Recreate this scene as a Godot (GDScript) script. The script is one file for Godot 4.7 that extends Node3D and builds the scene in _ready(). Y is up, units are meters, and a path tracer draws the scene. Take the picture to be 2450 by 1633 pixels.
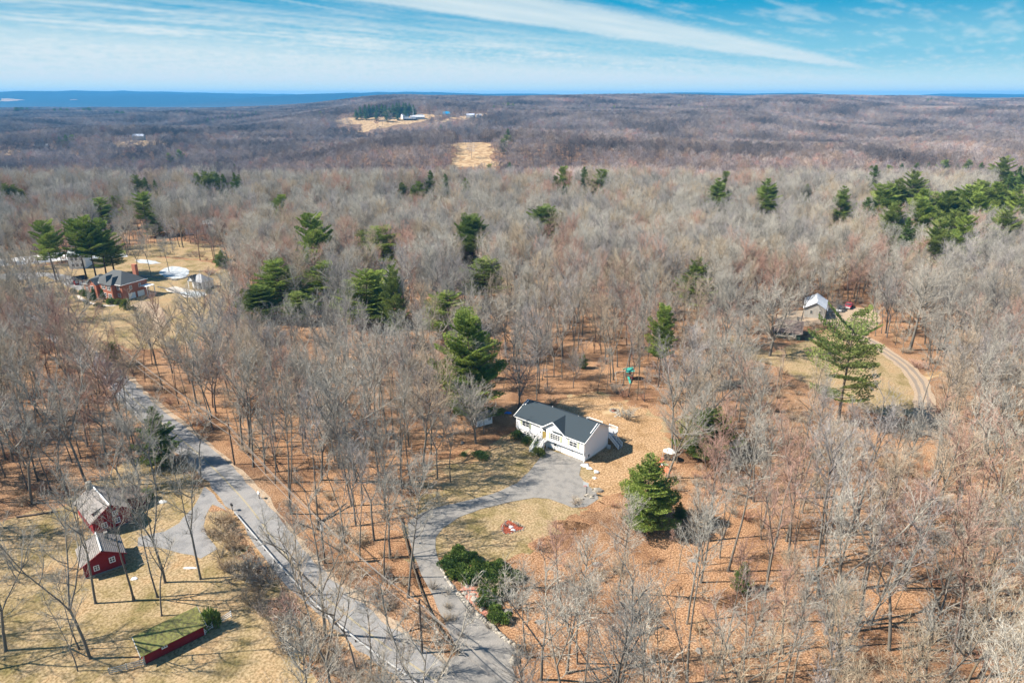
extends Node3D
# A wooded hillside seen from the air in early spring: a white ranch house and its drive, red farm buildings, a brick house, a barn, woods to the horizon.

const UPV := Vector3(0, 1, 0)
const EYE := 66.0

func _ready():
	# camera
	var cam := Camera3D.new()
	cam.name = "camera"
	cam.fov = 53.13
	cam.near = 1.0
	cam.far = 30000.0
	cam.position = Vector3(0, EYE, 0)
	cam.rotation = Vector3(-deg_to_rad(19.797), 0, 0)
	add_child(cam)
	# sky, air, exposure
	var we := WorldEnvironment.new()
	we.name = "world"
	var env := Environment.new()
	env.background_mode = Environment.BG_SKY
	var sky := Sky.new()
	var sm := PanoramaSkyMaterial.new()
	sm.panorama = sky_picture()
	sky.sky_material = sm
	env.sky = sky
	env.tonemap_mode = Environment.TONE_MAPPER_LINEAR
	env.tonemap_exposure = 2.5
	env.fog_enabled = true
	env.fog_density = 0.000085
	env.fog_light_color = Color(0.34, 0.72, 1.0)
	env.sdfgi_enabled = true
	env.ssao_enabled = true
	env.ssil_enabled = true
	we.environment = env
	add_child(we)
	# sun: from the left and a little behind the camera
	var sun := DirectionalLight3D.new()
	sun.name = "sun"
	sun.light_energy = 1.6
	sun.light_color = Color(1.0, 0.955, 0.89)
	sun.light_angular_distance = 0.5
	sun.shadow_enabled = true
	add_child(sun)
	sun.look_at_from_position(Vector3.ZERO, Vector3(1.0, -0.98, -0.09), UPV)
	materials()
	ground_and_clearings()
	roads()
	white_house()
	red_farm()
	brick_house()
	right_homestead()
	far_buildings()
	yard_things()
	kinds_of_trees()
	chosen_trees()
	evergreens()
	shrubs()
	woods()

# ---------------------------------------------------------------- sky
func sky_color(az: float, el: float, n1: FastNoiseLite, n2: FastNoiseLite) -> Color:
	# az, el in radians; thin high cloud lies in a level sheet of height 1 above the eye
	var e := maxf(rad_to_deg(el), 0.0)
	var c := Color(0.43, 0.505, 0.50)
	if e < 3.0:
		c = c.lerp(Color(0.15, 0.34, 0.43), smoothstep(0.3, 3.0, e))
	elif e < 8.0:
		c = Color(0.15, 0.34, 0.43).lerp(Color(0.003, 0.205, 0.355), smoothstep(3.0, 7.0, e))
	else:
		c = Color(0.003, 0.205, 0.355).lerp(Color(0.03, 0.13, 0.32), smoothstep(8.0, 60.0, e))
	var dist := 1.0 / tan(maxf(el, 0.006))
	var x := sin(az) * dist
	var y := cos(az) * dist
	var s := 0.58 * x + 0.815 * y
	var n := 0.815 * x - 0.58 * y
	var fib := n1.get_noise_2d(s * 0.55, n * 3.0)
	var fine := n2.get_noise_2d(s * 2.2, n * 9.0)
	var soft := n2.get_noise_2d(s * 0.25 + 40.0, n * 0.6)
	var cover := 0.0
	# the broad trail that crosses the sky
	var half := 0.98 * (1.0 - smoothstep(14.0, 36.0, s)) + 0.16
	var off := absf(n + 5.4 + 0.08 * fib * minf(s * 0.2, 2.0))
	cover = maxf(cover, (1.0 - smoothstep(half * 0.55, half * 1.12 + 0.05, off + fine * 0.14)) * (0.82 + 0.18 * fib) * (1.0 - smoothstep(24.0, 36.0, s)))
	# the wide veil on the far left
	cover = maxf(cover, smoothstep(-10.5, -17.0, n + 3.4 * fib + 1.4 * fine + 2.0 * soft) * (0.92 + 0.34 * fib + 0.26 * fine) * smoothstep(130.0, 55.0, dist))
	# a thin milky layer over the left half
	cover = maxf(cover, smoothstep(-4.0, -11.0, n) * (0.52 + 0.62 * fib + 0.40 * soft + 0.30 * fine))
	# low broken line of cloud just above the horizon
	cover = maxf(cover, (1.0 - smoothstep(0.05, 0.22, absf(e - 1.15 - 0.10 * fib))) * 0.35 * smoothstep(-0.2, 0.4, fine) * smoothstep(0.2, -0.5, az))
	# a thin second trail between them
	var off2 := absf(n + 10.2 + 0.9 * soft)
	cover = maxf(cover, (1.0 - smoothstep(0.0, 2.3, off2 + fine * 0.5)) * 0.62 * smoothstep(12.0, 18.0, s))
	# narrow aircraft trails
	cover = maxf(cover, (1.0 - smoothstep(0.02, 0.10, absf(n * 0.97 + s * 0.24 + 5.45))) * 0.45 * smoothstep(-0.4, 0.3, fib + 0.2))
	# wisps everywhere else, and more trails overhead
	cover = maxf(cover, smoothstep(-0.15, 0.75, fib + 0.35 * fine + 0.25 * soft) * 0.42)
	cover = maxf(cover, smoothstep(0.25, 0.6, n1.get_noise_2d(s * 0.12 + 90.0, n * 0.5 + 30.0) + 0.12 * fine) * 0.6 * smoothstep(2.0, -2.0, absf(n + 5.4) - 6.0 - 1.0 / maxf(el, 0.01) * 0.0) * smoothstep(0.12, 0.3, el))
	cover *= smoothstep(0.30, 1.25, e)
	var white := Color(0.45, 0.478, 0.492)
	c = c.lerp(white, clampf(cover, 0.0, 1.0))
	return Color(c.r * 0.66, c.g * 0.715, c.b * 0.72)

func sky_picture() -> ImageTexture:
	var n1 := FastNoiseLite.new()
	n1.seed = 11
	n1.frequency = 0.55
	n1.fractal_octaves = 4
	var n2 := FastNoiseLite.new()
	n2.seed = 27
	n2.frequency = 0.6
	n2.fractal_octaves = 3
	var w := 512
	var h := 256
	var px := PackedByteArray()
	px.resize(w * h * 3)
	for j in h:
		var el := PI / 2 - PI * (j + 0.5) / h
		for i in w:
			var az := wrapf(TAU * (i + 0.5) / w, -PI, PI)
			var c := sky_color(az, maxf(el, 0.0), n1, n2).linear_to_srgb()
			var k := (j * w + i) * 3
			px[k] = int(clampf(c.r, 0, 1) * 255.0)
			px[k + 1] = int(clampf(c.g, 0, 1) * 255.0)
			px[k + 2] = int(clampf(c.b, 0, 1) * 255.0)
	var im := Image.create_from_data(w, h, false, Image.FORMAT_RGB8, px)
	var bw := 4096
	var bh := 2048
	im.resize(bw, bh, Image.INTERPOLATE_CUBIC)
	# the low sky once more, finely
	var first := int(bh * (90.0 - 11.0) / 180.0)
	var last := bh / 2
	var low := PackedByteArray()
	low.resize(bw * (last - first) * 3)
	for j in range(first, last):
		var el := PI / 2 - PI * (j + 0.5) / bh
		for i in range(0, bw):
			var az := wrapf(TAU * (i + 0.5) / bw, -PI, PI)
			var k := ((j - first) * bw + i) * 3
			if absf(az) > 0.95 and i % 4 != 0:
				low[k] = low[k - 3]
				low[k + 1] = low[k - 2]
				low[k + 2] = low[k - 1]
				continue
			var c := sky_color(az, el, n1, n2).linear_to_srgb()
			low[k] = int(clampf(c.r, 0, 1) * 255.0)
			low[k + 1] = int(clampf(c.g, 0, 1) * 255.0)
			low[k + 2] = int(clampf(c.b, 0, 1) * 255.0)
	im.blit_rect(Image.create_from_data(bw, last - first, false, Image.FORMAT_RGB8, low), Rect2i(0, 0, bw, last - first), Vector2i(0, first))
	return ImageTexture.create_from_image(im)

# ---------------------------------------------------------------- the lie of the land
func table(t: Array, d: float) -> float:
	var n := t.size()
	if d <= t[0][0]:
		return t[0][1]
	if d >= t[n - 1][0]:
		return t[n - 1][1]
	var i := 0
	while d >= t[i + 1][0]:
		i += 1
	var m0 := 0.0 if i == 0 else float(t[i + 1][1] - t[i - 1][1]) / float(t[i + 1][0] - t[i - 1][0])
	var m1 := 0.0 if i + 1 == n - 1 else float(t[i + 2][1] - t[i][1]) / float(t[i + 2][0] - t[i][0])
	var h := float(t[i + 1][0] - t[i][0])
	var u: float = (d - t[i][0]) / h
	var u2 := u * u
	var u3 := u2 * u
	return (2 * u3 - 3 * u2 + 1) * t[i][1] + (u3 - 2 * u2 + u) * h * m0 + (-2 * u3 + 3 * u2) * t[i + 1][1] + (u3 - u2) * h * m1

const RISE := [[-400, 0], [330, 0], [480, 0], [620, -20], [760, -24], [950, -6], [1200, -17], [1400, -16], [1900, 20], [2300, 33], [2800, 46], [3300, 47], [4500, 20], [7000, 5], [9500, 62], [11000, 86], [14000, 60]]
const VALE := [[-400, 0], [330, 0], [480, 0], [650, -28], [900, -38], [1300, -25], [1800, -14], [2500, -10], [3500, -13], [5000, -34], [7000, -50], [8600, 55], [9500, 88], [11000, 92], [14000, 60]]

func hgt(x: float, z: float) -> float:
	var d := -z
	if d <= 330.0:
		return 0.0
	var t := x / maxf(d, 1.0)
	var w := 1.0 - smoothstep(-0.42, -0.12, t)
	var a := table(RISE, d) - 11.0 * smoothstep(0.35, 0.75, t) * smoothstep(1500.0, 2600.0, d)
	var b := table(VALE, d)
	var u := smoothstep(340.0, 900.0, d)
	var und := u * (2.2 * sin(x / 83.0 + 1.3) * sin(z / 97.0) + (15.0 * smoothstep(560.0, 1300.0, d) - 8.0 * smoothstep(2000.0, 2800.0, d)) * sin(x / 190.0 + 0.5 + d / 700.0) * sin(z / 165.0 + 1.0 + x / 900.0) + 40.0 * smoothstep(6000.0, 9000.0, d) * (sin(x / 700.0 + 2.0 + z / 2100.0) * 0.6 + sin(x / 330.0 + z / 900.0) * 0.4))
	return a + (b - a) * w + und

func on(p: Vector2, up := 0.0) -> Vector3:
	return Vector3(p.x, hgt(p.x, p.y) + up, p.y)

# ---------------------------------------------------------------- shapes
class Shape:
	var v := PackedVector3Array()
	var n := PackedVector3Array()
	var c := PackedColorArray()
	var i := PackedInt32Array()
	func tri(a: Vector3, b: Vector3, d: Vector3, col: Color):
		var k := v.size()
		var m := (d - a).cross(b - a).normalized()
		v.append(a); v.append(b); v.append(d)
		n.append(m); n.append(m); n.append(m)
		c.append(col); c.append(col); c.append(col)
		i.append(k); i.append(k + 1); i.append(k + 2)
	func quad(a: Vector3, b: Vector3, d: Vector3, e: Vector3, col: Color):
		var k := v.size()
		var m := (d - a).cross(b - a).normalized()
		v.append(a); v.append(b); v.append(d); v.append(e)
		for q in 4:
			n.append(m); c.append(col)
		i.append(k); i.append(k + 1); i.append(k + 2)
		i.append(k); i.append(k + 2); i.append(k + 3)
	func poly(p: Array, col: Color):
		for q in range(1, p.size() - 1):
			tri(p[0], p[q], p[q + 1], col)
	func box(at: Vector3, size: Vector3, col := Color.WHITE, b := Basis.IDENTITY):
		var h := size / 2
		var p := []
		for q in 8:
			p.append(at + b * Vector3(h.x if q & 1 else -h.x, h.y if q & 2 else -h.y, h.z if q & 4 else -h.z))
		quad(p[4], p[6], p[7], p[5], col)
		quad(p[1], p[3], p[2], p[0], col)
		quad(p[5], p[7], p[3], p[1], col)
		quad(p[0], p[2], p[6], p[4], col)
		quad(p[2], p[3], p[7], p[6], col)
		quad(p[0], p[4], p[5], p[1], col)
	func tube(pts: PackedVector3Array, r0: float, r1: float, sides: int, col: Color, col2 := Color(0, 0, 0, 0)):
		var m := pts.size()
		var start := v.size()
		for q in m:
			var t := (pts[mini(q + 1, m - 1)] - pts[maxi(q - 1, 0)]).normalized()
			var a := t.cross(Vector3(0.31, 0.2, 0.93)).normalized()
			if a.length_squared() < 0.5:
				a = t.cross(Vector3.RIGHT).normalized()
			var b := t.cross(a)
			var f := float(q) / (m - 1)
			var r := lerpf(r0, r1, f)
			var cc := col if col2.a == 0.0 else col.lerp(col2, f)
			for k in sides:
				var g := TAU * k / sides
				var o := a * cos(g) + b * sin(g)
				v.append(pts[q] + o * r)
				n.append(o)
				c.append(cc)
		for q in m - 1:
			for k in sides:
				var k0 := start + q * sides + k
				var k1 := start + q * sides + (k + 1) % sides
				i.append(k0); i.append(k0 + sides); i.append(k1)
				i.append(k1); i.append(k0 + sides); i.append(k1 + sides)
	func blade(a: Vector3, d: Vector3, w: float, col: Color, side := Vector3(0.4, 0.1, 0.9)):
		var s := d.cross(side).normalized() * w * 0.5
		tri(a - s, a + s, a + d, col)
	func add(o: Shape):
		var k := v.size()
		v.append_array(o.v); n.append_array(o.n); c.append_array(o.c)
		for q in o.i:
			i.append(q + k)
	func mesh() -> ArrayMesh:
		var arr := []
		arr.resize(Mesh.ARRAY_MAX)
		arr[Mesh.ARRAY_VERTEX] = v
		arr[Mesh.ARRAY_NORMAL] = n
		arr[Mesh.ARRAY_COLOR] = c
		arr[Mesh.ARRAY_INDEX] = i
		var m := ArrayMesh.new()
		m.add_surface_from_arrays(Mesh.PRIMITIVE_TRIANGLES, arr)
		return m

var used_names := {}
func numbered(called: String) -> String:
	if not used_names.has(called):
		used_names[called] = 0
		return called
	used_names[called] += 1
	return "%s_%03d" % [called, used_names[called]]

func tag(o: Node, label: String, category := "", group := "", kind := "") -> Node:
	o.set_meta("label", label)
	if category:
		o.set_meta("category", category)
	if group:
		o.set_meta("group", group)
	if kind:
		o.set_meta("kind", kind)
	return o

func thing(called: String, label: String, category: String, at: Vector3, turn := 0.0, group := "") -> Node3D:
	var o := Node3D.new()
	o.name = numbered(called)
	add_child(o)
	o.position = at
	o.rotation.y = turn
	tag(o, label, category, group)
	return o

func part(parent: Node, called: String, s: Shape, m: Material) -> MeshInstance3D:
	var o := MeshInstance3D.new()
	o.name = called if parent != self else numbered(called)
	o.mesh = s.mesh()
	o.material_override = m
	parent.add_child(o, true)
	return o

func boxed(parent: Node, called: String, at: Vector3, size: Vector3, m: Material, b := Basis.IDENTITY) -> MeshInstance3D:
	var s := Shape.new()
	s.box(Vector3.ZERO, size, Color.WHITE, Basis.IDENTITY)
	var o := part(parent, called, s, m)
	o.transform = Transform3D(b, at)
	return o

# ---------------------------------------------------------------- materials
var M := {}
func noise_tex(freq: float, ramp: Array, sd: int, size := 512, octaves := 4, kind := FastNoiseLite.TYPE_SIMPLEX_SMOOTH) -> NoiseTexture2D:
	var f := FastNoiseLite.new()
	f.seed = sd
	f.noise_type = kind
	f.frequency = freq
	f.fractal_octaves = octaves
	f.fractal_gain = 0.68
	var g := Gradient.new()
	var offs := PackedFloat32Array()
	var cols := PackedColorArray()
	for r in ramp:
		offs.append(r[0])
		cols.append((r[1] as Color).linear_to_srgb())
	g.offsets = offs
	g.colors = cols
	var t := NoiseTexture2D.new()
	t.width = size
	t.height = size
	t.seamless = true
	t.noise = f
	t.color_ramp = g
	return t

func flat(col: Color, rough := 0.85, metal := 0.0) -> StandardMaterial3D:
	var m := StandardMaterial3D.new()
	m.albedo_color = col.linear_to_srgb()
	m.roughness = rough
	m.metallic = metal
	m.metallic_specular = 0.3
	m.vertex_color_use_as_albedo = true
	return m

func tiled(tex: Texture2D, metres: float, rough := 0.9, second: Texture2D = null, metres2 := 60.0) -> StandardMaterial3D:
	var m := StandardMaterial3D.new()
	m.albedo_texture = tex
	m.roughness = rough
	m.metallic_specular = 0.2
	m.vertex_color_use_as_albedo = true
	m.uv1_triplanar = true
	m.uv1_world_triplanar = true
	m.uv1_scale = Vector3.ONE / metres
	if second:
		m.detail_enabled = true
		m.detail_albedo = second
		m.detail_blend_mode = BaseMaterial3D.BLEND_MODE_MUL
		m.detail_uv_layer = BaseMaterial3D.DETAIL_UV_2
		m.uv2_triplanar = true
		m.uv2_world_triplanar = true
		m.uv2_scale = Vector3.ONE / metres2
	return m

func materials():
	var blotch := noise_tex(0.013, [[0.0, Color(0.36, 0.34, 0.33)], [0.34, Color(0.66, 0.60, 0.56)], [0.5, Color(0.90, 0.86, 0.80)], [0.7, Color(1.0, 0.97, 0.93)], [1.0, Color(0.92, 0.96, 0.92)]], 5, 512, 6)
	var litter := noise_tex(0.055, [[0.0, Color(0.062, 0.035, 0.023)], [0.34, Color(0.154, 0.088, 0.051)], [0.5, Color(0.282, 0.165, 0.095)], [0.66, Color(0.387, 0.246, 0.151)], [1.0, Color(0.528, 0.400, 0.286)]], 3, 1024, 6)
	M.litter = tiled(litter, 19.0, 0.95, blotch, 113.0)
	var lit_bump := noise_tex(0.055, [[0.0, Color.BLACK], [1.0, Color.WHITE]], 3, 1024, 6)
	M.litter.heightmap_enabled = true
	M.litter.heightmap_texture = lit_bump
	M.litter.heightmap_scale = 5.0
	var grass := noise_tex(0.05, [[0.0, Color(0.110, 0.083, 0.046)], [0.33, Color(0.202, 0.152, 0.087)], [0.5, Color(0.285, 0.216, 0.133)], [0.7, Color(0.350, 0.271, 0.175)], [1.0, Color(0.432, 0.345, 0.239)]], 8, 1024, 5)
	var patches := noise_tex(0.014, [[0.0, Color(0.46, 0.52, 0.34)], [0.3, Color(0.72, 0.72, 0.58)], [0.5, Color(0.92, 0.92, 0.86)], [0.66, Color(1.0, 0.96, 0.90)], [1.0, Color(0.98, 0.84, 0.72)]], 17, 512, 5)
	M.grass = tiled(grass, 27.0, 0.95, patches, 70.0)
	M.leaf_lawn = tiled(noise_tex(0.06, [[0.0, Color(0.11, 0.067, 0.036)], [0.36, Color(0.21, 0.135, 0.073)], [0.5, Color(0.32, 0.212, 0.120)], [0.68, Color(0.40, 0.278, 0.165)], [1.0, Color(0.49, 0.375, 0.25)]], 10, 1024, 5), 30.0, 0.95, noise_tex(0.014, [[0.0, Color(0.62, 0.58, 0.50)], [0.4, Color(0.88, 0.84, 0.78)], [0.6, Color.WHITE], [1.0, Color(1.0, 0.93, 0.86)]], 18, 512, 5), 46.0)
	M.field = tiled(noise_tex(0.03, [[0.0, Color(0.17, 0.105, 0.055)], [0.4, Color(0.28, 0.185, 0.10)], [0.55, Color(0.35, 0.25, 0.145)], [1.0, Color(0.46, 0.35, 0.22)]], 9, 512, 5), 150.0, 0.95)
	M.mulch = tiled(noise_tex(0.12, [[0.0, Color(0.04, 0.012, 0.008)], [0.4, Color(0.16, 0.035, 0.02)], [0.6, Color(0.27, 0.07, 0.04)], [0.8, Color(0.36, 0.14, 0.09)], [1.0, Color(0.50, 0.38, 0.32)]], 21, 512, 3), 14.0)
	M.rocky = tiled(noise_tex(0.10, [[0.0, Color(0.12, 0.05, 0.035)], [0.45, Color(0.32, 0.12, 0.08)], [0.6, Color(0.42, 0.22, 0.16)], [0.8, Color(0.50, 0.40, 0.35)], [1.0, Color(0.58, 0.52, 0.47)]], 23, 512, 4), 9.0)
	M.coral = tiled(noise_tex(0.10, [[0.0, Color(0.36, 0.10, 0.05)], [0.5, Color(0.62, 0.19, 0.10)], [1.0, Color(0.66, 0.30, 0.20)]], 22, 256, 3), 9.0)
	var tar := noise_tex(0.10, [[0.0, Color(0.155, 0.155, 0.159)], [0.5, Color(0.230, 0.230, 0.236)], [1.0, Color(0.304, 0.297, 0.297)]], 31, 512, 5)
	var tar2 := noise_tex(0.02, [[0.0, Color(0.66, 0.66, 0.66)], [0.42, Color(0.86, 0.86, 0.85)], [0.6, Color(0.98, 0.97, 0.95)], [1.0, Color(0.90, 0.88, 0.84)]], 32, 512, 5)
	M.road = tiled(tar, 12.0, 0.85, tar2, 38.0)
	M.drive = tiled(noise_tex(0.10, [[0.0, Color(0.155, 0.150, 0.145)], [0.5, Color(0.225, 0.217, 0.208)], [1.0, Color(0.31, 0.295, 0.28)]], 33, 512, 5), 9.0, 0.9, tar2, 23.0)
	M.dirt = tiled(noise_tex(0.07, [[0.0, Color(0.17, 0.12, 0.08)], [0.5, Color(0.30, 0.23, 0.165)], [1.0, Color(0.42, 0.35, 0.28)]], 35, 512, 5), 15.0)
	M.yellow = flat(Color(0.33, 0.27, 0.14), 0.7)
	M.white_line = flat(Color(0.55, 0.55, 0.52), 0.7)
	M.tree = flat(Color.WHITE, 0.9)
	M.tree.metallic_specular = 0.15
	M.needle = M.tree.duplicate()
	M.needle.backlight_enabled = true
	M.needle.backlight = Color(0.7, 0.7, 0.7)
	M.snow = tiled(noise_tex(0.05, [[0.0, Color(0.46, 0.48, 0.50)], [1.0, Color(0.72, 0.72, 0.72)]], 41, 256, 4), 5.0, 0.7)
	M.ice = tiled(noise_tex(0.03, [[0.0, Color(0.16, 0.19, 0.21)], [0.45, Color(0.33, 0.36, 0.39)], [1.0, Color(0.58, 0.60, 0.62)]], 42, 512, 5), 30.0, 0.45)
	M.siding = flat(Color(0.82, 0.82, 0.84), 0.6)
	M.trim = flat(Color(0.84, 0.84, 0.84), 0.55)
	M.glass = flat(Color(0.035, 0.045, 0.055), 0.12)
	M.glass.metallic_specular = 0.6
	M.shutter = flat(Color(0.46, 0.50, 0.36), 0.7)
	M.shingle = tiled(noise_tex(0.16, [[0.0, Color(0.019, 0.028, 0.036)], [0.5, Color(0.036, 0.049, 0.060)], [1.0, Color(0.060, 0.076, 0.088)]], 51, 512, 4), 7.0, 0.85)
	M.shingle_grey = tiled(noise_tex(0.14, [[0.0, Color(0.16, 0.15, 0.145)], [0.5, Color(0.235, 0.22, 0.215)], [1.0, Color(0.31, 0.295, 0.285)]], 52, 512, 4), 6.0, 0.9)
	M.shingle_dark = tiled(noise_tex(0.14, [[0.0, Color(0.055, 0.062, 0.068)], [1.0, Color(0.125, 0.135, 0.14)]], 53, 512, 4), 7.0, 0.85)
	M.shingle_brown = tiled(noise_tex(0.12, [[0.0, Color(0.08, 0.06, 0.055)], [1.0, Color(0.19, 0.15, 0.135)]], 54, 512, 4), 7.0, 0.9)
	M.moss = tiled(noise_tex(0.03, [[0.0, Color(0.05, 0.045, 0.035)], [0.42, Color(0.12, 0.11, 0.055)], [0.55, Color(0.19, 0.19, 0.055)], [0.75, Color(0.24, 0.235, 0.09)], [1.0, Color(0.26, 0.245, 0.19)]], 55, 512, 5), 9.0, 0.95)
	M.red = flat(Color(0.215, 0.017, 0.022), 0.75)
	M.red_dark = flat(Color(0.15, 0.016, 0.017), 0.75)
	M.brick = tiled(noise_tex(0.2, [[0.0, Color(0.26, 0.095, 0.06)], [0.5, Color(0.38, 0.15, 0.10)], [1.0, Color(0.47, 0.23, 0.165)]], 57, 512, 3), 5.0, 0.85)
	M.metal = tiled(noise_tex(0.03, [[0.0, Color(0.30, 0.36, 0.46)], [0.5, Color(0.50, 0.54, 0.60)], [1.0, Color(0.66, 0.67, 0.70)]], 58, 512, 4), 12.0, 0.5)
	M.old_board = tiled(noise_tex(0.06, [[0.0, Color(0.26, 0.25, 0.22)], [0.5, Color(0.42, 0.41, 0.38)], [1.0, Color(0.55, 0.54, 0.50)]], 59, 256, 4), 3.0, 0.9)
	M.green_wall = flat(Color(0.035, 0.06, 0.045), 0.8)
	M.dark = flat(Color(0.02, 0.02, 0.022), 0.7)
	M.concrete = flat(Color(0.40, 0.37, 0.34), 0.9)
	M.wood_pole = flat(Color(0.115, 0.09, 0.075), 0.9)
	M.wire = flat(Color(0.20, 0.185, 0.17), 0.5)
	M.stone = tiled(noise_tex(0.08, [[0.0, Color(0.13, 0.12, 0.105)], [0.5, Color(0.30, 0.275, 0.235)], [1.0, Color(0.46, 0.43, 0.38)]], 61, 256, 4), 2.3, 0.9)
	M.stone_dark = tiled(noise_tex(0.08, [[0.0, Color(0.09, 0.085, 0.08)], [0.5, Color(0.19, 0.18, 0.17)], [1.0, Color(0.30, 0.29, 0.27)]], 62, 256, 4), 2.3, 0.95)
	M.deck = flat(Color(0.30, 0.31, 0.33), 0.8)
	M.blue = flat(Color(0.03, 0.16, 0.50), 0.5)
	M.teal = flat(Color(0.06, 0.40, 0.33), 0.6)
	M.toy_red = flat(Color(0.60, 0.05, 0.04), 0.5)
	M.car_dark = flat(Color(0.025, 0.03, 0.04), 0.3)
	M.car_red = flat(Color(0.33, 0.025, 0.05), 0.35)
	M.car_silver = flat(Color(0.55, 0.56, 0.58), 0.35)
	M.tyre = flat(Color(0.02, 0.02, 0.02), 0.9)
	M.door_wood = flat(Color(0.30, 0.22, 0.07), 0.6)
	M.galv = flat(Color(0.62, 0.63, 0.64), 0.45, 0.4)
	M.rut = tiled(noise_tex(0.09, [[0.0, Color(0.13, 0.105, 0.085)], [1.0, Color(0.27, 0.235, 0.20)]], 36, 256, 4), 6.0)
	M.rail = flat(Color(0.30, 0.31, 0.32), 0.6)
	M.canvas = flat(Color(0.80, 0.80, 0.78), 0.8)
	M.pool = flat(Color(0.34, 0.38, 0.41), 0.6)
	M.tar_blue = flat(Color(0.02, 0.32, 0.62), 0.5)

# ---------------------------------------------------------------- ground, lawns, fields
var jag: FastNoiseLite
var clearings := []      # [polygon, its middle, its reach]
var thin_spots := []
var veiled := []

func pairs(a: Array) -> PackedVector2Array:
	var p := PackedVector2Array()
	for k in range(0, a.size(), 2):
		p.append(Vector2(a[k], a[k + 1]))
	return p

func remember(list: Array, p: PackedVector2Array, scale := 1.0):
	var q := PackedVector2Array()
	var lo := p[0] * scale
	var hi := lo
	for v in p:
		q.append(v * scale)
		lo = lo.min(v * scale)
		hi = hi.max(v * scale)
	list.append([q, lo, hi])

func inside(list: Array, p: Vector2) -> bool:
	for e in list:
		if p.x > e[1].x and p.x < e[2].x and p.y > e[1].y and p.y < e[2].y and Geometry2D.is_point_in_polygon(p, e[0]):
			return true
	return false

func sheet(called: String, label: String, p: PackedVector2Array, up: float, m: Material, cell: float, ragged := 0.0, parent: Node = self) -> MeshInstance3D:
	# a sheet that follows the ground, with its outline wandering by `ragged` metres
	if jag == null:
		jag = FastNoiseLite.new()
		jag.seed = 4
		jag.frequency = 0.22
		jag.fractal_octaves = 3
	var edge := PackedVector2Array()
	var step := cell if ragged == 0.0 else minf(cell, 1.2 + ragged)
	for k in p.size():
		var a := p[k]
		var b := p[(k + 1) % p.size()]
		var cnt := maxi(1, int(a.distance_to(b) / step))
		var nrm := (b - a).normalized().orthogonal()
		for j in cnt:
			var q := a.lerp(b, float(j) / cnt)
			edge.append(q + nrm * jag.get_noise_2dv(q * (1.0 if ragged < 3.0 else 0.15)) * ragged * 1.8)
	var lo := edge[0]
	var hi := edge[0]
	for q in edge:
		lo = lo.min(q)
		hi = hi.max(q)
	var pts := edge.duplicate()
	var y := lo.y + cell * 0.5
	while y < hi.y:
		var x := lo.x + cell * 0.5
		while x < hi.x:
			var q := Vector2(x, y) + Vector2(jag.get_noise_2d(x * 7.0, y * 7.0), jag.get_noise_2d(y * 7.0, x * 7.0)) * cell * 0.3
			if Geometry2D.is_point_in_polygon(q, edge):
				pts.append(q)
			x += cell
		y += cell
	var idx := Geometry2D.triangulate_delaunay(pts)
	var s := Shape.new()
	for q in pts:
		s.v.append(on(q, up))
		s.n.append(UPV)
		s.c.append(Color.WHITE)
	for k in range(0, idx.size(), 3):
		var c := (pts[idx[k]] + pts[idx[k + 1]] + pts[idx[k + 2]]) / 3.0
		if Geometry2D.is_point_in_polygon(c, edge):
			var turn := (pts[idx[k + 1]] - pts[idx[k]]).cross(pts[idx[k + 2]] - pts[idx[k]])
			s.i.append(idx[k])
			s.i.append(idx[k + (1 if turn > 0.0 else 2)])
			s.i.append(idx[k + (2 if turn > 0.0 else 1)])
	var o := part(parent, called, s, m)
	if parent == self:
		tag(o, label, "", "", "structure")
	return o

func ribbon(path: PackedVector2Array, wide: float) -> PackedVector2Array:
	var l := PackedVector2Array()
	var r := PackedVector2Array()
	for k in path.size():
		var t := (path[mini(k + 1, path.size() - 1)] - path[maxi(k - 1, 0)]).normalized()
		var nn := Vector2(-t.y, t.x) * wide * 0.5
		l.append(path[k] + nn)
		r.append(path[k] - nn)
	r.reverse()
	l.append_array(r)
	return l

func smoothed(a: PackedVector2Array, times := 2) -> PackedVector2Array:
	for t in times:
		var b := PackedVector2Array([a[0]])
		for k in a.size() - 1:
			b.append(a[k].lerp(a[k + 1], 0.25))
			b.append(a[k].lerp(a[k + 1], 0.75))
		b.append(a[a.size() - 1])
		a = b
	return a

func ground_sheet(x0: float, x1: float, d0: float, d1: float, cell: float, hole: Rect2, s: Shape, tone: FastNoiseLite):
	var nx := int(round((x1 - x0) / cell))
	var nz := int(round((d1 - d0) / cell))
	var base := s.v.size()
	for j in nz + 1:
		for i in nx + 1:
			var x := x0 + i * cell
			var z := -(d0 + j * cell)
			s.v.append(Vector3(x, hgt(x, z), z))
			var e := cell
			s.n.append(Vector3(hgt(x - e, z) - hgt(x + e, z), 2 * e, hgt(x, z - e) - hgt(x, z + e)).normalized())
			var k := tone.get_noise_2d(x, z)
			var c := Color(1, 1, 1).lerp(Color(0.82, 0.86, 0.92), clampf(k * 1.6 + 0.35, 0, 1))
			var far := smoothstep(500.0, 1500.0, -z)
			c = c.lerp(Color(0.52, 0.66, 0.95), far * 0.8)  # distance haze painted into the ground colour, besides the fog
			c = c.lerp(Color(0.05, 0.16, 0.30), smoothstep(5500.0, 8000.0, -z))  # far ridge coloured deep blue, again haze put into the ground colour
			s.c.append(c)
	for j in nz:
		for i in nx:
			var mx := x0 + (i + 0.5) * cell
			var md := d0 + (j + 0.5) * cell
			if hole.has_point(Vector2(mx, md)):
				continue
			var k := base + j * (nx + 1) + i
			s.i.append(k); s.i.append(k + nx + 1); s.i.append(k + 1)
			s.i.append(k + 1); s.i.append(k + nx + 1); s.i.append(k + nx + 2)

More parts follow.
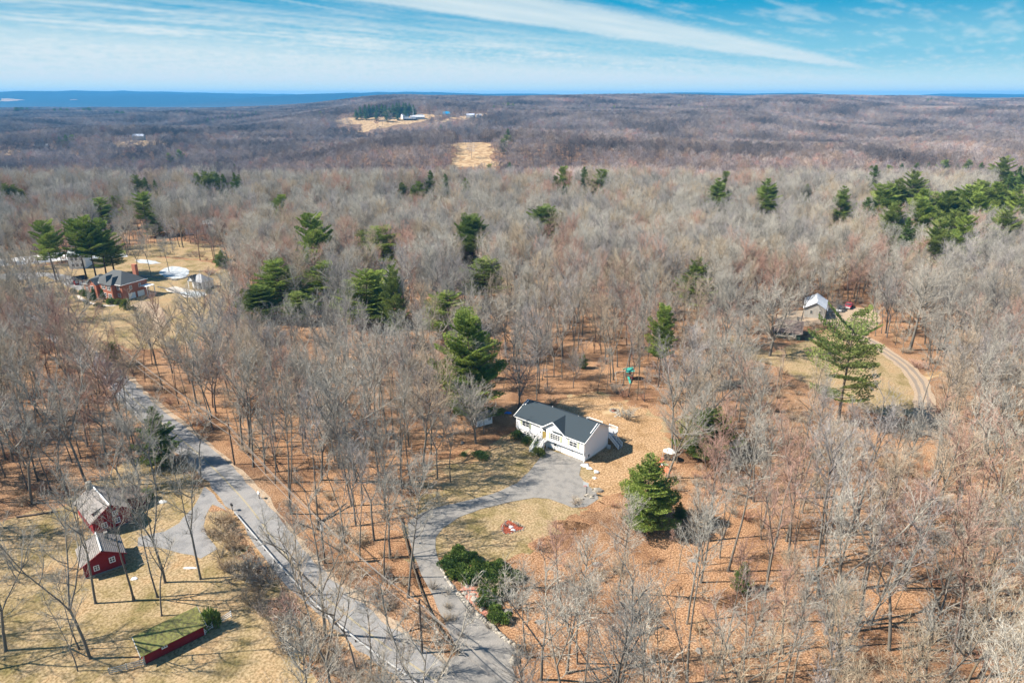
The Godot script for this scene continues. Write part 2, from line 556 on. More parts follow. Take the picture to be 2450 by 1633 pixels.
func ground_and_clearings():
	var tone := FastNoiseLite.new()
	tone.seed = 6
	tone.frequency = 0.016
	var s := Shape.new()
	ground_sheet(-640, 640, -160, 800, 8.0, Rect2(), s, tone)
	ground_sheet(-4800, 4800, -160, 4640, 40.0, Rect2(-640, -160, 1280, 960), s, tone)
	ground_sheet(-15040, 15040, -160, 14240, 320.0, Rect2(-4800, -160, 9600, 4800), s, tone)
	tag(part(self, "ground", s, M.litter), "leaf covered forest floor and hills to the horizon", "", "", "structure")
	# lawns
	var white_lawn := pairs([-18.3, -93.9, -18.6, -100.2, -17.1, -108.3, -14.7, -114.2, -10.7, -119.1, -3.8, -124.0, 1.8, -129.5, 6.8, -133.9, 10.0, -141.4, 14.3, -147.7, 19.6, -150.9, 24.0, -146.0, 29.0, -141.4, 33.2, -133.9, 33.0, -124.3, 30.5, -115.8, 25.5, -108.3, 18.6, -102.8, 13.9, -99.6, 11.2, -97.5, 8.1, -92.8, 4.3, -89.8, 0.9, -85.2, -4.0, -83.8, -9.2, -85.7, -11.4, -80.1, -13.7, -81.9, -15.9, -86.7])
	sheet("lawn", "dry tan lawn round the white house and inside the bend of its drive", white_lawn, 0.02, M.grass, 3.0, 0.9)
	remember(clearings, white_lawn)
	sheet("leafy_lawn", "leaf strewn tan ground right of and behind the white house", pairs([0.6, -133.9, 7.0, -137.0, 14.5, -147.2, 19.6, -150.1, 23.9, -145.6, 29.0, -141.0, 32.9, -133.5, 32.9, -124.3, 30.3, -115.8, 25.3, -108.3, 18.6, -103.0, 14.3, -99.9, 14.2, -106.1, 13.8, -112.7, 13.9, -118.3, 6.6, -128.0]), 0.031, M.leaf_lawn, 1.6, 2.4)
	sheet("leafy_lawn", "leaf strewn ground along the wood's edge left of the white house", pairs([-18.2, -94.8, -18.5, -100.8, -16.9, -108.5, -14.4, -114.6, -10.5, -119.1, -3.7, -124.0, 1.3, -128.0, 0.6, -124.7, -3.7, -119.9, -9.2, -115.0, -12.7, -109.7, -15.1, -104.1, -16.5, -98.3]), 0.031, M.leaf_lawn, 1.6, 2.4)
	remember(thin_spots, pairs([-5.3, -118.3, 1.5, -144.8, 24.5, -149.7, 30.1, -131.9, 29.4, -115.8, 19.8, -111.2, 13.9, -99.6, 6.9, -101.5, 0.3, -91.9, -9.5, -89.8, -16.2, -90.8, -17.4, -99.6]), 0.86)
	remember(thin_spots, pairs([-3.7, -118.3, 1.5, -144.8, 24.5, -149.7, 30.1, -131.9, 27.6, -119.1, 16.7, -111.2, 12.9, -104.1, 4.2, -108.3]), 0.76)
	var red_lawn := pairs([-81.8, -86.7, -84.1, -95.3, -80.0, -99.6, -76.6, -103.4, -76.9, -108.3, -74.0, -115.0, -69.2, -118.3, -62.4, -115.0, -56.7, -109.7, -52.2, -102.8, -45.9, -95.9, -40.9, -89.8, -36.3, -83.8, -32.6, -78.3, -28.9, -72.7, -25.7, -68.3, -23.1, -62.4, -19.9, -53.7, -36.6, -44.9, -61.9, -49.0, -78.6, -71.9])
	sheet("lawn", "tan and mossy lawn round the red house and the long red shed", red_lawn, 0.02, M.grass, 3.0, 0.8)
	remember(clearings, red_lawn)
	# leaves drifted over the edges of the lawns
	var dr := RandomNumberGenerator.new()
	dr.seed = 31
	for q in [white_lawn, red_lawn]:
		for k in q.size():
			for j in 2:
				var c: Vector2 = (q as PackedVector2Array)[k].lerp(q[(k + 1) % q.size()], dr.randf())
				if absf(c.x) > -c.y * 0.8 + 4.0 or c.y > -58.0:
					continue
				var blob := PackedVector2Array()
				var sz := dr.randf_range(1.0, 2.8)
				for m in 9:
					blob.append(c + Vector2(cos(TAU * m / 9) * dr.randf_range(0.6, 1.5), sin(TAU * m / 9) * dr.randf_range(0.4, 0.9)) * sz)
				sheet("leaf_drift", "drift of brown leaves over the edge of the %s" % ("white house lawn" if q == white_lawn else "red house lawn"), blob, 0.036 + 0.0006 * k, M.litter, 0.9, 0.9)
	remember(thin_spots, red_lawn, 0.85)
	var brick_lawn := pairs([-198.4, -239.8, -201.5, -261.5, -198.6, -271.9, -187.8, -279.2, -180.2, -293.4, -164.6, -295.1, -145.0, -288.6, -128.3, -283.0, -114.5, -268.3, -103.3, -245.7, -95.6, -221.3, -90.5, -198.8, -90.8, -184.7, -95.9, -177.8, -104.7, -176.8, -113.8, -181.2, -126.8, -192.9, -141.2, -207.3, -160.8, -226.3, -177.1, -239.8, -190.3, -245.7])
	sheet("lawn", "pale dry lawn round the brick house", brick_lawn, 0.02, M.grass, 4.0, 1.0)
	remember(clearings, brick_lawn)
	remember(thin_spots, pairs([-161.4, -234.2, -180.8, -279.2, -173.7, -312.7, -125.6, -303.7, -103.3, -245.7, -90.0, -200.9, -96.2, -178.5, -121.8, -192.9]), 0.84)
	var upper_lawn := pairs([-236.3, -295.1, -223.7, -303.7, -209.4, -310.9, -183.2, -305.5, -176.1, -317.5, -163.0, -327.3, -138.7, -317.5, -126.7, -299.3, -129.2, -285.4, -154.6, -293.4, -182.1, -296.8, -194.0, -280.7, -203.9, -264.8, -206.7, -253.0])
	sheet("lawn", "tan grass behind the brick house below the white house", upper_lawn, 0.016, M.grass, 5.0, 1.2)
	remember(veiled, upper_lawn)
	var verge := pairs([-203.3, -254.9, -192.2, -250.5, -171.1, -233.2, -149.6, -213.1, -131.7, -194.8, -117.6, -180.2, -109.5, -172.0, -109.0, -175.2, -125.1, -191.0, -141.9, -207.3, -162.2, -226.3, -181.6, -239.8])
	sheet("verge", "strip of tan grass between the road and the trees of the brick house", verge, 0.024, M.grass, 3.0, 0.4)
	var right_lawn := pairs([63.5, -189.1, 67.1, -178.5, 71.5, -174.5, 79.8, -181.2, 89.0, -189.1, 95.6, -192.9, 100.0, -189.1, 102.0, -181.9, 101.0, -172.0, 99.9, -161.5, 97.5, -149.7, 90.9, -137.0, 84.1, -133.9, 80.2, -137.0, 77.6, -141.4, 74.1, -145.3, 71.5, -153.4, 69.4, -163.0, 63.9, -168.9, 61.2, -178.5])
	sheet("lawn", "tan lawn inside the bend of the dirt drive beside the tall thin pine", right_lawn, 0.02, M.grass, 3.0, 0.9)
	remember(clearings, right_lawn)
	remember(thin_spots, pairs([65.7, -189.1, 93.5, -223.7, 119.2, -223.7, 104.3, -192.9, 103.8, -175.2, 99.5, -149.7, 92.3, -137.0, 81.1, -137.0, 73.5, -149.7, 68.3, -165.9]), 0.85)
	for k in [0.95, 0.89, 0.79, 0.73]:
		remember(thin_spots, right_lawn, k)
		remember(thin_spots, pairs([100.4, -189.8, 103.8, -178.5, 102.1, -158.8, 97.3, -142.5, 88.6, -133.9, 89.5, -149.7, 93.5, -175.2]), k)
	var yard := pairs([83.3, -207.3, 92.2, -213.1, 104.6, -216.4, 115.6, -216.4, 119.5, -211.8, 114.6, -200.9, 104.9, -189.1, 98.8, -189.1, 97.7, -197.6, 94.3, -198.8, 89.7, -196.8, 84.1, -198.8])
	sheet("yard", "bare tan yard between the weathered barn and the parked trucks", yard, 0.024, M.dirt, 3.0, 0.6)
	remember(clearings, yard)
	var back_yard := pairs([-5.5, -248.7, 0.0, -253.0, 10.6, -258.2, 18.5, -255.6, 19.6, -248.1, 10.0, -243.3, 0.0, -239.8])
	sheet("clearing", "sandy clearing glimpsed among the trees behind the tall pine", back_yard, 0.024, M.field, 4.0, 1.0)
	remember(thin_spots, back_yard)
	# far fields
	var vale_field := pairs([-82.3, -975.5, -91.5, -1479.1, -38.3, -1000.2, -24.9, -936.8, -22.3, -871.7, -12.6, -845.0, -32.3, -831.8, -63.6, -819.3, -79.8, -836.4, -76.3, -873.9, -68.3, -908.8])
	sheet("field", "tan pasture in the valley between the near ridge and the far hill", vale_field, 0.05, M.field, 9.0, 9.0)
	remember(clearings, vale_field)
	remember(clearings, vale_field, 0.965)
	remember(clearings, vale_field, 0.93)
	var farm_field := pairs([-447.4, -1754.1, -412.7, -1793.5, -335.7, -1773.7, -274.7, -1780.8, -225.5, -1803.5, -171.8, -1789.4, -198.2, -1743.9, -232.8, -1696.0, -288.0, -1669.7, -334.2, -1605.3, -355.6, -1595.1, -347.0, -1671.6, -391.6, -1696.8])
	sheet("field", "orange tan field below the distant farm buildings", farm_field, 0.05, M.field, 20.0, 14.0)
	remember(clearings, farm_field)
	remember(clearings, farm_field, 0.96)
	remember(clearings, farm_field, 0.92)
	var farm_field2 := pairs([-185.3, -1715.8, -154.1, -1763.3, -120.5, -1800.1, -71.4, -1890.1, -49.4, -1885.8, -77.8, -1780.4, -116.5, -1737.5, -154.4, -1706.4])
	sheet("field", "narrow tan field right of the distant farm below the grey roofed house", farm_field2, 0.05, M.field, 25.0, 6.0)
	remember(clearings, farm_field2)
	remember(clearings, farm_field2, 0.96)
	for f in [
		["pale field seen among the woods of the left valley", [-715.3, -1260.1, -691.8, -1298.4, -643.6, -1308.7, -619.3, -1280.8, -636.4, -1231.3, -678.6, -1215.3]],
		["small pale field at the left edge of the valley", [-876.6, -1169.5, -855.8, -1200.8, -825.0, -1186.3, -816.9, -1152.8, -848.9, -1139.8]],
		["thin tan strip of field on the far left hills", [-2817.9, -6682.0, -2908.1, -7219.0, -2792.2, -7081.3, -2678.4, -6454.0]],
		["pale snowy field on the distant blue ridge at the left edge", [-5951.9, -8212.6, -5737.0, -8246.2, -5418.0, -8048.8, -5539.3, -7951.1, -5800.8, -7996.3]],
		["thin pale field on the distant blue ridge", [-5085.5, -8308.0, -5043.6, -8375.5, -4876.8, -8125.0, -4904.3, -8030.1]],
		["thin tan strip of grass beyond the tall pines of the ridge", [52.3, -834.5, 88.4, -847.5, 128.0, -841.9, 96.7, -830.9, 61.5, -823.8]],
	]:
		var p := pairs(f[1])
		sheet("field", f[0], p, 0.05, M.field, 22.0, 4.0)
		remember(veiled, p)
		remember(veiled, p, 0.95)

# ---------------------------------------------------------------- roads and drives
var road_path: PackedVector2Array
var verge_trees := []

func roads():
	road_path = smoothed(pairs([-314.8, -327.3, -244.2, -277.7, -192.4, -235.9, -168.3, -216.4, -145.7, -198.8, -130.1, -186.2, -113.6, -171.3, -98.5, -156.1, -85.2, -141.4, -75.4, -131.9, -66.6, -123.4, -57.8, -114.6, -50.7, -106.8, -44.4, -99.6, -37.7, -90.8, -32.3, -84.2, -26.4, -77.9, -21.2, -73.1, -15.7, -68.3, -11.0, -64.6, -6.1, -60.9, -2.1, -58.1, 4.7, -53.7]))
	sheet("road", "grey two lane road winding down the left side past the red house", ribbon(road_path, 6.0), 0.05, M.road, 2.5, 0.22)
	remember(clearings, ribbon(road_path, 7.8))
	for o in [-3.1, 3.1]:
		var edge := PackedVector2Array()
		for k in road_path.size():
			var tt := (road_path[mini(k + 1, road_path.size() - 1)] - road_path[maxi(k - 1, 0)]).normalized()
			edge.append(road_path[k] + Vector2(-tt.y, tt.x) * o)
		sheet("road_shoulder", "sandy shoulder strewn with leaves along the road", ribbon(edge, 0.8), 0.058, M.dirt if o < 0.0 else M.leaf_lawn, 2.0, 0.5)
	# centre line in worn dashes
	var s := Shape.new()
	var run := 0.0
	for k in road_path.size() - 1:
		var a := road_path[k]
		var b := road_path[k + 1]
		var t := (b - a).normalized()
		var nn := Vector2(-t.y, t.x)
		var l := a.distance_to(b)
		var q := 0.0
		while q < l:
			var q2 := minf(q + 1.5, l)
			if jag.get_noise_2d(a.x + q * 2.0, a.y) > -0.28:
				for o in [-0.07, 0.07]:
					var p1: Vector2 = a + t * q + nn * (o - 0.035)
					var p2: Vector2 = a + t * q + nn * (o + 0.035)
					var p3: Vector2 = a + t * q2 + nn * (o + 0.035)
					var p4: Vector2 = a + t * q2 + nn * (o - 0.035)
					s.quad(on(p1, 0.058), on(p2, 0.058), on(p3, 0.058), on(p4, 0.058), Color.WHITE)
			q += 1.5
	tag(part(self, "road_centre_line", s, M.yellow), "worn yellow double line along the middle of the road", "", "", "structure")
	var drive := pairs([-11.0, -64.9, -8.5, -65.6, -6.8, -67.5, -7.7, -69.7, -9.3, -73.6, -11.1, -77.9, -13.3, -82.6, -15.0, -87.2, -16.6, -91.7, -17.1, -95.1, -15.8, -97.7, -12.5, -100.1, -8.3, -101.7, -3.3, -104.1, 1.0, -107.5, 3.7, -112.7, 6.0, -118.3, 6.7, -120.5, 14.0, -115.3, 13.2, -113.6, 12.4, -110.3, 13.5, -106.8, 14.8, -104.9, 15.1, -102.5, 12.6, -99.9, 10.2, -99.7, 6.4, -102.5, 3.8, -102.9, 0.1, -101.6, -5.3, -99.2, -9.0, -96.9, -11.2, -93.9, -12.1, -91.4, -11.9, -88.7, -10.5, -83.8, -8.4, -80.1, -5.5, -75.8, -2.5, -71.9, 0.4, -68.4, -0.2, -66.8, 0.4, -63.7, -2.1, -58.1, -6.1, -60.9])
	sheet("driveway", "grey asphalt drive curving from the road up to the white garage", drive, 0.07, M.drive, 2.0, 0.12)
	remember(clearings, drive)
	for k in [0.95, 0.89, 0.83, 0.77]:
		remember(thin_spots, drive, k)
		remember(thin_spots, pairs([-3.7, -118.3, 1.5, -144.8, 24.5, -149.7, 30.1, -131.9, 29.7, -117.4, 20.9, -108.3, 13.9, -99.6, 10.7, -96.5, 4.3, -89.8, 0.3, -85.7, -9.3, -87.7, -15.7, -91.9, -10.6, -102.8]), k)
	for k in [0.94, 0.88, 0.82]:
		remember(thin_spots, pairs([-10.2, -83.8, -8.4, -87.1, -3.8, -85.2, 1.5, -81.0, -0.8, -73.4, 1.3, -68.3, -2.5, -71.2]), k)
	var red_drive := pairs([-53.2, -106.1, -47.3, -99.6, -48.0, -98.7, -51.4, -100.8, -51.2, -97.1, -48.9, -91.9, -45.6, -88.5, -47.2, -86.2, -50.7, -87.5, -53.4, -88.5, -58.3, -89.2, -59.4, -91.4, -55.9, -93.0, -54.6, -95.3, -54.4, -99.6, -54.9, -104.1, -55.6, -108.3])
	sheet("driveway", "pale grey drive from the road to the red house", red_drive, 0.045, M.road, 2.0, 0.2)
	remember(clearings, red_drive)
	var brick_drive := pairs([-201.9, -253.0, -185.9, -253.0, -181.3, -258.2, -161.1, -241.0, -151.7, -234.2, -157.8, -243.3, -156.0, -248.1, -161.3, -250.5, -176.8, -261.5, -188.9, -264.8, -201.5, -261.5, -208.9, -258.2])
	sheet("driveway", "grey drive running to the left end of the brick house", brick_drive, 0.04, M.road, 3.0, 0.3)
	var brick_apron := pairs([-127.9, -217.4, -126.8, -224.8, -121.2, -222.7, -115.0, -215.0, -106.9, -200.9, -103.1, -189.1, -105.9, -191.0, -113.9, -205.1, -121.6, -213.1])
	sheet("driveway", "worn gravel drive at the garage end of the brick house", brick_apron, 0.04, M.dirt, 3.0, 0.8)
	var dirt := smoothed(pairs([100.4, -189.8, 102.2, -184.7, 102.4, -175.8, 102.6, -166.5, 100.6, -156.1, 96.6, -146.0, 89.9, -133.9, 85.3, -126.1]))
	sheet("dirt_drive", "rutted pale dirt drive curving round the tan lawn on the right", ribbon(dirt, 4.4), 0.05, M.dirt, 2.0, 0.5)
	for o in [-0.85, 0.85]:
		var rut := PackedVector2Array()
		for k in dirt.size():
			var tt := (dirt[mini(k + 1, dirt.size() - 1)] - dirt[maxi(k - 1, 0)]).normalized()
			rut.append(dirt[k] + Vector2(-tt.y, tt.x) * o)
		sheet("wheel_rut", "worn wheel rut along the dirt drive", ribbon(rut, 0.75), 0.062, M.rut, 1.5, 0.25)
	remember(clearings, ribbon(dirt, 7.0))
	remember(thin_spots, ribbon(dirt, 8.0), 0.93)
	remember(thin_spots, ribbon(dirt, 8.0), 0.86)
	remember(thin_spots, pairs([80.3, -200.9, 92.2, -203.0, 82.3, -180.2, 73.5, -181.9]), 0.92)
	remember(thin_spots, pairs([80.3, -200.9, 105.9, -216.4, 96.0, -196.8, 82.3, -180.2, 73.5, -181.9]), 0.85)
	var spur := pairs([100.6, -156.1, 107.0, -159.0, 111.7, -158.2])
	sheet("dirt_drive", "short sandy spur leaving the bend of the dirt drive", ribbon(spur, 2.8), 0.045, M.field, 2.0, 0.5)
	remember(clearings, ribbon(spur, 4.0))
	var path := smoothed(pairs([-75.3, -82.8, -74.2, -86.7, -73.7, -90.8, -76.7, -97.7, -77.6, -101.5]))
	var g := sheet("grass_track", "faint mown track through the lawn left of the red house", ribbon(path, 2.2), 0.034, M.grass, 2.0, 0.4)
	g.visible = true

	# rails on the left of the road
	rail_run("guard_rail", "white topped guard rail along the left road edge above the long red shed", smoothed(pairs([-46.3, -97.5, -41.4, -91.9, -37.0, -86.8, -31.8, -81.0, -28.2, -77.1, -25.7, -74.5, -22.7, -71.8, -19.2, -68.6, -14.0, -64.6, -10.6, -61.8]), 1))
	rail_run("guard_rail", "white guard rail on the left road edge beyond the hemlock", smoothed(pairs([-101.1, -155.5, -90.7, -144.4, -82.1, -135.2]), 1))
	rail_run("guard_rail", "short white guard rail at the road bend left of the brick house lawn", pairs([-117.0, -171.3, -108.7, -163.0, -102.6, -156.9]))
	# low timber rail on the left of the drive
	var log := thing("timber_rail", "weathered dark timber rail along the left edge of the white house drive", "rail", Vector3.ZERO)
	var lp := smoothed(pairs([-18.5, -96.5, -17.4, -92.5, -15.8, -87.2, -14.2, -82.6, -13.0, -79.0, -11.1, -74.2, -9.0, -70.4, -6.6, -67.3]), 1)
	for k in lp.size() - 1:
		var a := on(lp[k], 0.42)
		var b := on(lp[k + 1], 0.42)
		var sh := Shape.new()
		sh.tube(PackedVector3Array([a, b]), 0.11, 0.11, 6, Color(0.9, 0.95, 0.85))
		part(log, "rail", sh, M.wood_pole)
		boxed(log, "post", on(lp[k], 0.3), Vector3(0.2, 0.6, 0.2), M.wood_pole)

func rail_run(called: String, label: String, p: PackedVector2Array):
	var t := thing(called, label, "guard rail", Vector3.ZERO, 0.0, "guard rails along the road")
	for k in p.size() - 1:
		var a := p[k]
		var b := p[k + 1]
		var l := a.distance_to(b)
		var cnt := maxi(1, int(l / 3.8))
		var dir := (b - a) / l
		for q in cnt:
			var m0 := a.lerp(b, float(q) / cnt)
			var m1 := a.lerp(b, float(q + 1) / cnt)
			boxed(t, "post", on(m0, 0.32), Vector3(0.16, 0.64, 0.16), M.wood_pole)
			var s := Shape.new()
			var up := 0.62
			var nn := Vector2(-dir.y, dir.x) * 0.05
			# a W beam: three folds, light on its upper lip
			var prof := [[0.0, 0.10], [0.05, 0.06], [0.02, 0.0], [0.05, -0.06], [0.0, -0.10]]
			for e in 4:
				var o0: Vector2 = nn.normalized() * prof[e][0]
				var o1: Vector2 = nn.normalized() * prof[e + 1][0]
				s.quad(on(m0 + o0 + nn, up + prof[e][1]), on(m1 + o0 + nn, up + prof[e][1]), on(m1 + o1 + nn, up + prof[e + 1][1]), on(m0 + o1 + nn, up + prof[e + 1][1]), Color.WHITE)
			s.quad(on(m0 + nn, up + 0.10), on(m1 + nn, up + 0.10), on(m1 - nn, up + 0.105), on(m0 - nn, up + 0.105), Color.WHITE)
			part(t, "rail", s, M.rail)

# ---------------------------------------------------------------- building parts
func facing(a: Vector2, b: Vector2) -> float:
	# the turn that lays a thing's own x axis along a -> b
	var d := (b - a).normalized()
	return atan2(-d.y, d.x)

func slab(s: Shape, a: Vector3, b: Vector3, c: Vector3, d: Vector3, thick: float):
	# a sloping slab whose upper face is a b c d
	var m := (c - a).cross(b - a).normalized()
	if m.y < 0:
		m = -m
	var k := m * thick
	s.quad(a, b, c, d, Color.WHITE)
	s.quad(a - k, d - k, c - k, b - k, Color.WHITE)
	for e in [[a, b], [b, c], [c, d], [d, a]]:
		s.quad(e[0], e[0] - k, e[1] - k, e[1], Color.WHITE)

func gable_slopes(parent: Node, m: Material, x0: float, x1: float, z0: float, z1: float, ye: float, yr: float, over := 0.35, thick := 0.14):
	# ridge along x; one mesh for each slope
	var zm := (z0 + z1) * 0.5
	var drop := (yr - ye) / absf(z0 - zm) * over
	for z in [z0, z1]:
		var s := Shape.new()
		var zo: float = z + signf(z - zm) * over
		slab(s, Vector3(x0 - over, yr, zm), Vector3(x1 + over, yr, zm), Vector3(x1 + over, ye - drop, zo), Vector3(x0 - over, ye - drop, zo), thick)
		part(parent, "roof", s, m)

func walls(x0: float, x1: float, z0: float, z1: float, y0: float, y1: float) -> Shape:
	var s := Shape.new()
	s.box(Vector3((x0 + x1) / 2, (y0 + y1) / 2, (z0 + z1) / 2), Vector3(absf(x1 - x0), y1 - y0, absf(z1 - z0)))
	return s

func gable_end(s: Shape, x: float, z0: float, z1: float, ye: float, yr: float, thick := 0.12):
	# the triangle under a roof whose ridge runs along x
	var a := Vector3(x, ye, z0)
	var b := Vector3(x, ye, z1)
	var c := Vector3(x, yr, (z0 + z1) / 2)
	var o := Vector3(thick, 0, 0)
	s.tri(a, b, c, Color.WHITE)
	s.tri(a + o, c + o, b + o, Color.WHITE)
	s.quad(a, c, c + o, a + o, Color.WHITE)
	s.quad(b, b + o, c + o, c, Color.WHITE)

func win(parent: Node, at: Vector3, turn: float, w: float, h: float, cols := 2, rows := 2, shut := false, fm: Material = null) -> MeshInstance3D:
	# a window facing its own +z: frame with bars, panes, and shutters if it has them
	var s := Shape.new()
	var t := 0.09
	s.box(Vector3(0, h / 2, 0.02), Vector3(w + 2 * t, t, 0.10))
	s.box(Vector3(0, -h / 2, 0.03), Vector3(w + 2 * t, t, 0.14))
	s.box(Vector3(-w / 2 - t / 2, 0, 0.02), Vector3(t, h - t, 0.10))
	s.box(Vector3(w / 2 + t / 2, 0, 0.02), Vector3(t, h - t, 0.10))
	for k in range(1, cols):
		s.box(Vector3(-w / 2 + w * k / cols, 0, 0.025), Vector3(0.07, h - t, 0.06))
	for k in range(1, rows):
		s.box(Vector3(0, -h / 2 + h * k / rows, 0.02), Vector3(w, 0.05, 0.05))
	var o := part(parent, "window", s, fm if fm else M.trim)
	o.transform = Transform3D(Basis(UPV, turn), at)
	var pw := w / cols
	for k in cols:
		boxed(o, "pane", Vector3(-w / 2 + pw * (k + 0.5), 0, 0.004), Vector3(pw - 0.05, h - 0.05, 0.03), M.glass)
	if shut:
		for sd in [-1, 1]:
			var b := boxed(parent, "shutter", at + Basis(UPV, turn) * Vector3(sd * (w / 2 + t + 0.24), 0, 0.03), Vector3(0.38, h + 0.1, 0.06), M.shutter, Basis(UPV, turn))
	return o

func railing(parent: Node, a: Vector3, b: Vector3, high := 0.95, gap := 0.16):
	# posts at both ends, two rails and pickets
	var s := Shape.new()
	var d := b - a
	var flat_d := Vector3(d.x, 0, d.z).normalized()
	var bb := Basis(flat_d, UPV, flat_d.cross(UPV))
	s.box(a + UPV * (high / 2 + 0.03), Vector3(0.11, high + 0.1, 0.11), Color.WHITE, bb)
	s.box(b + UPV * (high / 2 + 0.03), Vector3(0.11, high + 0.1, 0.11), Color.WHITE, bb)
	for y in [0.12, high]:
		s.tube(PackedVector3Array([a + UPV * y, b + UPV * y]), 0.05, 0.05, 4, Color.WHITE)
	var cnt := int(d.length() / gap)
	for k in range(1, cnt):
		var q := a + d * (float(k) / cnt)
		s.box(q + UPV * (high + 0.12) / 2, Vector3(0.035, high - 0.12, 0.035), Color.WHITE, bb)
	part(parent, "railing", s, M.trim)

func white_house():
	var a := Vector2(1.0, -126.2)
	var b := Vector2(14.0, -115.3)
	var h := thing("ranch_house", "white raised ranch house with dark slate grey roof and two garage doors at the drive", "house", on(a), facing(a, b))
	var L := 17.0
	var W := 8.0
	var ye := 4.62
	var yr := 6.7
	# lower storey, upper storey, the projecting front on the right
	part(h, "wall", walls(0.0, L, 0.0, -W, 0.22, 1.95), M.siding)
	boxed(h, "foundation", Vector3(L / 2, 0.11, -W / 2), Vector3(L + 0.06, 0.22, W + 0.06), M.concrete)
	part(h, "wall", walls(-0.02, L + 0.02, 0.22, -W - 0.02, 1.95, ye), M.siding)
	part(h, "wall", walls(8.05, L + 0.05, 0.62, 0.22, 1.95, ye - 0.18), M.siding)
	# clapboards: thin courses proud of the walls
	var cl := Shape.new()
	var y := 2.05
	while y < ye - 0.1:
		cl.box(Vector3(4.0, y, 0.225), Vector3(7.9, 0.035, 0.03))
		if y < ye - 0.3:
			cl.box(Vector3(12.55, y, 0.625), Vector3(8.95, 0.035, 0.03))
		cl.box(Vector3(L + 0.03, y, -W / 2), Vector3(0.03, 0.035, W - 0.1))
		y += 0.2
	y = 0.4
	while y < 1.9:
		cl.box(Vector3(L + 0.008, y, -W / 2), Vector3(0.03, 0.035, W - 0.1))
		y += 0.2
	tag(part(h, "clapboard_courses", cl, M.siding), "thin clapboard courses on the white walls", "", "", "stuff")
	var g := Shape.new()
	gable_end(g, 0.0, 0.2, -W, ye, yr)
	part(h, "gable", g, M.siding)
	g = Shape.new()
	gable_end(g, L - 0.1, 0.3, -W, ye, yr)
	part(h, "gable", g, M.siding)
	# roof: rear slope, front slope left, front slope right (carried further forward), cross gable
	var zr := -W / 2
	var s := Shape.new()
	slab(s, Vector3(-0.35, yr, zr), Vector3(L + 0.35, yr, zr), Vector3(L + 0.35, ye - 0.18, -W - 0.4), Vector3(-0.35, ye - 0.18, -W - 0.4), 0.15)
	part(h, "roof", s, M.shingle)
	s = Shape.new()
	slab(s, Vector3(-0.35, yr, zr), Vector3(9.6, yr, zr), Vector3(9.6, ye - 0.08, 0.58), Vector3(-0.35, ye - 0.08, 0.58), 0.15)
	part(h, "roof", s, M.shingle)
	s = Shape.new()
	slab(s, Vector3(9.6, yr, zr), Vector3(L + 0.35, yr, zr), Vector3(L + 0.35, ye - 0.22, 0.88), Vector3(9.6, ye - 0.22, 0.88), 0.15)
	part(h, "roof", s, M.shingle)
	var gx0 := 7.1
	var gx1 := 12.5
	var gm := 9.75
	var gy := 6.42
	var zf := 0.92
	var zback := -3.55
	s = Shape.new()
	slab(s, Vector3(gm, gy, zf), Vector3(gm, gy, zback), Vector3(gx1, ye - 0.1, 0.55), Vector3(gx1 + 0.3, ye - 0.3, zf), 0.12)
	slab(s, Vector3(gm, gy, zf), Vector3(gx0 - 0.3, ye - 0.3, zf), Vector3(gx0, ye - 0.1, 0.5), Vector3(gm, gy, zback), 0.12)
	part(h, "cross_gable_roof", s, M.shingle)
	s = Shape.new()
	s.tri(Vector3(gx0, ye - 0.2, 0.66), Vector3(gm, gy - 0.14, 0.66), Vector3(gx1, ye - 0.2, 0.66), Color.WHITE)
	s.quad(Vector3(gx0, ye - 0.2, 0.66), Vector3(gx1, ye - 0.2, 0.66), Vector3(gx1, ye - 0.2, 0.2), Vector3(gx0, ye - 0.2, 0.2), Color.WHITE)
	part(h, "cross_gable", s, M.siding)
	# trim boards along the eaves and rakes
	s = Shape.new()
	s.box(Vector3(4.4, ye - 0.16, 0.63), Vector3(9.0, 0.17, 0.05))
	s.box(Vector3(14.9, ye - 0.29, 0.93), Vector3(4.9, 0.17, 0.05))
	for e in [[Vector3(gx0 - 0.3, ye - 0.36, zf + 0.03), Vector3(gm, gy - 0.06, zf + 0.03)], [Vector3(gm, gy - 0.06, zf + 0.03), Vector3(gx1 + 0.3, ye - 0.36, zf + 0.03)]]:
		s.tube(PackedVector3Array(e), 0.1, 0.1, 4, Color.WHITE)
	for e in [[Vector3(L + 0.37, ye - 0.28, 0.88), Vector3(L + 0.37, yr - 0.08, zr)], [Vector3(L + 0.37, yr - 0.08, zr), Vector3(L + 0.37, ye - 0.24, -W - 0.4)], [Vector3(-0.37, ye - 0.15, 0.58), Vector3(-0.37, yr - 0.08, zr)]]:
		s.tube(PackedVector3Array(e), 0.09, 0.09, 4, Color.WHITE)
	part(h, "eave_trim", s, M.trim)
	s = Shape.new()
	s.box(Vector3(L + 0.06, 2.15, 0.66), Vector3(0.1, 4.0, 0.1))
	part(h, "downspout", s, M.trim)
	# garage doors with panels
	for gx in [[11.3, 13.85], [14.15, 16.75]]:
		var d := boxed(h, "garage_door", Vector3((gx[0] + gx[1]) / 2, 0.95, 0.02), Vector3(gx[1] - gx[0], 1.72, 0.07), M.trim)
		for r in 4:
			for c in 4:
				boxed(d, "panel", Vector3((c - 1.5) * 0.62, (r - 1.5) * 0.42, 0.045), Vector3(0.52, 0.32, 0.03), M.trim)
	var grey_trim := flat(Color(0.50, 0.52, 0.55))
	for x in [11.15, 14.0, 16.9]:
		boxed(h, "garage_trim", Vector3(x, 1.0, 0.03), Vector3(0.16, 1.8, 0.11), grey_trim)
	# windows
	win(h, Vector3(2.55, 3.45, 0.24), 0, 1.7, 1.05, 2, 2, true)
	win(h, Vector3(10.25, 3.25, 0.64), 0, 2.2, 1.25, 4, 3, true)
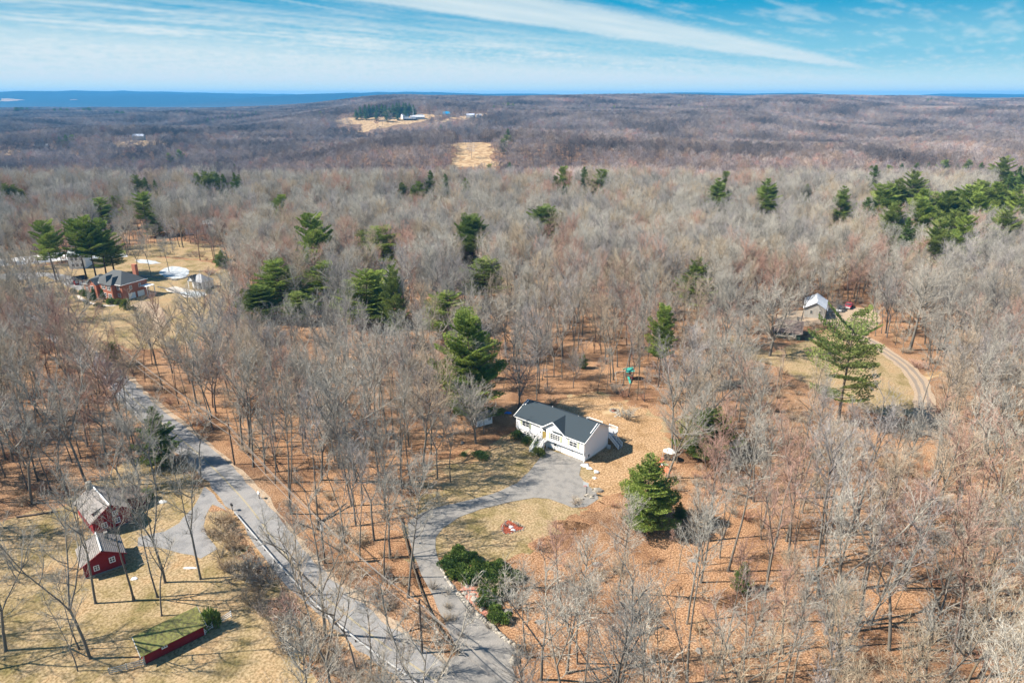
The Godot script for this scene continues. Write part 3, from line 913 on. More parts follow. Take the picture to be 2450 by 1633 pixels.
	win(h, Vector3(14.55, 3.2, 0.64), 0, 1.7, 1.1, 2, 2, true)
	win(h, Vector3(2.6, 1.25, 0.02), 0, 1.5, 0.8, 2, 2)
	win(h, Vector3(5.2, 1.25, 0.02), 0, 1.5, 0.8, 2, 2)
	win(h, Vector3(9.9, 1.25, 0.02), 0, 0.6, 0.85, 1, 2)
	win(h, Vector3(L + 0.01, 0.9, -1.1), PI / 2, 0.6, 0.7, 1, 2)
	# entrance with arched light over the door
	var d := boxed(h, "door", Vector3(7.35, 2.55, 0.26), Vector3(0.85, 1.75, 0.09), M.door_wood)
	boxed(d, "handle", Vector3(0.33, -0.1, 0.06), Vector3(0.05, 0.16, 0.05), M.galv)
	s = Shape.new()
	for x in [6.72, 7.98]:
		s.box(Vector3(x, 2.55, 0.27), Vector3(0.2, 1.75, 0.10))
	s.box(Vector3(7.35, 3.46, 0.27), Vector3(1.5, 0.09, 0.11))
	part(h, "door_surround", s, M.trim)
	s = Shape.new()
	for k in 8:
		var t0 := PI * k / 8
		var t1 := PI * (k + 1) / 8
		s.tri(Vector3(7.35, 3.5, 0.262), Vector3(7.35 + 0.6 * cos(t1), 3.5 + 0.45 * sin(t1), 0.262), Vector3(7.35 + 0.6 * cos(t0), 3.5 + 0.45 * sin(t0), 0.262), Color.WHITE)
	part(h, "fanlight", s, M.glass)
	boxed(h, "wall_lamp", Vector3(6.35, 3.0, 0.3), Vector3(0.14, 0.28, 0.16), M.dark)
	# landing and stairs with white rails
	boxed(h, "landing", Vector3(7.3, 1.55, 0.95), Vector3(1.9, 0.14, 1.45), M.deck)
	for x in [6.45, 8.15]:
		for z in [0.5, 1.6]:
			boxed(h, "landing_post", Vector3(x, 0.74, z), Vector3(0.14, 1.48, 0.14), M.trim)
	for k in 8:
		boxed(h, "step", Vector3(7.3, 1.4 - 0.18 * k, 1.82 + 0.26 * k), Vector3(1.5, 0.07, 0.3), M.deck)
	for x in [6.5, 8.1]:
		s = Shape.new()
		s.tube(PackedVector3Array([Vector3(x, 1.35, 1.65), Vector3(x, 0.02, 3.8)]), 0.14, 0.14, 4, Color.WHITE)
		part(h, "stringer", s, M.trim)
	for x in [6.42, 8.18]:
		railing(h, Vector3(x, 1.62, 0.3), Vector3(x, 1.62, 1.65))
		railing(h, Vector3(x, 1.5, 1.75), Vector3(x, 0.05, 3.85))
	# deck behind the house
	boxed(h, "deck", Vector3(13.6, 1.9, -W - 1.75), Vector3(7.2, 0.16, 3.3), M.deck)
	for x in [10.2, 13.6, 17.0]:
		boxed(h, "deck_post", Vector3(x, 0.91, -W - 3.2), Vector3(0.16, 1.82, 0.16), M.trim)
	railing(h, Vector3(10.05, 1.98, -W - 0.2), Vector3(10.05, 1.98, -W - 3.35), 1.05)
	railing(h, Vector3(10.05, 1.98, -W - 3.35), Vector3(13.4, 1.98, -W - 3.35), 1.05)
	railing(h, Vector3(15.1, 1.98, -W - 3.35), Vector3(17.15, 1.98, -W - 3.35), 1.05)
	railing(h, Vector3(17.15, 1.98, -W - 3.35), Vector3(17.15, 1.98, -W - 1.6), 1.05)
	for k in 8:
		boxed(h, "step", Vector3(17.4 + 0.28 * k, 1.75 - 0.22 * k, -W - 0.8), Vector3(0.3, 0.07, 1.4), M.deck)
	railing(h, Vector3(17.2, 1.9, -W - 0.05), Vector3(19.4, 0.1, -W - 0.05), 0.95)
	railing(h, Vector3(17.2, 1.9, -W - 1.5), Vector3(19.4, 0.1, -W - 1.5), 0.95)
	for q in [[5.2, -5.2], [11.8, -4.9], [13.4, -5.6]]:
		s = Shape.new()
		s.tube(PackedVector3Array([Vector3(q[0], 5.2, q[1]), Vector3(q[0], 6.3, q[1])]), 0.09, 0.09, 6, Color.WHITE)
		part(h, "vent_pipe", s, M.trim)
	boxed(h, "air_unit", Vector3(17.6, 0.35, -7.4), Vector3(0.6, 0.7, 0.6), M.galv)

	# shed in the trees to the left
	var sa := Vector2(-6.9, -130.1)
	var sb := Vector2(-4.5, -131.5)
	var sh := thing("garden_shed", "small white shed under the broad oak left of the white house", "shed", on(sa), facing(sa, sb))
	part(sh, "wall", walls(-0.6, 3.1, 0, -2.6, 0, 1.75), M.siding)
	var g2 := Shape.new()
	gable_end(g2, -0.6, 0, -2.6, 1.75, 2.6)
	gable_end(g2, 3.0, 0, -2.6, 1.75, 2.6)
	part(sh, "gable", g2, M.siding)
	gable_slopes(sh, M.shingle_grey, -0.6, 3.1, 0, -2.6, 1.75, 2.6, 0.2, 0.08)
	win(sh, Vector3(2.45, 1.2, 0.01), 0, 0.6, 0.6, 2, 2)
	var dd := boxed(sh, "door", Vector3(1.2, 0.8, 0.02), Vector3(1.0, 1.5, 0.06), M.trim)
	boxed(dd, "handle", Vector3(0.4, 0, 0.05), Vector3(0.05, 0.14, 0.05), M.dark)

func red_gabled(called: String, label: String, fa: Vector2, fb: Vector2, depth: float, ye: float, yr: float, dormer: bool) -> Node3D:
	# a barn-red house whose gable faces the camera: own x along its front, ridge along z
	var h := thing(called, label, "house", on(fa), facing(fa, fb))
	var w := fa.distance_to(fb)
	part(h, "wall", walls(0, w, 0, -depth, 0.25, ye), M.red)
	boxed(h, "foundation", Vector3(w / 2, 0.12, -depth / 2), Vector3(w + 0.08, 0.26, depth + 0.08), M.stone_dark)
	var s := Shape.new()
	for z in [0.0, -depth]:
		s.tri(Vector3(0, ye, z), Vector3(w / 2, yr, z), Vector3(w, ye, z), Color.WHITE)
	part(h, "gable", s, M.red)
	var over := 0.35
	var drop := (yr - ye) / (w / 2) * over
	for sd in [0, 1]:
		s = Shape.new()
		var xo := -over if sd == 0 else w + over
		slab(s, Vector3(w / 2, yr, 0.3), Vector3(w / 2, yr, -depth - 0.3), Vector3(xo, ye - drop, -depth - 0.3), Vector3(xo, ye - drop, 0.3), 0.12)
		var roof := part(h, "roof", s, M.shingle_grey)
		# courses of shingles, each proud of the one above
		var cnt := 13
		for k in cnt:
			var f0 := (k + 0.2) / cnt
			var p := Vector3(lerpf(w / 2, xo, f0), lerpf(yr, ye - drop, f0) + 0.025, 0)
			var dirx := Vector3(xo - w / 2, ye - drop - yr, 0).normalized()
			var up := Vector3(-dirx.y, dirx.x, 0)
			if up.y < 0:
				up = -up
			var c := Shape.new()
			c.box(Vector3.ZERO, Vector3(0.11, 0.07, depth + 0.56), Color(0.74, 0.74, 0.74) if k % 2 else Color(0.85, 0.84, 0.83), Basis(dirx, up, dirx.cross(up)))
			var o := part(roof, "shingle_course", c, M.shingle_grey)
			o.position = p + Vector3(0, 0, -depth / 2)
	s = Shape.new()
	s.tube(PackedVector3Array([Vector3(w / 2, yr + 0.04, 0.33), Vector3(w / 2, yr + 0.04, -depth - 0.33)]), 0.13, 0.13, 5, Color.WHITE)
	part(h, "ridge_cap", s, flat(Color(0.50, 0.52, 0.53)))
	s = Shape.new()
	for e in [[Vector3(-over, ye - drop - 0.05, 0.32), Vector3(w / 2, yr - 0.05, 0.32)], [Vector3(w / 2, yr - 0.05, 0.32), Vector3(w + over, ye - drop - 0.05, 0.32)]]:
		s.tube(PackedVector3Array(e), 0.09, 0.09, 4, Color.WHITE)
	part(h, "rake_board", s, M.red_dark)
	return h

func red_farm():
	var a := Vector2(-61.9, -81.5)
	var b := Vector2(-57.7, -84.7)
	var h := red_gabled("red_cottage", "smaller dark red cottage with grey shingled gable roof, nearer of the two red houses", a, b, 5.0, 2.35, 3.85, false)
	var w := a.distance_to(b)
	win(h, Vector3(w * 0.70, 1.75, 0.02), 0, 0.6, 0.8, 2, 2)
	win(h, Vector3(w * 0.30, 1.25, 0.02), 0, 0.55, 0.75, 2, 2)
	win(h, Vector3(w + 0.01, 1.4, -2.2), PI / 2, 0.6, 0.8, 2, 2)
	boxed(h, "chimney", Vector3(w * 0.72, 3.7, -3.9), Vector3(0.5, 1.1, 0.5), M.stone_dark)
	a = Vector2(-66.4, -91.7)
	b = Vector2(-62.5, -95.8)
	h = red_gabled("red_farmhouse", "larger dark red farmhouse with grey shingled roof behind the nearer red cottage", a, b, 8.2, 2.75, 4.6, true)
	w = a.distance_to(b)
	win(h, Vector3(w * 0.60, 2.75, 0.02), 0, 0.6, 0.75, 2, 2)
	win(h, Vector3(w * 0.62, 1.35, 0.02), 0, 0.65, 0.85, 2, 2)
	win(h, Vector3(w * 0.28, 1.35, 0.02), 0, 0.65, 0.85, 2, 2)
	for z in [-2.0, -5.0]:
		win(h, Vector3(w + 0.01, 1.7, z), PI / 2, 0.7, 0.9, 2, 2)
	boxed(h, "chimney", Vector3(w * 0.42, 4.7, -8.2), Vector3(0.8, 1.5, 0.8), M.stone)
	# dormer on the left slope and the low wing on the right
	part(h, "dormer_wall", walls(0.5, 1.9, -1.0, -3.0, 2.6, 3.6), M.red)
	var s := Shape.new()
	slab(s, Vector3(2.4, 4.3, -0.8), Vector3(2.4, 4.3, -3.2), Vector3(0.2, 3.6, -3.2), Vector3(0.2, 3.6, -0.8), 0.1)
	part(h, "dormer_roof", s, M.shingle_grey)
	part(h, "wing", walls(w, w + 3.4, -3.6, -8.0, 0.1, 1.9), M.red_dark)
	s = Shape.new()
	slab(s, Vector3(w + 0.1, 2.7, -3.3), Vector3(w + 0.1, 2.7, -8.3), Vector3(w + 3.8, 1.8, -8.3), Vector3(w + 3.8, 1.8, -3.3), 0.12)
	part(h, "wing_roof", s, M.shingle_brown)

	# the long shed with the moss on its roof
	a = Vector2(-45.3, -65.7)
	b = Vector2(-40.0, -70.6)
	var sh := thing("long_shed", "long low red shed with mossy green brown roof beside the dry lawn", "shed", on(a), facing(a, b))
	var l := a.distance_to(b)
	var dp := 3.4
	part(sh, "wall", walls(0, l, 0, -dp, 0.06, 1.75), M.red)
	for k in 18:
		var bx := (k + 0.5) * l / 18
		boxed(sh, "board", Vector3(bx, 0.9, 0.012), Vector3(l / 18 - 0.035, 1.66, 0.035), M.red)
	s = Shape.new()
	for x in [0.0, l]:
		s.tri(Vector3(x, 1.75, 0), Vector3(x, 2.85, -dp * 0.72), Vector3(x, 1.75, -dp), Color.WHITE)
	part(sh, "gable", s, M.red)
	s = Shape.new()
	slab(s, Vector3(-0.3, 2.92, -dp * 0.72), Vector3(l + 0.3, 2.92, -dp * 0.72), Vector3(l + 0.3, 1.70, 0.4), Vector3(-0.3, 1.70, 0.4), 0.12)
	part(sh, "roof", s, M.moss)
	s = Shape.new()
	slab(s, Vector3(-0.3, 2.92, -dp * 0.72), Vector3(l + 0.3, 2.92, -dp * 0.72), Vector3(l + 0.3, 1.7, -dp - 0.3), Vector3(-0.3, 1.7, -dp - 0.3), 0.12)
	part(sh, "roof", s, M.moss)
	s = Shape.new()
	s.tube(PackedVector3Array([Vector3(-0.33, 1.62, 0.42), Vector3(-0.33, 2.86, -dp * 0.72)]), 0.07, 0.07, 4, Color.WHITE)
	s.tube(PackedVector3Array([Vector3(l + 0.33, 1.62, 0.42), Vector3(l + 0.33, 2.86, -dp * 0.72)]), 0.07, 0.07, 4, Color.WHITE)
	s.box(Vector3(0.02, 0.9, 0.03), Vector3(0.16, 1.7, 0.09))
	part(sh, "trim_board", s, M.old_board)
	win(sh, Vector3(l * 0.34, 1.32, 0.03), 0, 0.5, 0.4, 2, 2)
	# white fences at both sides of the bush
	fence("white_fence", "short white rail fence between the long red shed and the round bush", Vector2(-40.0, -70.7), Vector2(-39.5, -71.9))
	fence("white_fence", "white rail fence on the far side of the round bush by the red shed", Vector2(-38.8, -72.7), Vector2(-37.8, -73.9))
	fence("grey_fence", "weathered grey rail fence at the near left corner of the red shed", Vector2(-48.8, -64.2), Vector2(-45.3, -65.6), M.old_board)

func fence(called: String, label: String, a: Vector2, b: Vector2, m: Material = null):
	var f := thing(called, label, "fence", on(a), facing(a, b))
	var l := a.distance_to(b)
	var mm: Material = m if m else M.trim
	var cnt := maxi(1, int(l / 1.4))
	for k in cnt + 1:
		boxed(f, "post", Vector3(l * k / cnt, 0.5, 0), Vector3(0.1, 1.0, 0.1), mm)
	for y in [0.3, 0.6, 0.9]:
		boxed(f, "rail", Vector3(l / 2, y, 0.07), Vector3(l, 0.11, 0.035), mm)

func hip(s: Shape, x0: float, x1: float, z0: float, z1: float, ye: float, yr: float, over := 0.4):
	# hip roof with its ridge along the longer side (z0 is the front)
	x0 -= over
	x1 += over
	z0 += over
	z1 -= over
	var a := Vector3(x0, ye, z0)
	var b := Vector3(x1, ye, z0)
	var c := Vector3(x1, ye, z1)
	var d := Vector3(x0, ye, z1)
	var w := x1 - x0
	var dp := z0 - z1
	var r := minf(w, dp) / 2
	var e := Vector3(x0 + r, yr, (z0 + z1) / 2) if w >= dp else Vector3((x0 + x1) / 2, yr, z0 - r)
	var f := Vector3(x1 - r, yr, (z0 + z1) / 2) if w >= dp else Vector3((x0 + x1) / 2, yr, z1 + r)
	if w >= dp:
		s.quad(a, e, f, b, Color.WHITE)
		s.quad(c, f, e, d, Color.WHITE)
		s.tri(b, f, c, Color.WHITE)
		s.tri(d, e, a, Color.WHITE)
	else:
		s.tri(a, e, b, Color.WHITE)
		s.tri(c, f, d, Color.WHITE)
		s.quad(b, e, f, c, Color.WHITE)
		s.quad(d, f, e, a, Color.WHITE)
	s.quad(a - UPV * 0.12, b - UPV * 0.12, c - UPV * 0.12, d - UPV * 0.12, Color.WHITE)

func brick_house():
	var a := Vector2(-151.5, -232.1)
	var b := Vector2(-132.7, -224.2)
	var l := a.distance_to(b)
	var h := thing("brick_house", "large red brick house with dark hipped roofs at the far left lawn", "house", on(a), facing(a, b))
	var dp := 10.0
	var ye := 5.6
	var yr := 9.0
	part(h, "wall", walls(l * 0.32, l, 0, -dp, 0, ye), M.brick)
	part(h, "wing", walls(0, l * 0.34, -1.2, -dp + 0.6, 0, 3.9), M.brick)
	var s := Shape.new()
	hip(s, l * 0.32, l, 0, -dp, ye, yr)
	part(h, "roof", s, M.shingle_dark)
	s = Shape.new()
	hip(s, 0, l * 0.36, -1.2, -dp + 0.6, 3.9, 6.6)
	part(h, "wing_roof", s, M.shingle_dark)
	# front bays: the gabled entrance and two hipped bays
	var bays := [[0.30, 0.50, 1.7, 4.9, 6.9], [0.55, 0.72, 1.0, 5.5, 7.9], [0.72, 0.86, 1.5, 5.5, 7.7]]
	for k in 3:
		var q: Array = bays[k]
		part(h, "bay", walls(l * q[0], l * q[1], q[2], -0.3, 0, q[3]), M.brick)
		s = Shape.new()
		var m: float = l * (q[0] + q[1]) / 2
		var x0: float = l * q[0] - 0.3
		var x1: float = l * q[1] + 0.3
		var zf: float = q[2] + 0.3
		var zb := -3.6
		if k == 0:
			slab(s, Vector3(m, q[4], zf), Vector3(m, q[4], zb), Vector3(x0, q[3], zb), Vector3(x0, q[3], zf), 0.1)
			slab(s, Vector3(m, q[4], zf), Vector3(m, q[4], zb), Vector3(x1, q[3], zb), Vector3(x1, q[3], zf), 0.1)
			var gt := Shape.new()
			gt.tri(Vector3(l * q[0], q[3], q[2]), Vector3(m, q[4] - 0.15, q[2]), Vector3(l * q[1], q[3], q[2]), Color.WHITE)
			part(h, "gable", gt, M.brick)
		else:
			s.tri(Vector3(x0, q[3], zf), Vector3(m, q[4], -0.6), Vector3(x1, q[3], zf), Color.WHITE)
			s.quad(Vector3(x0, q[3], zf), Vector3(x0, q[3], zb), Vector3(m, q[4], zb), Vector3(m, q[4], -0.6), Color.WHITE)
			s.quad(Vector3(x1, q[3], zf), Vector3(m, q[4], -0.6), Vector3(m, q[4], zb), Vector3(x1, q[3], zb), Color.WHITE)
		part(h, "bay_roof", s, M.shingle_dark)
		win(h, Vector3(m, q[3] - 1.1, q[2] + 0.01), 0, 1.5, 1.3, 2, 2)
		win(h, Vector3(m, 1.6, q[2] + 0.01), 0, 1.5, 1.5, 2, 2)
	boxed(h, "chimney", Vector3(l * 0.86, 8.4, -8.6), Vector3(1.6, 4.6, 1.1), M.brick)
	for q in [[0.92, 4.3], [0.92, 1.8], [0.06, 2.2], [0.2, 2.2]]:
		win(h, Vector3(l * q[0], q[1], 0.01 if q[0] > 0.3 else -1.19), 0, 1.1, 1.3, 2, 2)
	for z in [-3.4, -7.0]:
		win(h, Vector3(l + 0.01, 3.9, z), PI / 2, 0.8, 1.3, 2, 2)
		var gd := boxed(h, "garage_door", Vector3(l + 0.03, 1.0, z), Vector3(0.08, 2.0, 2.7), M.trim)
		for r in 4:
			boxed(gd, "panel", Vector3(0.05, (r - 1.5) * 0.48, 0), Vector3(0.03, 0.38, 2.5), M.trim)
	s = Shape.new()
	s.box(Vector3(l * 0.66, ye - 0.1, 0.45), Vector3(l * 0.7, 0.2, 0.08))
	s.box(Vector3(l + 0.43, ye - 0.1, -dp / 2), Vector3(0.08, 0.2, dp + 0.8))
	s.box(Vector3(l * 0.16, 3.8, -0.75), Vector3(l * 0.36, 0.2, 0.08))
	part(h, "eave_trim", s, M.trim)
	var dr := boxed(h, "door", Vector3(l * 0.52, 1.2, 0.05), Vector3(1.2, 2.3, 0.1), M.trim)
	boxed(dr, "handle", Vector3(0.45, 0, 0.08), Vector3(0.08, 0.2, 0.06), M.dark)
	# rear porch on white posts
	boxed(h, "porch_roof", Vector3(l + 1.6, 3.6, -8.6), Vector3(3.4, 0.15, 3.4), M.trim)
	for q in [[3.1, -7.1], [3.1, -10.1], [0.3, -10.1]]:
		boxed(h, "porch_post", Vector3(l + q[0], 1.75, q[1]), Vector3(0.18, 3.5, 0.18), M.trim)
	# front path
	sheet("path", "pale curving path along the front of the brick house", ribbon(smoothed(pairs([-152.6, -231.0, -147.9, -225.8, -144.3, -222.7, -139.4, -219.8, -135.0, -218.3, -132.4, -219.3, -131.5, -220.8])), 1.3), 0.05, M.concrete, 1.5)
	# shed with the white doors
	a = Vector2(-161.6, -244.5)
	b = Vector2(-158.9, -246.9)
	var sh := thing("garden_shed", "maroon garden shed with white double doors beside the brick house drive", "shed", on(a), facing(a, b))
	l = a.distance_to(b)
	part(sh, "wall", walls(0, l, 0, -3.2, 0, 2.0), M.red_dark)
	s = Shape.new()
	gable_end(s, 0, 0, -3.2, 2.0, 3.1)
	gable_end(s, l - 0.12, 0, -3.2, 2.0, 3.1)
	part(sh, "gable", s, M.red_dark)
	gable_slopes(sh, M.shingle, 0, l, 0, -3.2, 2.0, 3.1, 0.25, 0.1)
	for x in [0.44, 0.56]:
		var d := boxed(sh, "door", Vector3(l * x, 0.95, 0.03), Vector3(l * 0.11, 1.8, 0.06), M.trim)
		boxed(d, "pane", Vector3(0, 0.45, 0.03), Vector3(l * 0.06, 0.5, 0.03), M.glass)
	win(sh, Vector3(l * 0.18, 1.2, 0.01), 0, 0.6, 0.8, 2, 2)
	win(sh, Vector3(l * 0.84, 1.2, 0.01), 0, 0.6, 0.8, 2, 2)
	# pool house and covered pool
	a = Vector2(-117.5, -241.0)
	b = Vector2(-111.5, -238.7)
	var ph := thing("pool_house", "small white pool house with grey roof right of the brick house", "pool house", on(a), facing(a, b))
	l = a.distance_to(b)
	part(ph, "wall", walls(0.2, l - 0.1, -1.0, -5.0, 0, 2.7), M.siding)
	s = Shape.new()
	hip(s, 0, l, 0.4, -5.0, 2.7, 5.0, 0.3)
	part(ph, "roof", s, flat(Color(0.30, 0.31, 0.33)))
	s = Shape.new()
	slab(s, Vector3(1.6, 4.9, 1.2), Vector3(1.6, 4.9, -2.2), Vector3(0.2, 3.0, -2.2), Vector3(0.2, 3.0, 1.2), 0.08)
	slab(s, Vector3(1.6, 4.9, 1.2), Vector3(1.6, 4.9, -2.2), Vector3(3.0, 3.0, -2.2), Vector3(3.0, 3.0, 1.2), 0.08)
	part(ph, "porch_roof", s, M.shingle_dark)
	s = Shape.new()
	s.tri(Vector3(0.4, 3.0, 1.0), Vector3(1.6, 4.7, 1.0), Vector3(2.8, 3.0, 1.0), Color.WHITE)
	part(ph, "gable", s, M.trim)
	for x in [0.4, 2.8, 4.2, l]:
		boxed(ph, "porch_post", Vector3(x, 1.4, 0.9 if x < 3 else 0.5), Vector3(0.18, 2.8, 0.18), M.trim)
	win(ph, Vector3(l * 0.6, 1.6, -0.99), 0, 1.0, 1.1, 2, 2)
	sheet("pool_terrace", "pale stone terrace round the covered pool", pairs([-126.6, -240.4, -124.0, -243.3, -117.0, -238.7, -110.0, -235.9, -107.5, -231.5, -109.5, -227.8, -114.4, -228.9, -118.1, -233.2, -123.8, -236.5]), 0.03, M.concrete, 3.0)
	sheet("pool_cover", "white winter cover over the swimming pool", pairs([-118.8, -235.3, -113.0, -235.9, -108.8, -234.2, -108.3, -231.0, -112.6, -229.9, -116.4, -232.1]), 0.08, M.pool, 2.0)
	sheet("frozen_pond", "white frozen pond right of the brick house", pairs([-141.3, -266.2, -141.6, -271.1, -139.9, -274.0, -136.5, -274.0, -132.5, -271.1, -128.6, -264.8, -126.7, -259.5, -127.1, -255.6, -129.9, -254.3, -134.6, -257.5, -138.5, -261.5]), 0.05, M.ice, 3.0, 0.7)
	sheet("frozen_pond", "small pale patch of ice among the trunks behind the large pond", pairs([-161.0, -285.4, -159.0, -287.8, -151.3, -283.8, -146.9, -280.0, -150.7, -278.5, -155.9, -280.0]), 0.05, M.ice, 3.0, 0.5)
	var snow := sheet("snow_field", "white snowy lake shore behind the trees at the left edge", pairs([-231.4, -283.8, -216.3, -290.2, -209.2, -295.9, -201.3, -301.1, -181.2, -298.5, -171.9, -298.5, -167.8, -292.6, -177.4, -288.6, -191.6, -285.4, -202.5, -277.7, -222.5, -271.9]), 0.04, M.snow, 4.0, 1.0)
	snow.visible = true
	# white house behind the pines
	a = Vector2(-179.0, -269.7)
	b = Vector2(-173.1, -271.1)
	var wh := thing("white_house", "pale white two storey house half hidden behind tall pines at the far left", "house", on(a), facing(a, b))
	l = a.distance_to(b)
	part(wh, "wall", walls(0, l, 0, -7.5, 0, 5.4), M.siding)
	s = Shape.new()
	gable_end(s, 0, 0, -7.5, 5.4, 7.2)
	gable_end(s, l - 0.12, 0, -7.5, 5.4, 7.2)
	part(wh, "gable", s, M.siding)
	gable_slopes(wh, flat(Color(0.36, 0.40, 0.40)), 0, l, 0, -7.5, 5.4, 7.2)
	for x in [0.25, 0.5, 0.78]:
		win(wh, Vector3(l * x, 4.0, 0.01), 0, 0.9, 1.2, 2, 2)
		win(wh, Vector3(l * x, 1.5, 0.01), 0, 0.9, 1.2, 2, 2)

func right_homestead():
	# the weathered barn: its gable faces the camera
	var a := Vector2(92.5, -206.4)
	var b := Vector2(98.3, -203.8)
	var h := thing("barn", "weathered grey board barn with shining blue grey metal roof", "barn", on(a), facing(a, b))
	var w := a.distance_to(b)
	var dp := 11.5
	part(h, "wall", walls(0, w, 0, -dp, 0, 3.0), M.old_board)
	var s := Shape.new()
	for z in [0.0, -dp]:
		s.tri(Vector3(0, 3.0, z), Vector3(w / 2, 5.0, z), Vector3(w, 3.0, z), Color.WHITE)
	part(h, "gable", s, M.old_board)
	for k in 22:
		var x := (k + 0.5) * w / 22
		var top := 3.0 + 2.0 * (1.0 - absf(x - w / 2) / (w / 2)) - 0.1
		boxed(h, "board", Vector3(x, top / 2, 0.02), Vector3(w / 22 - 0.07, top, 0.05), M.old_board if k % 3 else M.concrete)
	for sd in [0, 1]:
		s = Shape.new()
		var xo := -0.4 if sd == 0 else w + 0.4
		slab(s, Vector3(w / 2, 5.15, 0.4), Vector3(w / 2, 5.15, -dp - 0.4), Vector3(xo, 2.95, -dp - 0.4), Vector3(xo, 2.95, 0.4), 0.1)
		var roof := part(h, "roof", s, M.metal)
		for k in 12:
			var c := Shape.new()
			var z := 0.3 - (dp + 0.6) * k / 11.0
			c.tube(PackedVector3Array([Vector3(w / 2, 5.17, z), Vector3(xo, 2.97, z)]), 0.035, 0.035, 4, Color.WHITE)
			part(roof, "seam", c, M.metal)
	win(h, Vector3(w * 0.32, 1.9, 0.05), 0, 0.6, 1.0, 1, 2, false, M.old_board)
	win(h, Vector3(w * 0.72, 1.9, 0.05), 0, 0.6, 1.0, 1, 2, false, M.old_board)
	s = Shape.new()
	s.tube(PackedVector3Array([Vector3(w / 2 + 0.2, 5.0, -1.5), Vector3(w / 2 + 0.2, 5.8, -1.5)]), 0.12, 0.12, 6, Color.WHITE)
	part(h, "vent_pipe", s, M.trim)
	# dark ranch house under the oak
	a = Vector2(76.2, -186.9)
	b = Vector2(82.5, -184.0)
	var r := thing("dark_ranch_house", "low dark green house with brown roof under a spreading bare oak", "house", on(a), facing(a, b))
	var l := a.distance_to(b)
	part(r, "wall", walls(0, l, 0, -8.5, 0, 2.3), M.green_wall)
	s = Shape.new()
	gable_end(s, 0, 0, -8.5, 2.3, 4.6)
	gable_end(s, l - 0.12, 0, -8.5, 2.3, 4.6)
	part(r, "gable", s, M.green_wall)
	gable_slopes(r, M.shingle_brown, 0, l, 0, -8.5, 2.3, 4.6, 0.45, 0.14)
	for x in [0.16, 0.72]:
		win(r, Vector3(l * x, 1.5, 0.01), 0, 1.2, 0.9, 3, 2)
	boxed(r, "door", Vector3(l * 0.45, 1.05, 0.02), Vector3(0.9, 2.0, 0.08), M.dark)
	boxed(r, "chimney", Vector3(l * 0.8, 4.7, -5.2), Vector3(0.7, 1.2, 0.7), M.dark)
	# two parked trucks
	truck("pickup_truck", "dark blue grey pickup truck parked beside the weathered barn", Vector2(105.9, -211.3), Vector2(108.8, -215.5), M.car_dark, M.car_silver)
	truck("pickup_truck", "red and white pickup truck parked right of the dark truck by the barn", Vector2(110.1, -214.5), Vector2(112.8, -218.3), M.car_red, M.car_silver)
	# heap of old boards and machinery by the barn wall
	var heap := thing("timber_heap", "untidy heap of grey boards and scrap against the barn's right side", "heap", on(Vector2(102.8, -208.6)))
	var rr := RandomNumberGenerator.new()
	rr.seed = 12
	for k in 16:
		var o := boxed(heap, "board", Vector3(rr.randf_range(-1.6, 1.6), 0.15 + 0.07 * k, rr.randf_range(-1.6, 1.6)), Vector3(rr.randf_range(1.6, 3.4), 0.08, 0.22), M.old_board if k % 3 else M.shingle_brown, Basis.from_euler(Vector3(rr.randf_range(-0.15, 0.15), rr.randf_range(0, TAU), rr.randf_range(-0.2, 0.2))))
		o.visible = true

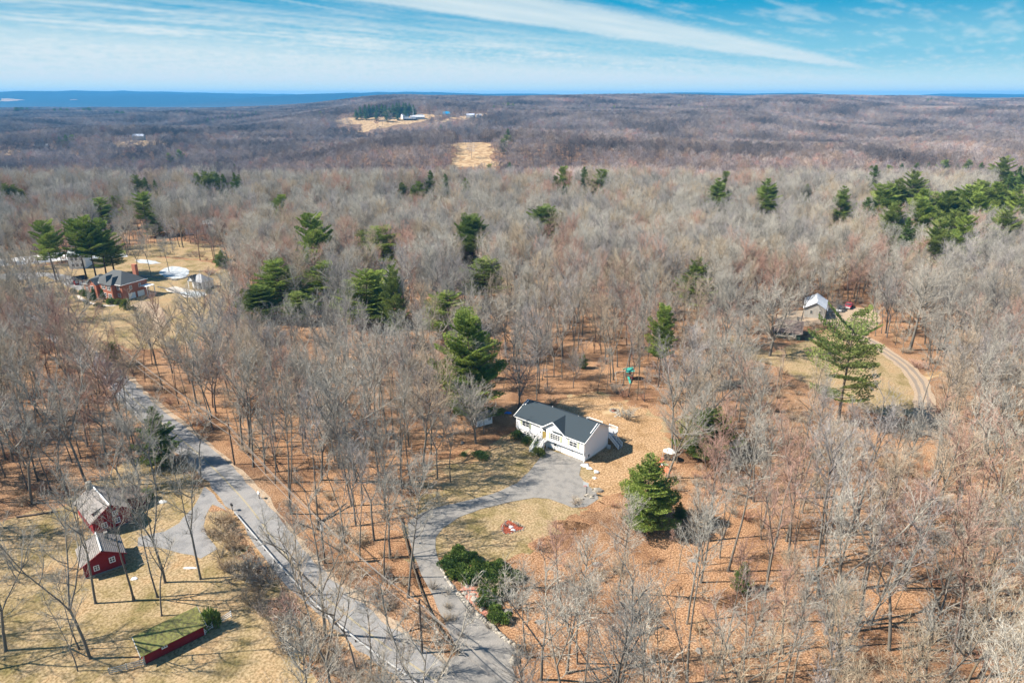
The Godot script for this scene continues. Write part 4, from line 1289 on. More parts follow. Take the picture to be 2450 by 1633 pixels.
func truck(called: String, label: String, nose: Vector2, tail: Vector2, body: Material, second: Material):
	var t := thing(called, label, "truck", on((nose + tail) / 2), facing(tail, nose), "")
	# own x points to the nose
	var s := Shape.new()
	var side := [Vector2(-2.6, 0.5), Vector2(-2.6, 1.05), Vector2(-0.6, 1.08), Vector2(-0.45, 1.75), Vector2(0.75, 1.75), Vector2(1.25, 1.12), Vector2(2.45, 1.0), Vector2(2.6, 0.5)]
	for q in side.size():
		var p: Vector2 = side[q]
		var p2: Vector2 = side[(q + 1) % side.size()]
		var inset1 := 0.16 if p.y > 1.3 else 0.0
		var inset2 := 0.16 if p2.y > 1.3 else 0.0
		s.quad(Vector3(p.x, p.y, -0.95 + inset1), Vector3(p2.x, p2.y, -0.95 + inset2), Vector3(p2.x, p2.y, 0.95 - inset2), Vector3(p.x, p.y, 0.95 - inset1), Color.WHITE)
	for z in [-1, 1]:
		s.poly([Vector3(-2.6, 0.5, 0.95 * z), Vector3(-2.6, 1.05, 0.95 * z), Vector3(-0.6, 1.08, 0.95 * z), Vector3(1.25, 1.12, 0.95 * z), Vector3(2.45, 1.0, 0.95 * z), Vector3(2.6, 0.5, 0.95 * z)], Color.WHITE)
		s.poly([Vector3(-0.6, 1.08, 0.95 * z), Vector3(-0.45, 1.75, 0.79 * z), Vector3(0.75, 1.75, 0.79 * z), Vector3(1.25, 1.12, 0.95 * z)], Color.WHITE)
	part(t, "body", s, body)
	boxed(t, "truck_bed", Vector3(-1.65, 1.07, 0), Vector3(1.7, 0.06, 1.6), M.dark)
	var wsh := Shape.new()
	wsh.quad(Vector3(0.82, 1.70, -0.7), Vector3(1.24, 1.18, -0.8), Vector3(1.24, 1.18, 0.8), Vector3(0.82, 1.70, 0.7), Color.WHITE)
	part(t, "windscreen", wsh, M.glass).position = Vector3(0.03, 0.02, 0)
	for z in [-1, 1]:
		var o := boxed(t, "window", Vector3(0.2, 1.42, 0.885 * z), Vector3(0.9, 0.42, 0.03), M.glass, Basis(Vector3.RIGHT, -0.23 * z))
		o.visible = true
	boxed(t, "bumper", Vector3(2.63, 0.55, 0), Vector3(0.14, 0.2, 1.8), second)
	boxed(t, "grille", Vector3(2.57, 0.8, 0), Vector3(0.06, 0.24, 1.0), second)
	for z in [-0.7, 0.7]:
		boxed(t, "headlight", Vector3(2.56, 0.82, z), Vector3(0.08, 0.18, 0.26), M.trim)
	for x in [-1.6, 1.65]:
		for z in [-0.9, 0.9]:
			var c := Shape.new()
			c.tube(PackedVector3Array([Vector3(x, 0.36, z - 0.12), Vector3(x, 0.36, z + 0.12)]), 0.36, 0.36, 12, Color.WHITE)
			c.tube(PackedVector3Array([Vector3(x, 0.36, z - 0.121), Vector3(x, 0.36, z - 0.12)]), 0.0, 0.36, 12, Color.WHITE)
			c.tube(PackedVector3Array([Vector3(x, 0.36, z + 0.12), Vector3(x, 0.36, z + 0.121)]), 0.36, 0.0, 12, Color.WHITE)
			part(t, "wheel", c, M.tyre)

func plain_house(called: String, label: String, cat: String, at: Vector2, turn: float, size: Vector3, roof: Material, wall: Material, ridge := 2.2, group := ""):
	var h := thing(called, label, cat, on(at, -0.3), turn, group)
	part(h, "wall", walls(-size.x / 2, size.x / 2, size.z / 2, -size.z / 2, 0, size.y), wall)
	var s := Shape.new()
	gable_end(s, -size.x / 2, size.z / 2, -size.z / 2, size.y, size.y + ridge)
	gable_end(s, size.x / 2 - 0.12, size.z / 2, -size.z / 2, size.y, size.y + ridge)
	part(h, "gable", s, wall)
	gable_slopes(h, roof, -size.x / 2, size.x / 2, size.z / 2, -size.z / 2, size.y, size.y + ridge, 0.4, 0.15)
	var cnt := maxi(2, int(size.x / 4))
	for k in cnt:
		win(h, Vector3(-size.x / 2 + size.x * (k + 0.5) / cnt, size.y * 0.6, size.z / 2 + 0.01), 0, 1.2, 1.4, 2, 2)

func far_buildings():
	var pale := flat(Color(0.42, 0.43, 0.44))
	var slate := flat(Color(0.16, 0.17, 0.20))
	var slate2 := flat(Color(0.42, 0.43, 0.46))
	plain_house("pale_house", "pale grey house alone among the bare woods above the frozen pond", "house", Vector2(-158.8, -346.9), 0.15, Vector3(13, 5.5, 8), pale, M.siding, 2.6)
	plain_house("farm_barn", "long white roofed barn of the distant farm on the far hill", "barn", Vector2(-229.5, -1741.8), 0.1, Vector3(34, 5, 13), slate2, pale, 4.0)
	plain_house("farm_shed", "dark roofed shed at the left of the distant farm", "shed", Vector2(-260.5, -1746.0), 0.5, Vector3(16, 7, 12), slate, M.siding, 4.5)
	plain_house("farm_shed", "dark roofed shed at the right end of the long distant barn", "shed", Vector2(-223.0, -1746.9), -0.3, Vector3(14, 6, 10), slate, M.siding, 4.0)
	plain_house("farm_shed", "low dark open shed in front of the long distant barn", "shed", Vector2(-245.9, -1727.4), 0.0, Vector3(30, 4, 9), slate, M.dark, 2.0)
	plain_house("blue_roofed_house", "white house with bright blue roof on the distant hill", "house", Vector2(-162.6, -1779.3), 0.1, Vector3(18, 7, 11), M.tar_blue, pale, 5.0)
	plain_house("grey_roofed_house", "white house with pale grey roof at the right end of the distant farm fields", "house", Vector2(-102.0, -1769.2), -0.2, Vector3(20, 6, 11), flat(Color(0.35, 0.38, 0.48)), pale, 4.0)
	plain_house("grey_roofed_cottage", "small pale cottage right of the distant grey roofed house", "house", Vector2(-81.6, -1772.2), 0.2, Vector3(12, 6, 9), flat(Color(0.40, 0.42, 0.48)), pale, 3.0)
	plain_house("valley_house", "dark red house by conifers in the left valley", "house", Vector2(-784.5, -1181.1), 0.2, Vector3(20, 8, 10), slate, M.red_dark, 4.0)
	plain_house("valley_house", "pale house above the long field of the left valley", "house", Vector2(-683.6, -1301.6), 0.1, Vector3(20, 7, 10), flat(Color(0.35, 0.40, 0.50)), pale, 3.5)
	plain_house("valley_house", "grey roofed house at the right end of the left valley field", "house", Vector2(-648.3, -1322.0), -0.2, Vector3(18, 7, 10), slate, pale, 3.5)
	plain_house("valley_house", "white house showing through the woods of the left valley", "house", Vector2(-1051.7, -1793.7), 0.3, Vector3(14, 8, 9), pale, M.siding, 3.5)
	# the mast beside the distant farm and the one on the skyline
	var m := thing("mast", "thin pale mast behind the distant farm barn", "mast", on(Vector2(-241.4, -1755.7)))
	var s := Shape.new()
	s.tube(PackedVector3Array([Vector3.ZERO, Vector3(0, 24, 0)]), 0.5, 0.25, 6, Color.WHITE)
	part(m, "pole", s, M.trim)
	boxed(m, "cap", Vector3(0, 24.2, 0), Vector3(0.9, 0.5, 0.9), M.trim)

# ---------------------------------------------------------------- small things in the yards
func lump(rng: RandomNumberGenerator, r: Vector3, rough := 0.25) -> Shape:
	# an uneven rounded lump (stone, snow) sitting on y = 0
	var s := Shape.new()
	var rings := 4
	var sides := 8
	var ring := []
	for j in rings:
		var f := float(j) / (rings - 1) * PI * 0.5
		var row := []
		for k in sides:
			var g := TAU * k / sides
			var q := 1.0 + rng.randf_range(-rough, rough)
			row.append(Vector3(cos(g) * cos(f) * r.x * q, sin(f) * r.y * (1.0 + rng.randf_range(-rough, rough) * 0.4), sin(g) * cos(f) * r.z * q))
		ring.append(row)
	for j in rings - 1:
		for k in sides:
			s.quad(ring[j][k], ring[j][(k + 1) % sides], ring[j + 1][(k + 1) % sides], ring[j + 1][k], Color.WHITE)
	return s

func yard_things():
	var rng := RandomNumberGenerator.new()
	rng.seed = 77
	# heaps of old snow beside the drive
	for q in [
		["rounded heap of old snow just below the garage corner", Vector2(13.9, -113.8), Vector3(0.9, 0.45, 0.7)], ["small snow heap touching the one by the garage corner", Vector2(14.6, -112.7), Vector3(0.8, 0.3, 0.55)],
		["snow heap at the upper right edge of the parking area", Vector2(15.7, -111.3), Vector3(0.65, 0.5, 0.75)], ["thin snow patch below the heap at the upper right parking edge", Vector2(15.2, -109.3), Vector3(0.4, 0.2, 0.6)],
	]:
		tag(part(self, "snow_heap", lump(rng, q[2] * 0.85, 0.5), M.snow), q[0], "snow heap", "snow heaps beside the drive").position = on(q[1])
	for q in [
		["large pale grey boulder right of the basketball hoop", Vector2(15.2, -104.9), Vector3(0.95, 0.7, 0.6)], ["low mottled boulder at the foot of the basketball hoop", Vector2(13.5, -103.3), Vector3(0.9, 0.5, 0.55)], ["flat dark rock at the lower corner of the parking area", Vector2(11.8, -102.2), Vector3(0.9, 0.35, 0.5)],
		["small pale rock beside the low mottled boulder", Vector2(13.9, -102.8), Vector3(0.45, 0.35, 0.4)],
	]:
		tag(part(self, "boulder", lump(rng, q[2], 0.35), M.stone), q[0], "boulder", "boulders at the edge of the drive").position = on(q[1])
	# basketball hoop
	var hp := Vector2(13.1, -103.6)
	var hoop := thing("basketball_hoop", "basketball hoop on a dark pole at the edge of the drive", "basketball hoop", on(hp), -2.2)
	var s := Shape.new()
	s.tube(PackedVector3Array([Vector3(0, 0, 0), Vector3(0, 2.1, 0), Vector3(0.3, 2.4, 0)]), 0.07, 0.06, 6, Color.WHITE)
	part(hoop, "pole", s, M.dark)
	boxed(hoop, "backboard", Vector3(0.35, 2.45, 0), Vector3(0.05, 0.7, 1.05), M.pool)
	s = Shape.new()
	var ringp := PackedVector3Array()
	for k in 11:
		ringp.append(Vector3(0.62 + 0.22 * cos(TAU * k / 10), 2.2, 0.22 * sin(TAU * k / 10)))
	s.tube(ringp, 0.02, 0.02, 4, Color.WHITE)
	part(hoop, "rim", s, M.toy_red)
	boxed(hoop, "base", Vector3(0, 0.09, 0), Vector3(0.9, 0.18, 0.6), M.dark)
	# mulch bed in the lawn with pale edging stones and two snow spots
	var bed := pairs([-1.6, -93.3, -1.5, -94.6, -1.0, -95.8, -0.4, -96.2, 0.2, -95.7, 1.0, -95.1, 2.0, -94.2, 1.7, -93.4, 0.5, -92.9, -0.6, -92.4, -1.3, -92.5])
	sheet("mulch_bed", "red mulch bed edged with pale stones in the lawn inside the drive bend", bed, 0.05, M.mulch, 0.6, 0.35)
	var edging := thing("stone_edging", "row of pale edging stones round the red mulch bed", "edging", Vector3.ZERO)
	for k in bed.size():
		var a := bed[k]
		var b := bed[(k + 1) % bed.size()]
		var cnt := int(a.distance_to(b) / 0.42)
		for j in cnt:
			part(edging, "stone", lump(rng, Vector3(rng.randf_range(0.1, 0.22), 0.15, 0.14), 0.4), M.stone).position = on(a.lerp(b, float(j) / cnt), 0.03)
	for q in [["larger snow patch in the middle of the red mulch bed", Vector2(-0.2, -94.2), Vector3(0.45, 0.2, 0.4)], ["smaller snow patch at the near side of the red mulch bed", Vector2(0.2, -93.4), Vector3(0.4, 0.18, 0.3)]]:
		tag(part(self, "snow_patch", lump(rng, q[2]), M.snow), q[0], "snow patch").position = on(q[1], 0.04)
	for q in [["small bare shrub in the red mulch bed", Vector2(1.0, -94.4), 0.5], ["tiny bare shrub at the left of the red mulch bed", Vector2(-1.0, -94.4), 0.35]]:
		var sb := part(self, "bare_shrub", brush(90 + int(q[2] * 100.0), 0.9, 0.6, 9), M.tree)
		tag(sb, q[0], "bush")
		sb.position = on(q[1])
	# the rocky red slope and the wall beside the drive
	sheet("mulch_slope", "red mulch and rocks between the stone wall and the low evergreens", pairs([-7.6, -79.4, -6.8, -80.1, -5.3, -79.9, -4.9, -78.5, -4.4, -77.0, -3.7, -75.4, -3.0, -74.2, -3.7, -74.1, -4.9, -75.4, -6.1, -77.1, -7.0, -78.3]), 0.06, M.rocky, 1.0, 0.3)
	var slope_rocks := []
	for k in 12:
		var f := k / 11.0
		var p := (Vector2(-6.9, -79.0)).lerp(Vector2(-3.5, -74.7), f) + Vector2(rng.randf_range(-0.2, 1.1), rng.randf_range(-1.0, 0.3))
		var rk := part(self, "slope_rock", lump(rng, Vector3(rng.randf_range(0.25, 0.5), 0.24, rng.randf_range(0.2, 0.4)), 0.4), M.stone)
		tag(rk, "pale rock on the red slope above the drive wall", "rock", "rocks on the red slope above the drive wall")
		rk.position = on(p, 0.05)
		slope_rocks.append([rk, p.x])
	tell_apart(slope_rocks)
	var wall := thing("stone_wall", "dry wall of pale stones along the right edge of the lower drive", "stone wall", Vector3.ZERO)
	var wp := smoothed(pairs([-10.3, -83.6, -9.3, -81.2, -8.0, -78.9, -6.8, -77.2, -5.8, -75.6, -4.7, -74.2, -3.6, -73.0, -2.5, -71.7, -1.4, -70.4, -0.2, -69.1, 1.0, -68.4]), 1)
	var var_stones := []
	for k in 5:
		var_stones.append(lump(rng, Vector3(0.34, 0.28, 0.27), 0.3).mesh())
	var n := 0
	for k in wp.size() - 1:
		var a := wp[k]
		var b := wp[k + 1]
		var cnt := maxi(1, int(a.distance_to(b) / 0.40))
		for j in cnt:
			for layer in (2 if k > 4 else 1):
				var o := MeshInstance3D.new()
				o.name = "stone"
				o.mesh = var_stones[n % 5]
				o.material_override = M.stone if n % 4 else M.concrete
				wall.add_child(o, true)
				o.position = on(a.lerp(b, (j + 0.5 * layer) / cnt), 0.25 * layer) + Vector3(rng.randf_range(-0.06, 0.06), 0, rng.randf_range(-0.06, 0.06))
				o.basis = Basis(UPV, rng.randf_range(0, TAU)) * Basis.from_scale(Vector3(rng.randf_range(0.6, 1.4), rng.randf_range(0.6, 1.3), rng.randf_range(0.6, 1.3)))
				n += 1
	for q in [["pale stone pillar at the foot of the drive beside the road", Vector2(0.2, -66.1), Vector3(0.6, 0.8, 0.6)], ["broken pale rock at the right corner of the drive apron", Vector2(0.8, -67.6), Vector3(0.7, 0.45, 0.5)]]:
		tag(part(self, "boulder", lump(rng, q[2], 0.3), M.stone), q[0], "boulder", "boulders at the edge of the drive").position = on(q[1])
	# fire pit
	var pit := thing("fire_pit", "ring of pale stones round a fire pit on bare earth behind the white house", "fire pit", on(Vector2(22.8, -137.7)))
	s = Shape.new()
	s.tube(PackedVector3Array([Vector3(0, 0.02, 0), Vector3(0, 0.05, 0)]), 0.7, 0.7, 12, Color.WHITE)
	s.tube(PackedVector3Array([Vector3(0, 0.05, 0), Vector3(0, 0.051, 0)]), 0.7, 0.0, 12, Color.WHITE)
	part(pit, "ash_bed", s, M.mulch)
	for k in 11:
		part(pit, "stone", lump(rng, Vector3(0.3, 0.28, 0.22), 0.3), M.stone).position = Vector3(cos(TAU * k / 11) * 0.95, 0, sin(TAU * k / 11) * 0.95)
	sheet("bare_patch", "bare sandy earth round the fire pit", pairs([19.9, -137.0, 22.2, -140.3, 25.0, -139.9, 25.7, -137.0, 24.1, -133.9, 21.5, -133.5]), 0.035, M.field, 1.5, 0.4)
	var loose := []
	for k in 9:
		var p := Vector2(24.2, -136.4)
		var rk := part(self, "rock", lump(rng, Vector3(0.35, 0.25, 0.3), 0.35), M.stone)
		tag(rk, "loose pale rock on the bare earth right of the fire pit", "rock", "loose rocks by the fire pit")
		rk.position = on(p + Vector2(rng.randf_range(-1.6, 1.6), rng.randf_range(-1.3, 1.6)))
		loose.append([rk, rk.position.x])
	tell_apart(loose)
	# play tower with its green roof, slide and swing beam
	var pt := thing("play_tower", "wooden play tower with teal green canopy at the edge of the woods", "play tower", on(Vector2(28.8, -156.1)), 0.35)
	for x in [-0.9, 0.9]:
		for z in [-0.8, 0.8]:
			boxed(pt, "post", Vector3(x, 1.2, z), Vector3(0.12, 2.4, 0.12), M.wood_pole)
	boxed(pt, "platform", Vector3(0, 1.0, 0), Vector3(1.9, 0.1, 1.7), M.wood_pole)
	s = Shape.new()
	slab(s, Vector3(-1.15, 3.0, 0), Vector3(1.15, 3.0, 0), Vector3(1.15, 2.25, 1.15), Vector3(-1.15, 2.25, 1.15), 0.05)
	slab(s, Vector3(-1.15, 3.0, 0), Vector3(1.15, 3.0, 0), Vector3(1.15, 2.25, -1.15), Vector3(-1.15, 2.25, -1.15), 0.05)
	part(pt, "canopy", s, M.teal)
	s = Shape.new()
	slab(s, Vector3(-0.75, 1.05, 0.85), Vector3(-0.25, 1.05, 0.85), Vector3(-0.75, 0.1, 3.0), Vector3(-1.25, 0.1, 3.0), 0.08)
	part(pt, "slide", s, M.teal)
	s = Shape.new()
	s.tube(PackedVector3Array([Vector3(-0.9, 2.2, 0), Vector3(-3.6, 2.2, 0)]), 0.08, 0.08, 6, Color.WHITE)
	s.tube(PackedVector3Array([Vector3(-3.6, 2.2, 0), Vector3(-3.8, 0, 0.9)]), 0.06, 0.06, 5, Color.WHITE)
	s.tube(PackedVector3Array([Vector3(-3.6, 2.2, 0), Vector3(-3.8, 0, -0.9)]), 0.06, 0.06, 5, Color.WHITE)
	part(pt, "swing_beam", s, M.old_board)
	boxed(pt, "climbing_panel", Vector3(0.5, 0.5, 0.86), Vector3(0.7, 0.8, 0.08), M.toy_red)
	# the white canvas shelter and the two red mulch patches below it
	var sp := Vector2(30.2, -116.0)
	var sh := thing("canvas_shelter", "white canvas shelter on thin posts above red mulch at the wood's edge", "shelter", on(sp), -0.6)
	s = Shape.new()
	for k in 8:
		var g0 := TAU * k / 8
		var g1 := TAU * (k + 1) / 8
		var e0 := Vector3(cos(g0) * 1.25, 1.85, sin(g0) * 1.05)
		var e1 := Vector3(cos(g1) * 1.25, 1.85, sin(g1) * 1.05)
		var mid := (e0 + e1) * 0.5 * Vector3(0.55, 0, 0.55) + Vector3(0, 2.3, 0)
		s.tri(Vector3(0, 2.6, 0), e0, mid, Color.WHITE)
		s.tri(Vector3(0, 2.6, 0), mid, e1, Color.WHITE)
		s.tri(e0, e1, mid, Color.WHITE)
	part(sh, "canopy", s, M.canvas)
	for q in [[-1.2, 0.5], [1.2, 0.5], [-0.6, -0.9], [0.9, -0.9]]:
		s = Shape.new()
		s.tube(PackedVector3Array([Vector3(q[0], 0, q[1]), Vector3(q[0] * 0.9, 2.0, q[1] * 0.9)]), 0.04, 0.04, 5, Color.WHITE)
		part(sh, "post", s, M.galv)
	boxed(sh, "black_box", Vector3(-0.3, 0.5, 0.1), Vector3(1.0, 1.0, 0.7), M.dark)
	sheet("mulch_patch", "coral red mulch patch left of the canvas shelter", pairs([26.9, -113.9, 27.8, -115.8, 28.8, -116.8, 29.7, -116.8, 29.4, -115.2, 28.4, -114.2, 27.4, -113.3]), 0.045, M.coral, 1.0, 0.3)
	sheet("mulch_patch", "coral red mulch patch in front of the canvas shelter", pairs([27.4, -113.0, 28.3, -113.9, 29.2, -113.3, 29.6, -112.1, 29.6, -110.9, 28.6, -110.9, 27.7, -111.8]), 0.049, M.coral, 1.0, 0.3)
	tag(part(self, "snow_patch", lump(rng, Vector3(0.9, 0.14, 0.5)), M.snow), "thin snow streak between the two coral mulch patches", "snow patch").position = on(Vector2(28.9, -114.2))
	# blue tarpaulin near the shed
	tag(part(self, "blue_tarpaulin", lump(rng, Vector3(0.75, 0.35, 0.45)), M.blue), "bright blue tarpaulin heap on leaves left of the white house", "tarpaulin").position = on(Vector2(-0.9, -136.6))
	# mailboxes
	for q in [["dark mailbox at the start of the road's guard rail", Vector2(-47.3, -98.9), M.dark], ["pale mailbox across the road near the red house drive", Vector2(-44.0, -102.5), M.trim], ["dark mailbox at the foot of the white house drive", Vector2(-6.9, -67.1), M.dark]]:
		var mb := thing("mailbox", q[0], "mailbox", on(q[1]), 0.7, "mailboxes along the road")
		boxed(mb, "post", Vector3(0, 0.5, 0), Vector3(0.12, 1.0, 0.12), M.wood_pole)
		s = Shape.new()
		s.box(Vector3(0, 1.12, 0), Vector3(0.3, 0.2, 0.6))
		s.tube(PackedVector3Array([Vector3(0, 1.22, -0.3), Vector3(0, 1.22, 0.3)]), 0.15, 0.15, 8, Color.WHITE)
		part(mb, "box", s, q[2])
	# snow spots in the left yard
	for q in [["blue white snow patch beside the red farmhouse drive", Vector2(-60.3, -101.5), Vector3(0.8, 0.2, 0.6)], ["snow patch on the lawn right of the red cottage", Vector2(-54.9, -81.6), Vector3(0.55, 0.2, 0.4)], ["thin long snow patch on the lawn near the red house drive", Vector2(-47.9, -84.0), Vector3(1.0, 0.14, 0.3)]]:
		tag(part(self, "snow_patch", lump(rng, q[2]), M.snow), q[0], "snow patch").position = on(q[1])
	# utility poles with their wires
	var poles := [Vector2(-95.9, -156.1), Vector2(-52.8, -114.2), Vector2(-28.1, -85.1), Vector2(-11.3, -67.5), Vector2(0.5, -55.7)]
	var heights := [9.0, 8.6, 8.0, 8.2, 8.5]
	var said := ["wooden utility pole beside the road above the hemlock", "wooden utility pole right of the road near the red house drive", "wooden utility pole among leaves right of the road above the guard rail", "wooden utility pole at the left side of the drive apron", "wooden utility pole below the drive at the bottom edge"]
	for k in poles.size():
		if k == 4:
			continue
		var p := thing("utility_pole", said[k], "utility pole", on(poles[k]), -0.7, "utility poles along the road")
		s = Shape.new()
		s.tube(PackedVector3Array([Vector3.ZERO, Vector3(0, heights[k], 0)]), 0.17, 0.12, 8, Color.WHITE)
		part(p, "pole", s, M.wood_pole)
		boxed(p, "cross_arm", Vector3(0, heights[k] - 0.6, 0), Vector3(1.7, 0.09, 0.09), M.wood_pole)
		for x in [-0.8, 0.0, 0.8]:
			boxed(p, "insulator", Vector3(x, heights[k] - 0.45, 0), Vector3(0.09, 0.18, 0.09), M.galv)
		if k == 2:
			s = Shape.new()
			s.tube(PackedVector3Array([Vector3(0.3, heights[k] - 2.0, 0), Vector3(0.3, heights[k] - 1.0, 0)]), 0.24, 0.24, 8, Color.WHITE)
			part(p, "transformer", s, M.galv)
	for k in poles.size() - 1:
		for w in [[-0.8, -0.45], [0.0, -0.4], [0.8, -0.45], [0.1, -2.2]]:
			var bb := Basis(UPV, -0.7)
			var a: Vector3 = on(poles[k], heights[k] + w[1]) + bb * Vector3(w[0], 0, 0)
			var b: Vector3 = on(poles[k + 1], heights[k + 1] + w[1]) + bb * Vector3(w[0], 0, 0)
			var pts := PackedVector3Array()
			for j in 13:
				var f := j / 12.0
				pts.append(a.lerp(b, f) - UPV * 4.0 * f * (1.0 - f) * 0.6)
			s = Shape.new()
			s.tube(pts, 0.032 if w[1] > -1.0 else 0.05, 0.032 if w[1] > -1.0 else 0.05, 4, Color.WHITE)
			tag(part(self, "power_line", s, M.wire), {-0.8: "left ", 0.0: "middle ", 0.8: "right ", 0.1: "lowest "}[w[0]] + ["overhead wire along the far stretch of the road", "overhead wire between the two poles above the leaf bank", "overhead wire from the leaf bank pole to the drive apron", "overhead wire leaving the drive apron to the bottom edge"][k], "power line", "overhead wires along the road")
	for q in [["pale fallen log on the leaves right of the drive apron", Vector2(17.5, -71.2), 5.0, 0.4], ["dark fallen log lying aslant in the lower right woods", Vector2(18.9, -74.2), 6.0, 2.1], ["long fallen trunk in the lower right woods", Vector2(32.9, -67.6), 9.0, 0.2], ["broken pale log near the right picture edge", Vector2(60.3, -73.4), 5.0, 1.0], ["fallen log in the brush right of the white house lawn", Vector2(39.4, -104.1), 6.0, 2.6],
		["fallen grey trunk at the foot of the slope right of the road", Vector2(-29.8, -97.7), 6.0, 0.9], ["fallen log in the woods left of the red farmhouse", Vector2(-79.5, -97.7), 6.0, 0.3], ["dark log on the leaves behind the white house", Vector2(11.0, -157.4), 6.0, 0.1]]:
		var lg := thing("fallen_log", q[0], "log", on(q[1]), q[3])
		s = Shape.new()
		s.tube(wander(rng, Vector3(-q[2] / 2, 0.16, 0), Vector3.RIGHT, q[2], 6, 0.06, 0.0), 0.2, 0.11, 7, Color(1.8, 1.7, 1.6))
		part(lg, "trunk", s, M.wood_pole)
		for k in 3:
			s = Shape.new()
			s.tube(wander(rng, Vector3(rng.randf_range(-0.2, 0.45) * q[2], 0.2, 0), Vector3(0.6, rng.randf_range(0.2, 0.9), rng.randf_range(-1, 1)), 1.4, 3, 0.2, 0.0), 0.06, 0.02, 4, Color(1.8, 1.7, 1.6))
			part(lg, "branch", s, M.wood_pole)
	var rocks := []
	for k in 26:
		var a0 := rng.randf_range(-0.62, 0.7)
		var d0 := rng.randf_range(64.0, 135.0)
		var p0 := Vector2(a0 * d0, -d0)
		if inside(clearings, p0):
			continue
		var rk := part(self, "woodland_rock", lump(rng, Vector3(rng.randf_range(0.4, 0.9), rng.randf_range(0.25, 0.55), rng.randf_range(0.4, 0.8)), 0.35), M.stone_dark)
		tag(rk, "grey rock half buried in the fallen leaves of the woods", "rock", "rocks lying in the woods")
		rk.position = on(p0, -0.06)
		rocks.append([rk, a0])
	tell_apart(rocks)
	# old stone walls in the woods
	stone_row("old grey stone wall behind the brick house in front of the frozen pond", [-177.1, -239.8, -173.2, -248.1, -167.6, -253.0, -162.7, -255.6], 0.5)
	stone_row("old dark stone wall between the frozen pond and the brick house lawn", [-149.7, -256.9, -143.9, -258.2, -136.1, -255.6, -127.9, -251.8, -124.4, -258.2], 0.5)
	stone_row("dark stone edge along the lawn left of the pool terrace", [-129.6, -242.1, -125.4, -239.8, -117.8, -233.2, -113.1, -229.9], 0.45)

func stone_row(label: String, a: Array, size: float):
	var rng := RandomNumberGenerator.new()
	rng.seed = label.length()
	var t := thing("stone_wall", label, "stone wall", Vector3.ZERO)
	var p := pairs(a)
	var kinds := []
	for k in 4:
		kinds.append(lump(rng, Vector3(size, size * 0.9, size * 0.8), 0.35).mesh())
	for k in p.size() - 1:
		var cnt := int(p[k].distance_to(p[k + 1]) / (size * 1.5))
		for j in cnt:
			var o := MeshInstance3D.new()
			o.name = "stone"
			o.mesh = kinds[(j * 7 + k) % 4]
			o.material_override = M.stone_dark
			t.add_child(o, true)
			o.position = on(p[k].lerp(p[k + 1], float(j) / cnt) + Vector2(rng.randf_range(-0.2, 0.2), rng.randf_range(-0.2, 0.2)))
			o.rotation.y = rng.randf_range(0, TAU)

# ---------------------------------------------------------------- kinds of trees
func wander(r: RandomNumberGenerator, a: Vector3, dir: Vector3, length: float, segs: int, wob: float, up: float) -> PackedVector3Array:
	var pts := PackedVector3Array([a])
	var d := dir.normalized()
	for k in segs:
		d = (d + Vector3(r.randf_range(-wob, wob), r.randf_range(-wob, wob) * 0.6 + up, r.randf_range(-wob, wob))).normalized()
		a += d * (length / segs)
		pts.append(a)
	return pts

func along(pts: PackedVector3Array, t: float) -> Vector3:
	var f := clampf(t, 0.0, 0.9999) * (pts.size() - 1)
	var k := int(f)
	return pts[k].lerp(pts[k + 1], f - k)

func away(r: RandomNumberGenerator, d: Vector3, angle: float) -> Vector3:
	var a := d.cross(Vector3(r.randf_range(-1, 1), r.randf_range(-1, 1), r.randf_range(-1, 1))).normalized()
	return d.rotated(a, angle) if a.length_squared() > 0.5 else d

const BARK := Color(0.130, 0.121, 0.108)
const LIMB := Color(0.205, 0.195, 0.175)
const TWIG := Color(0.405, 0.388, 0.348)

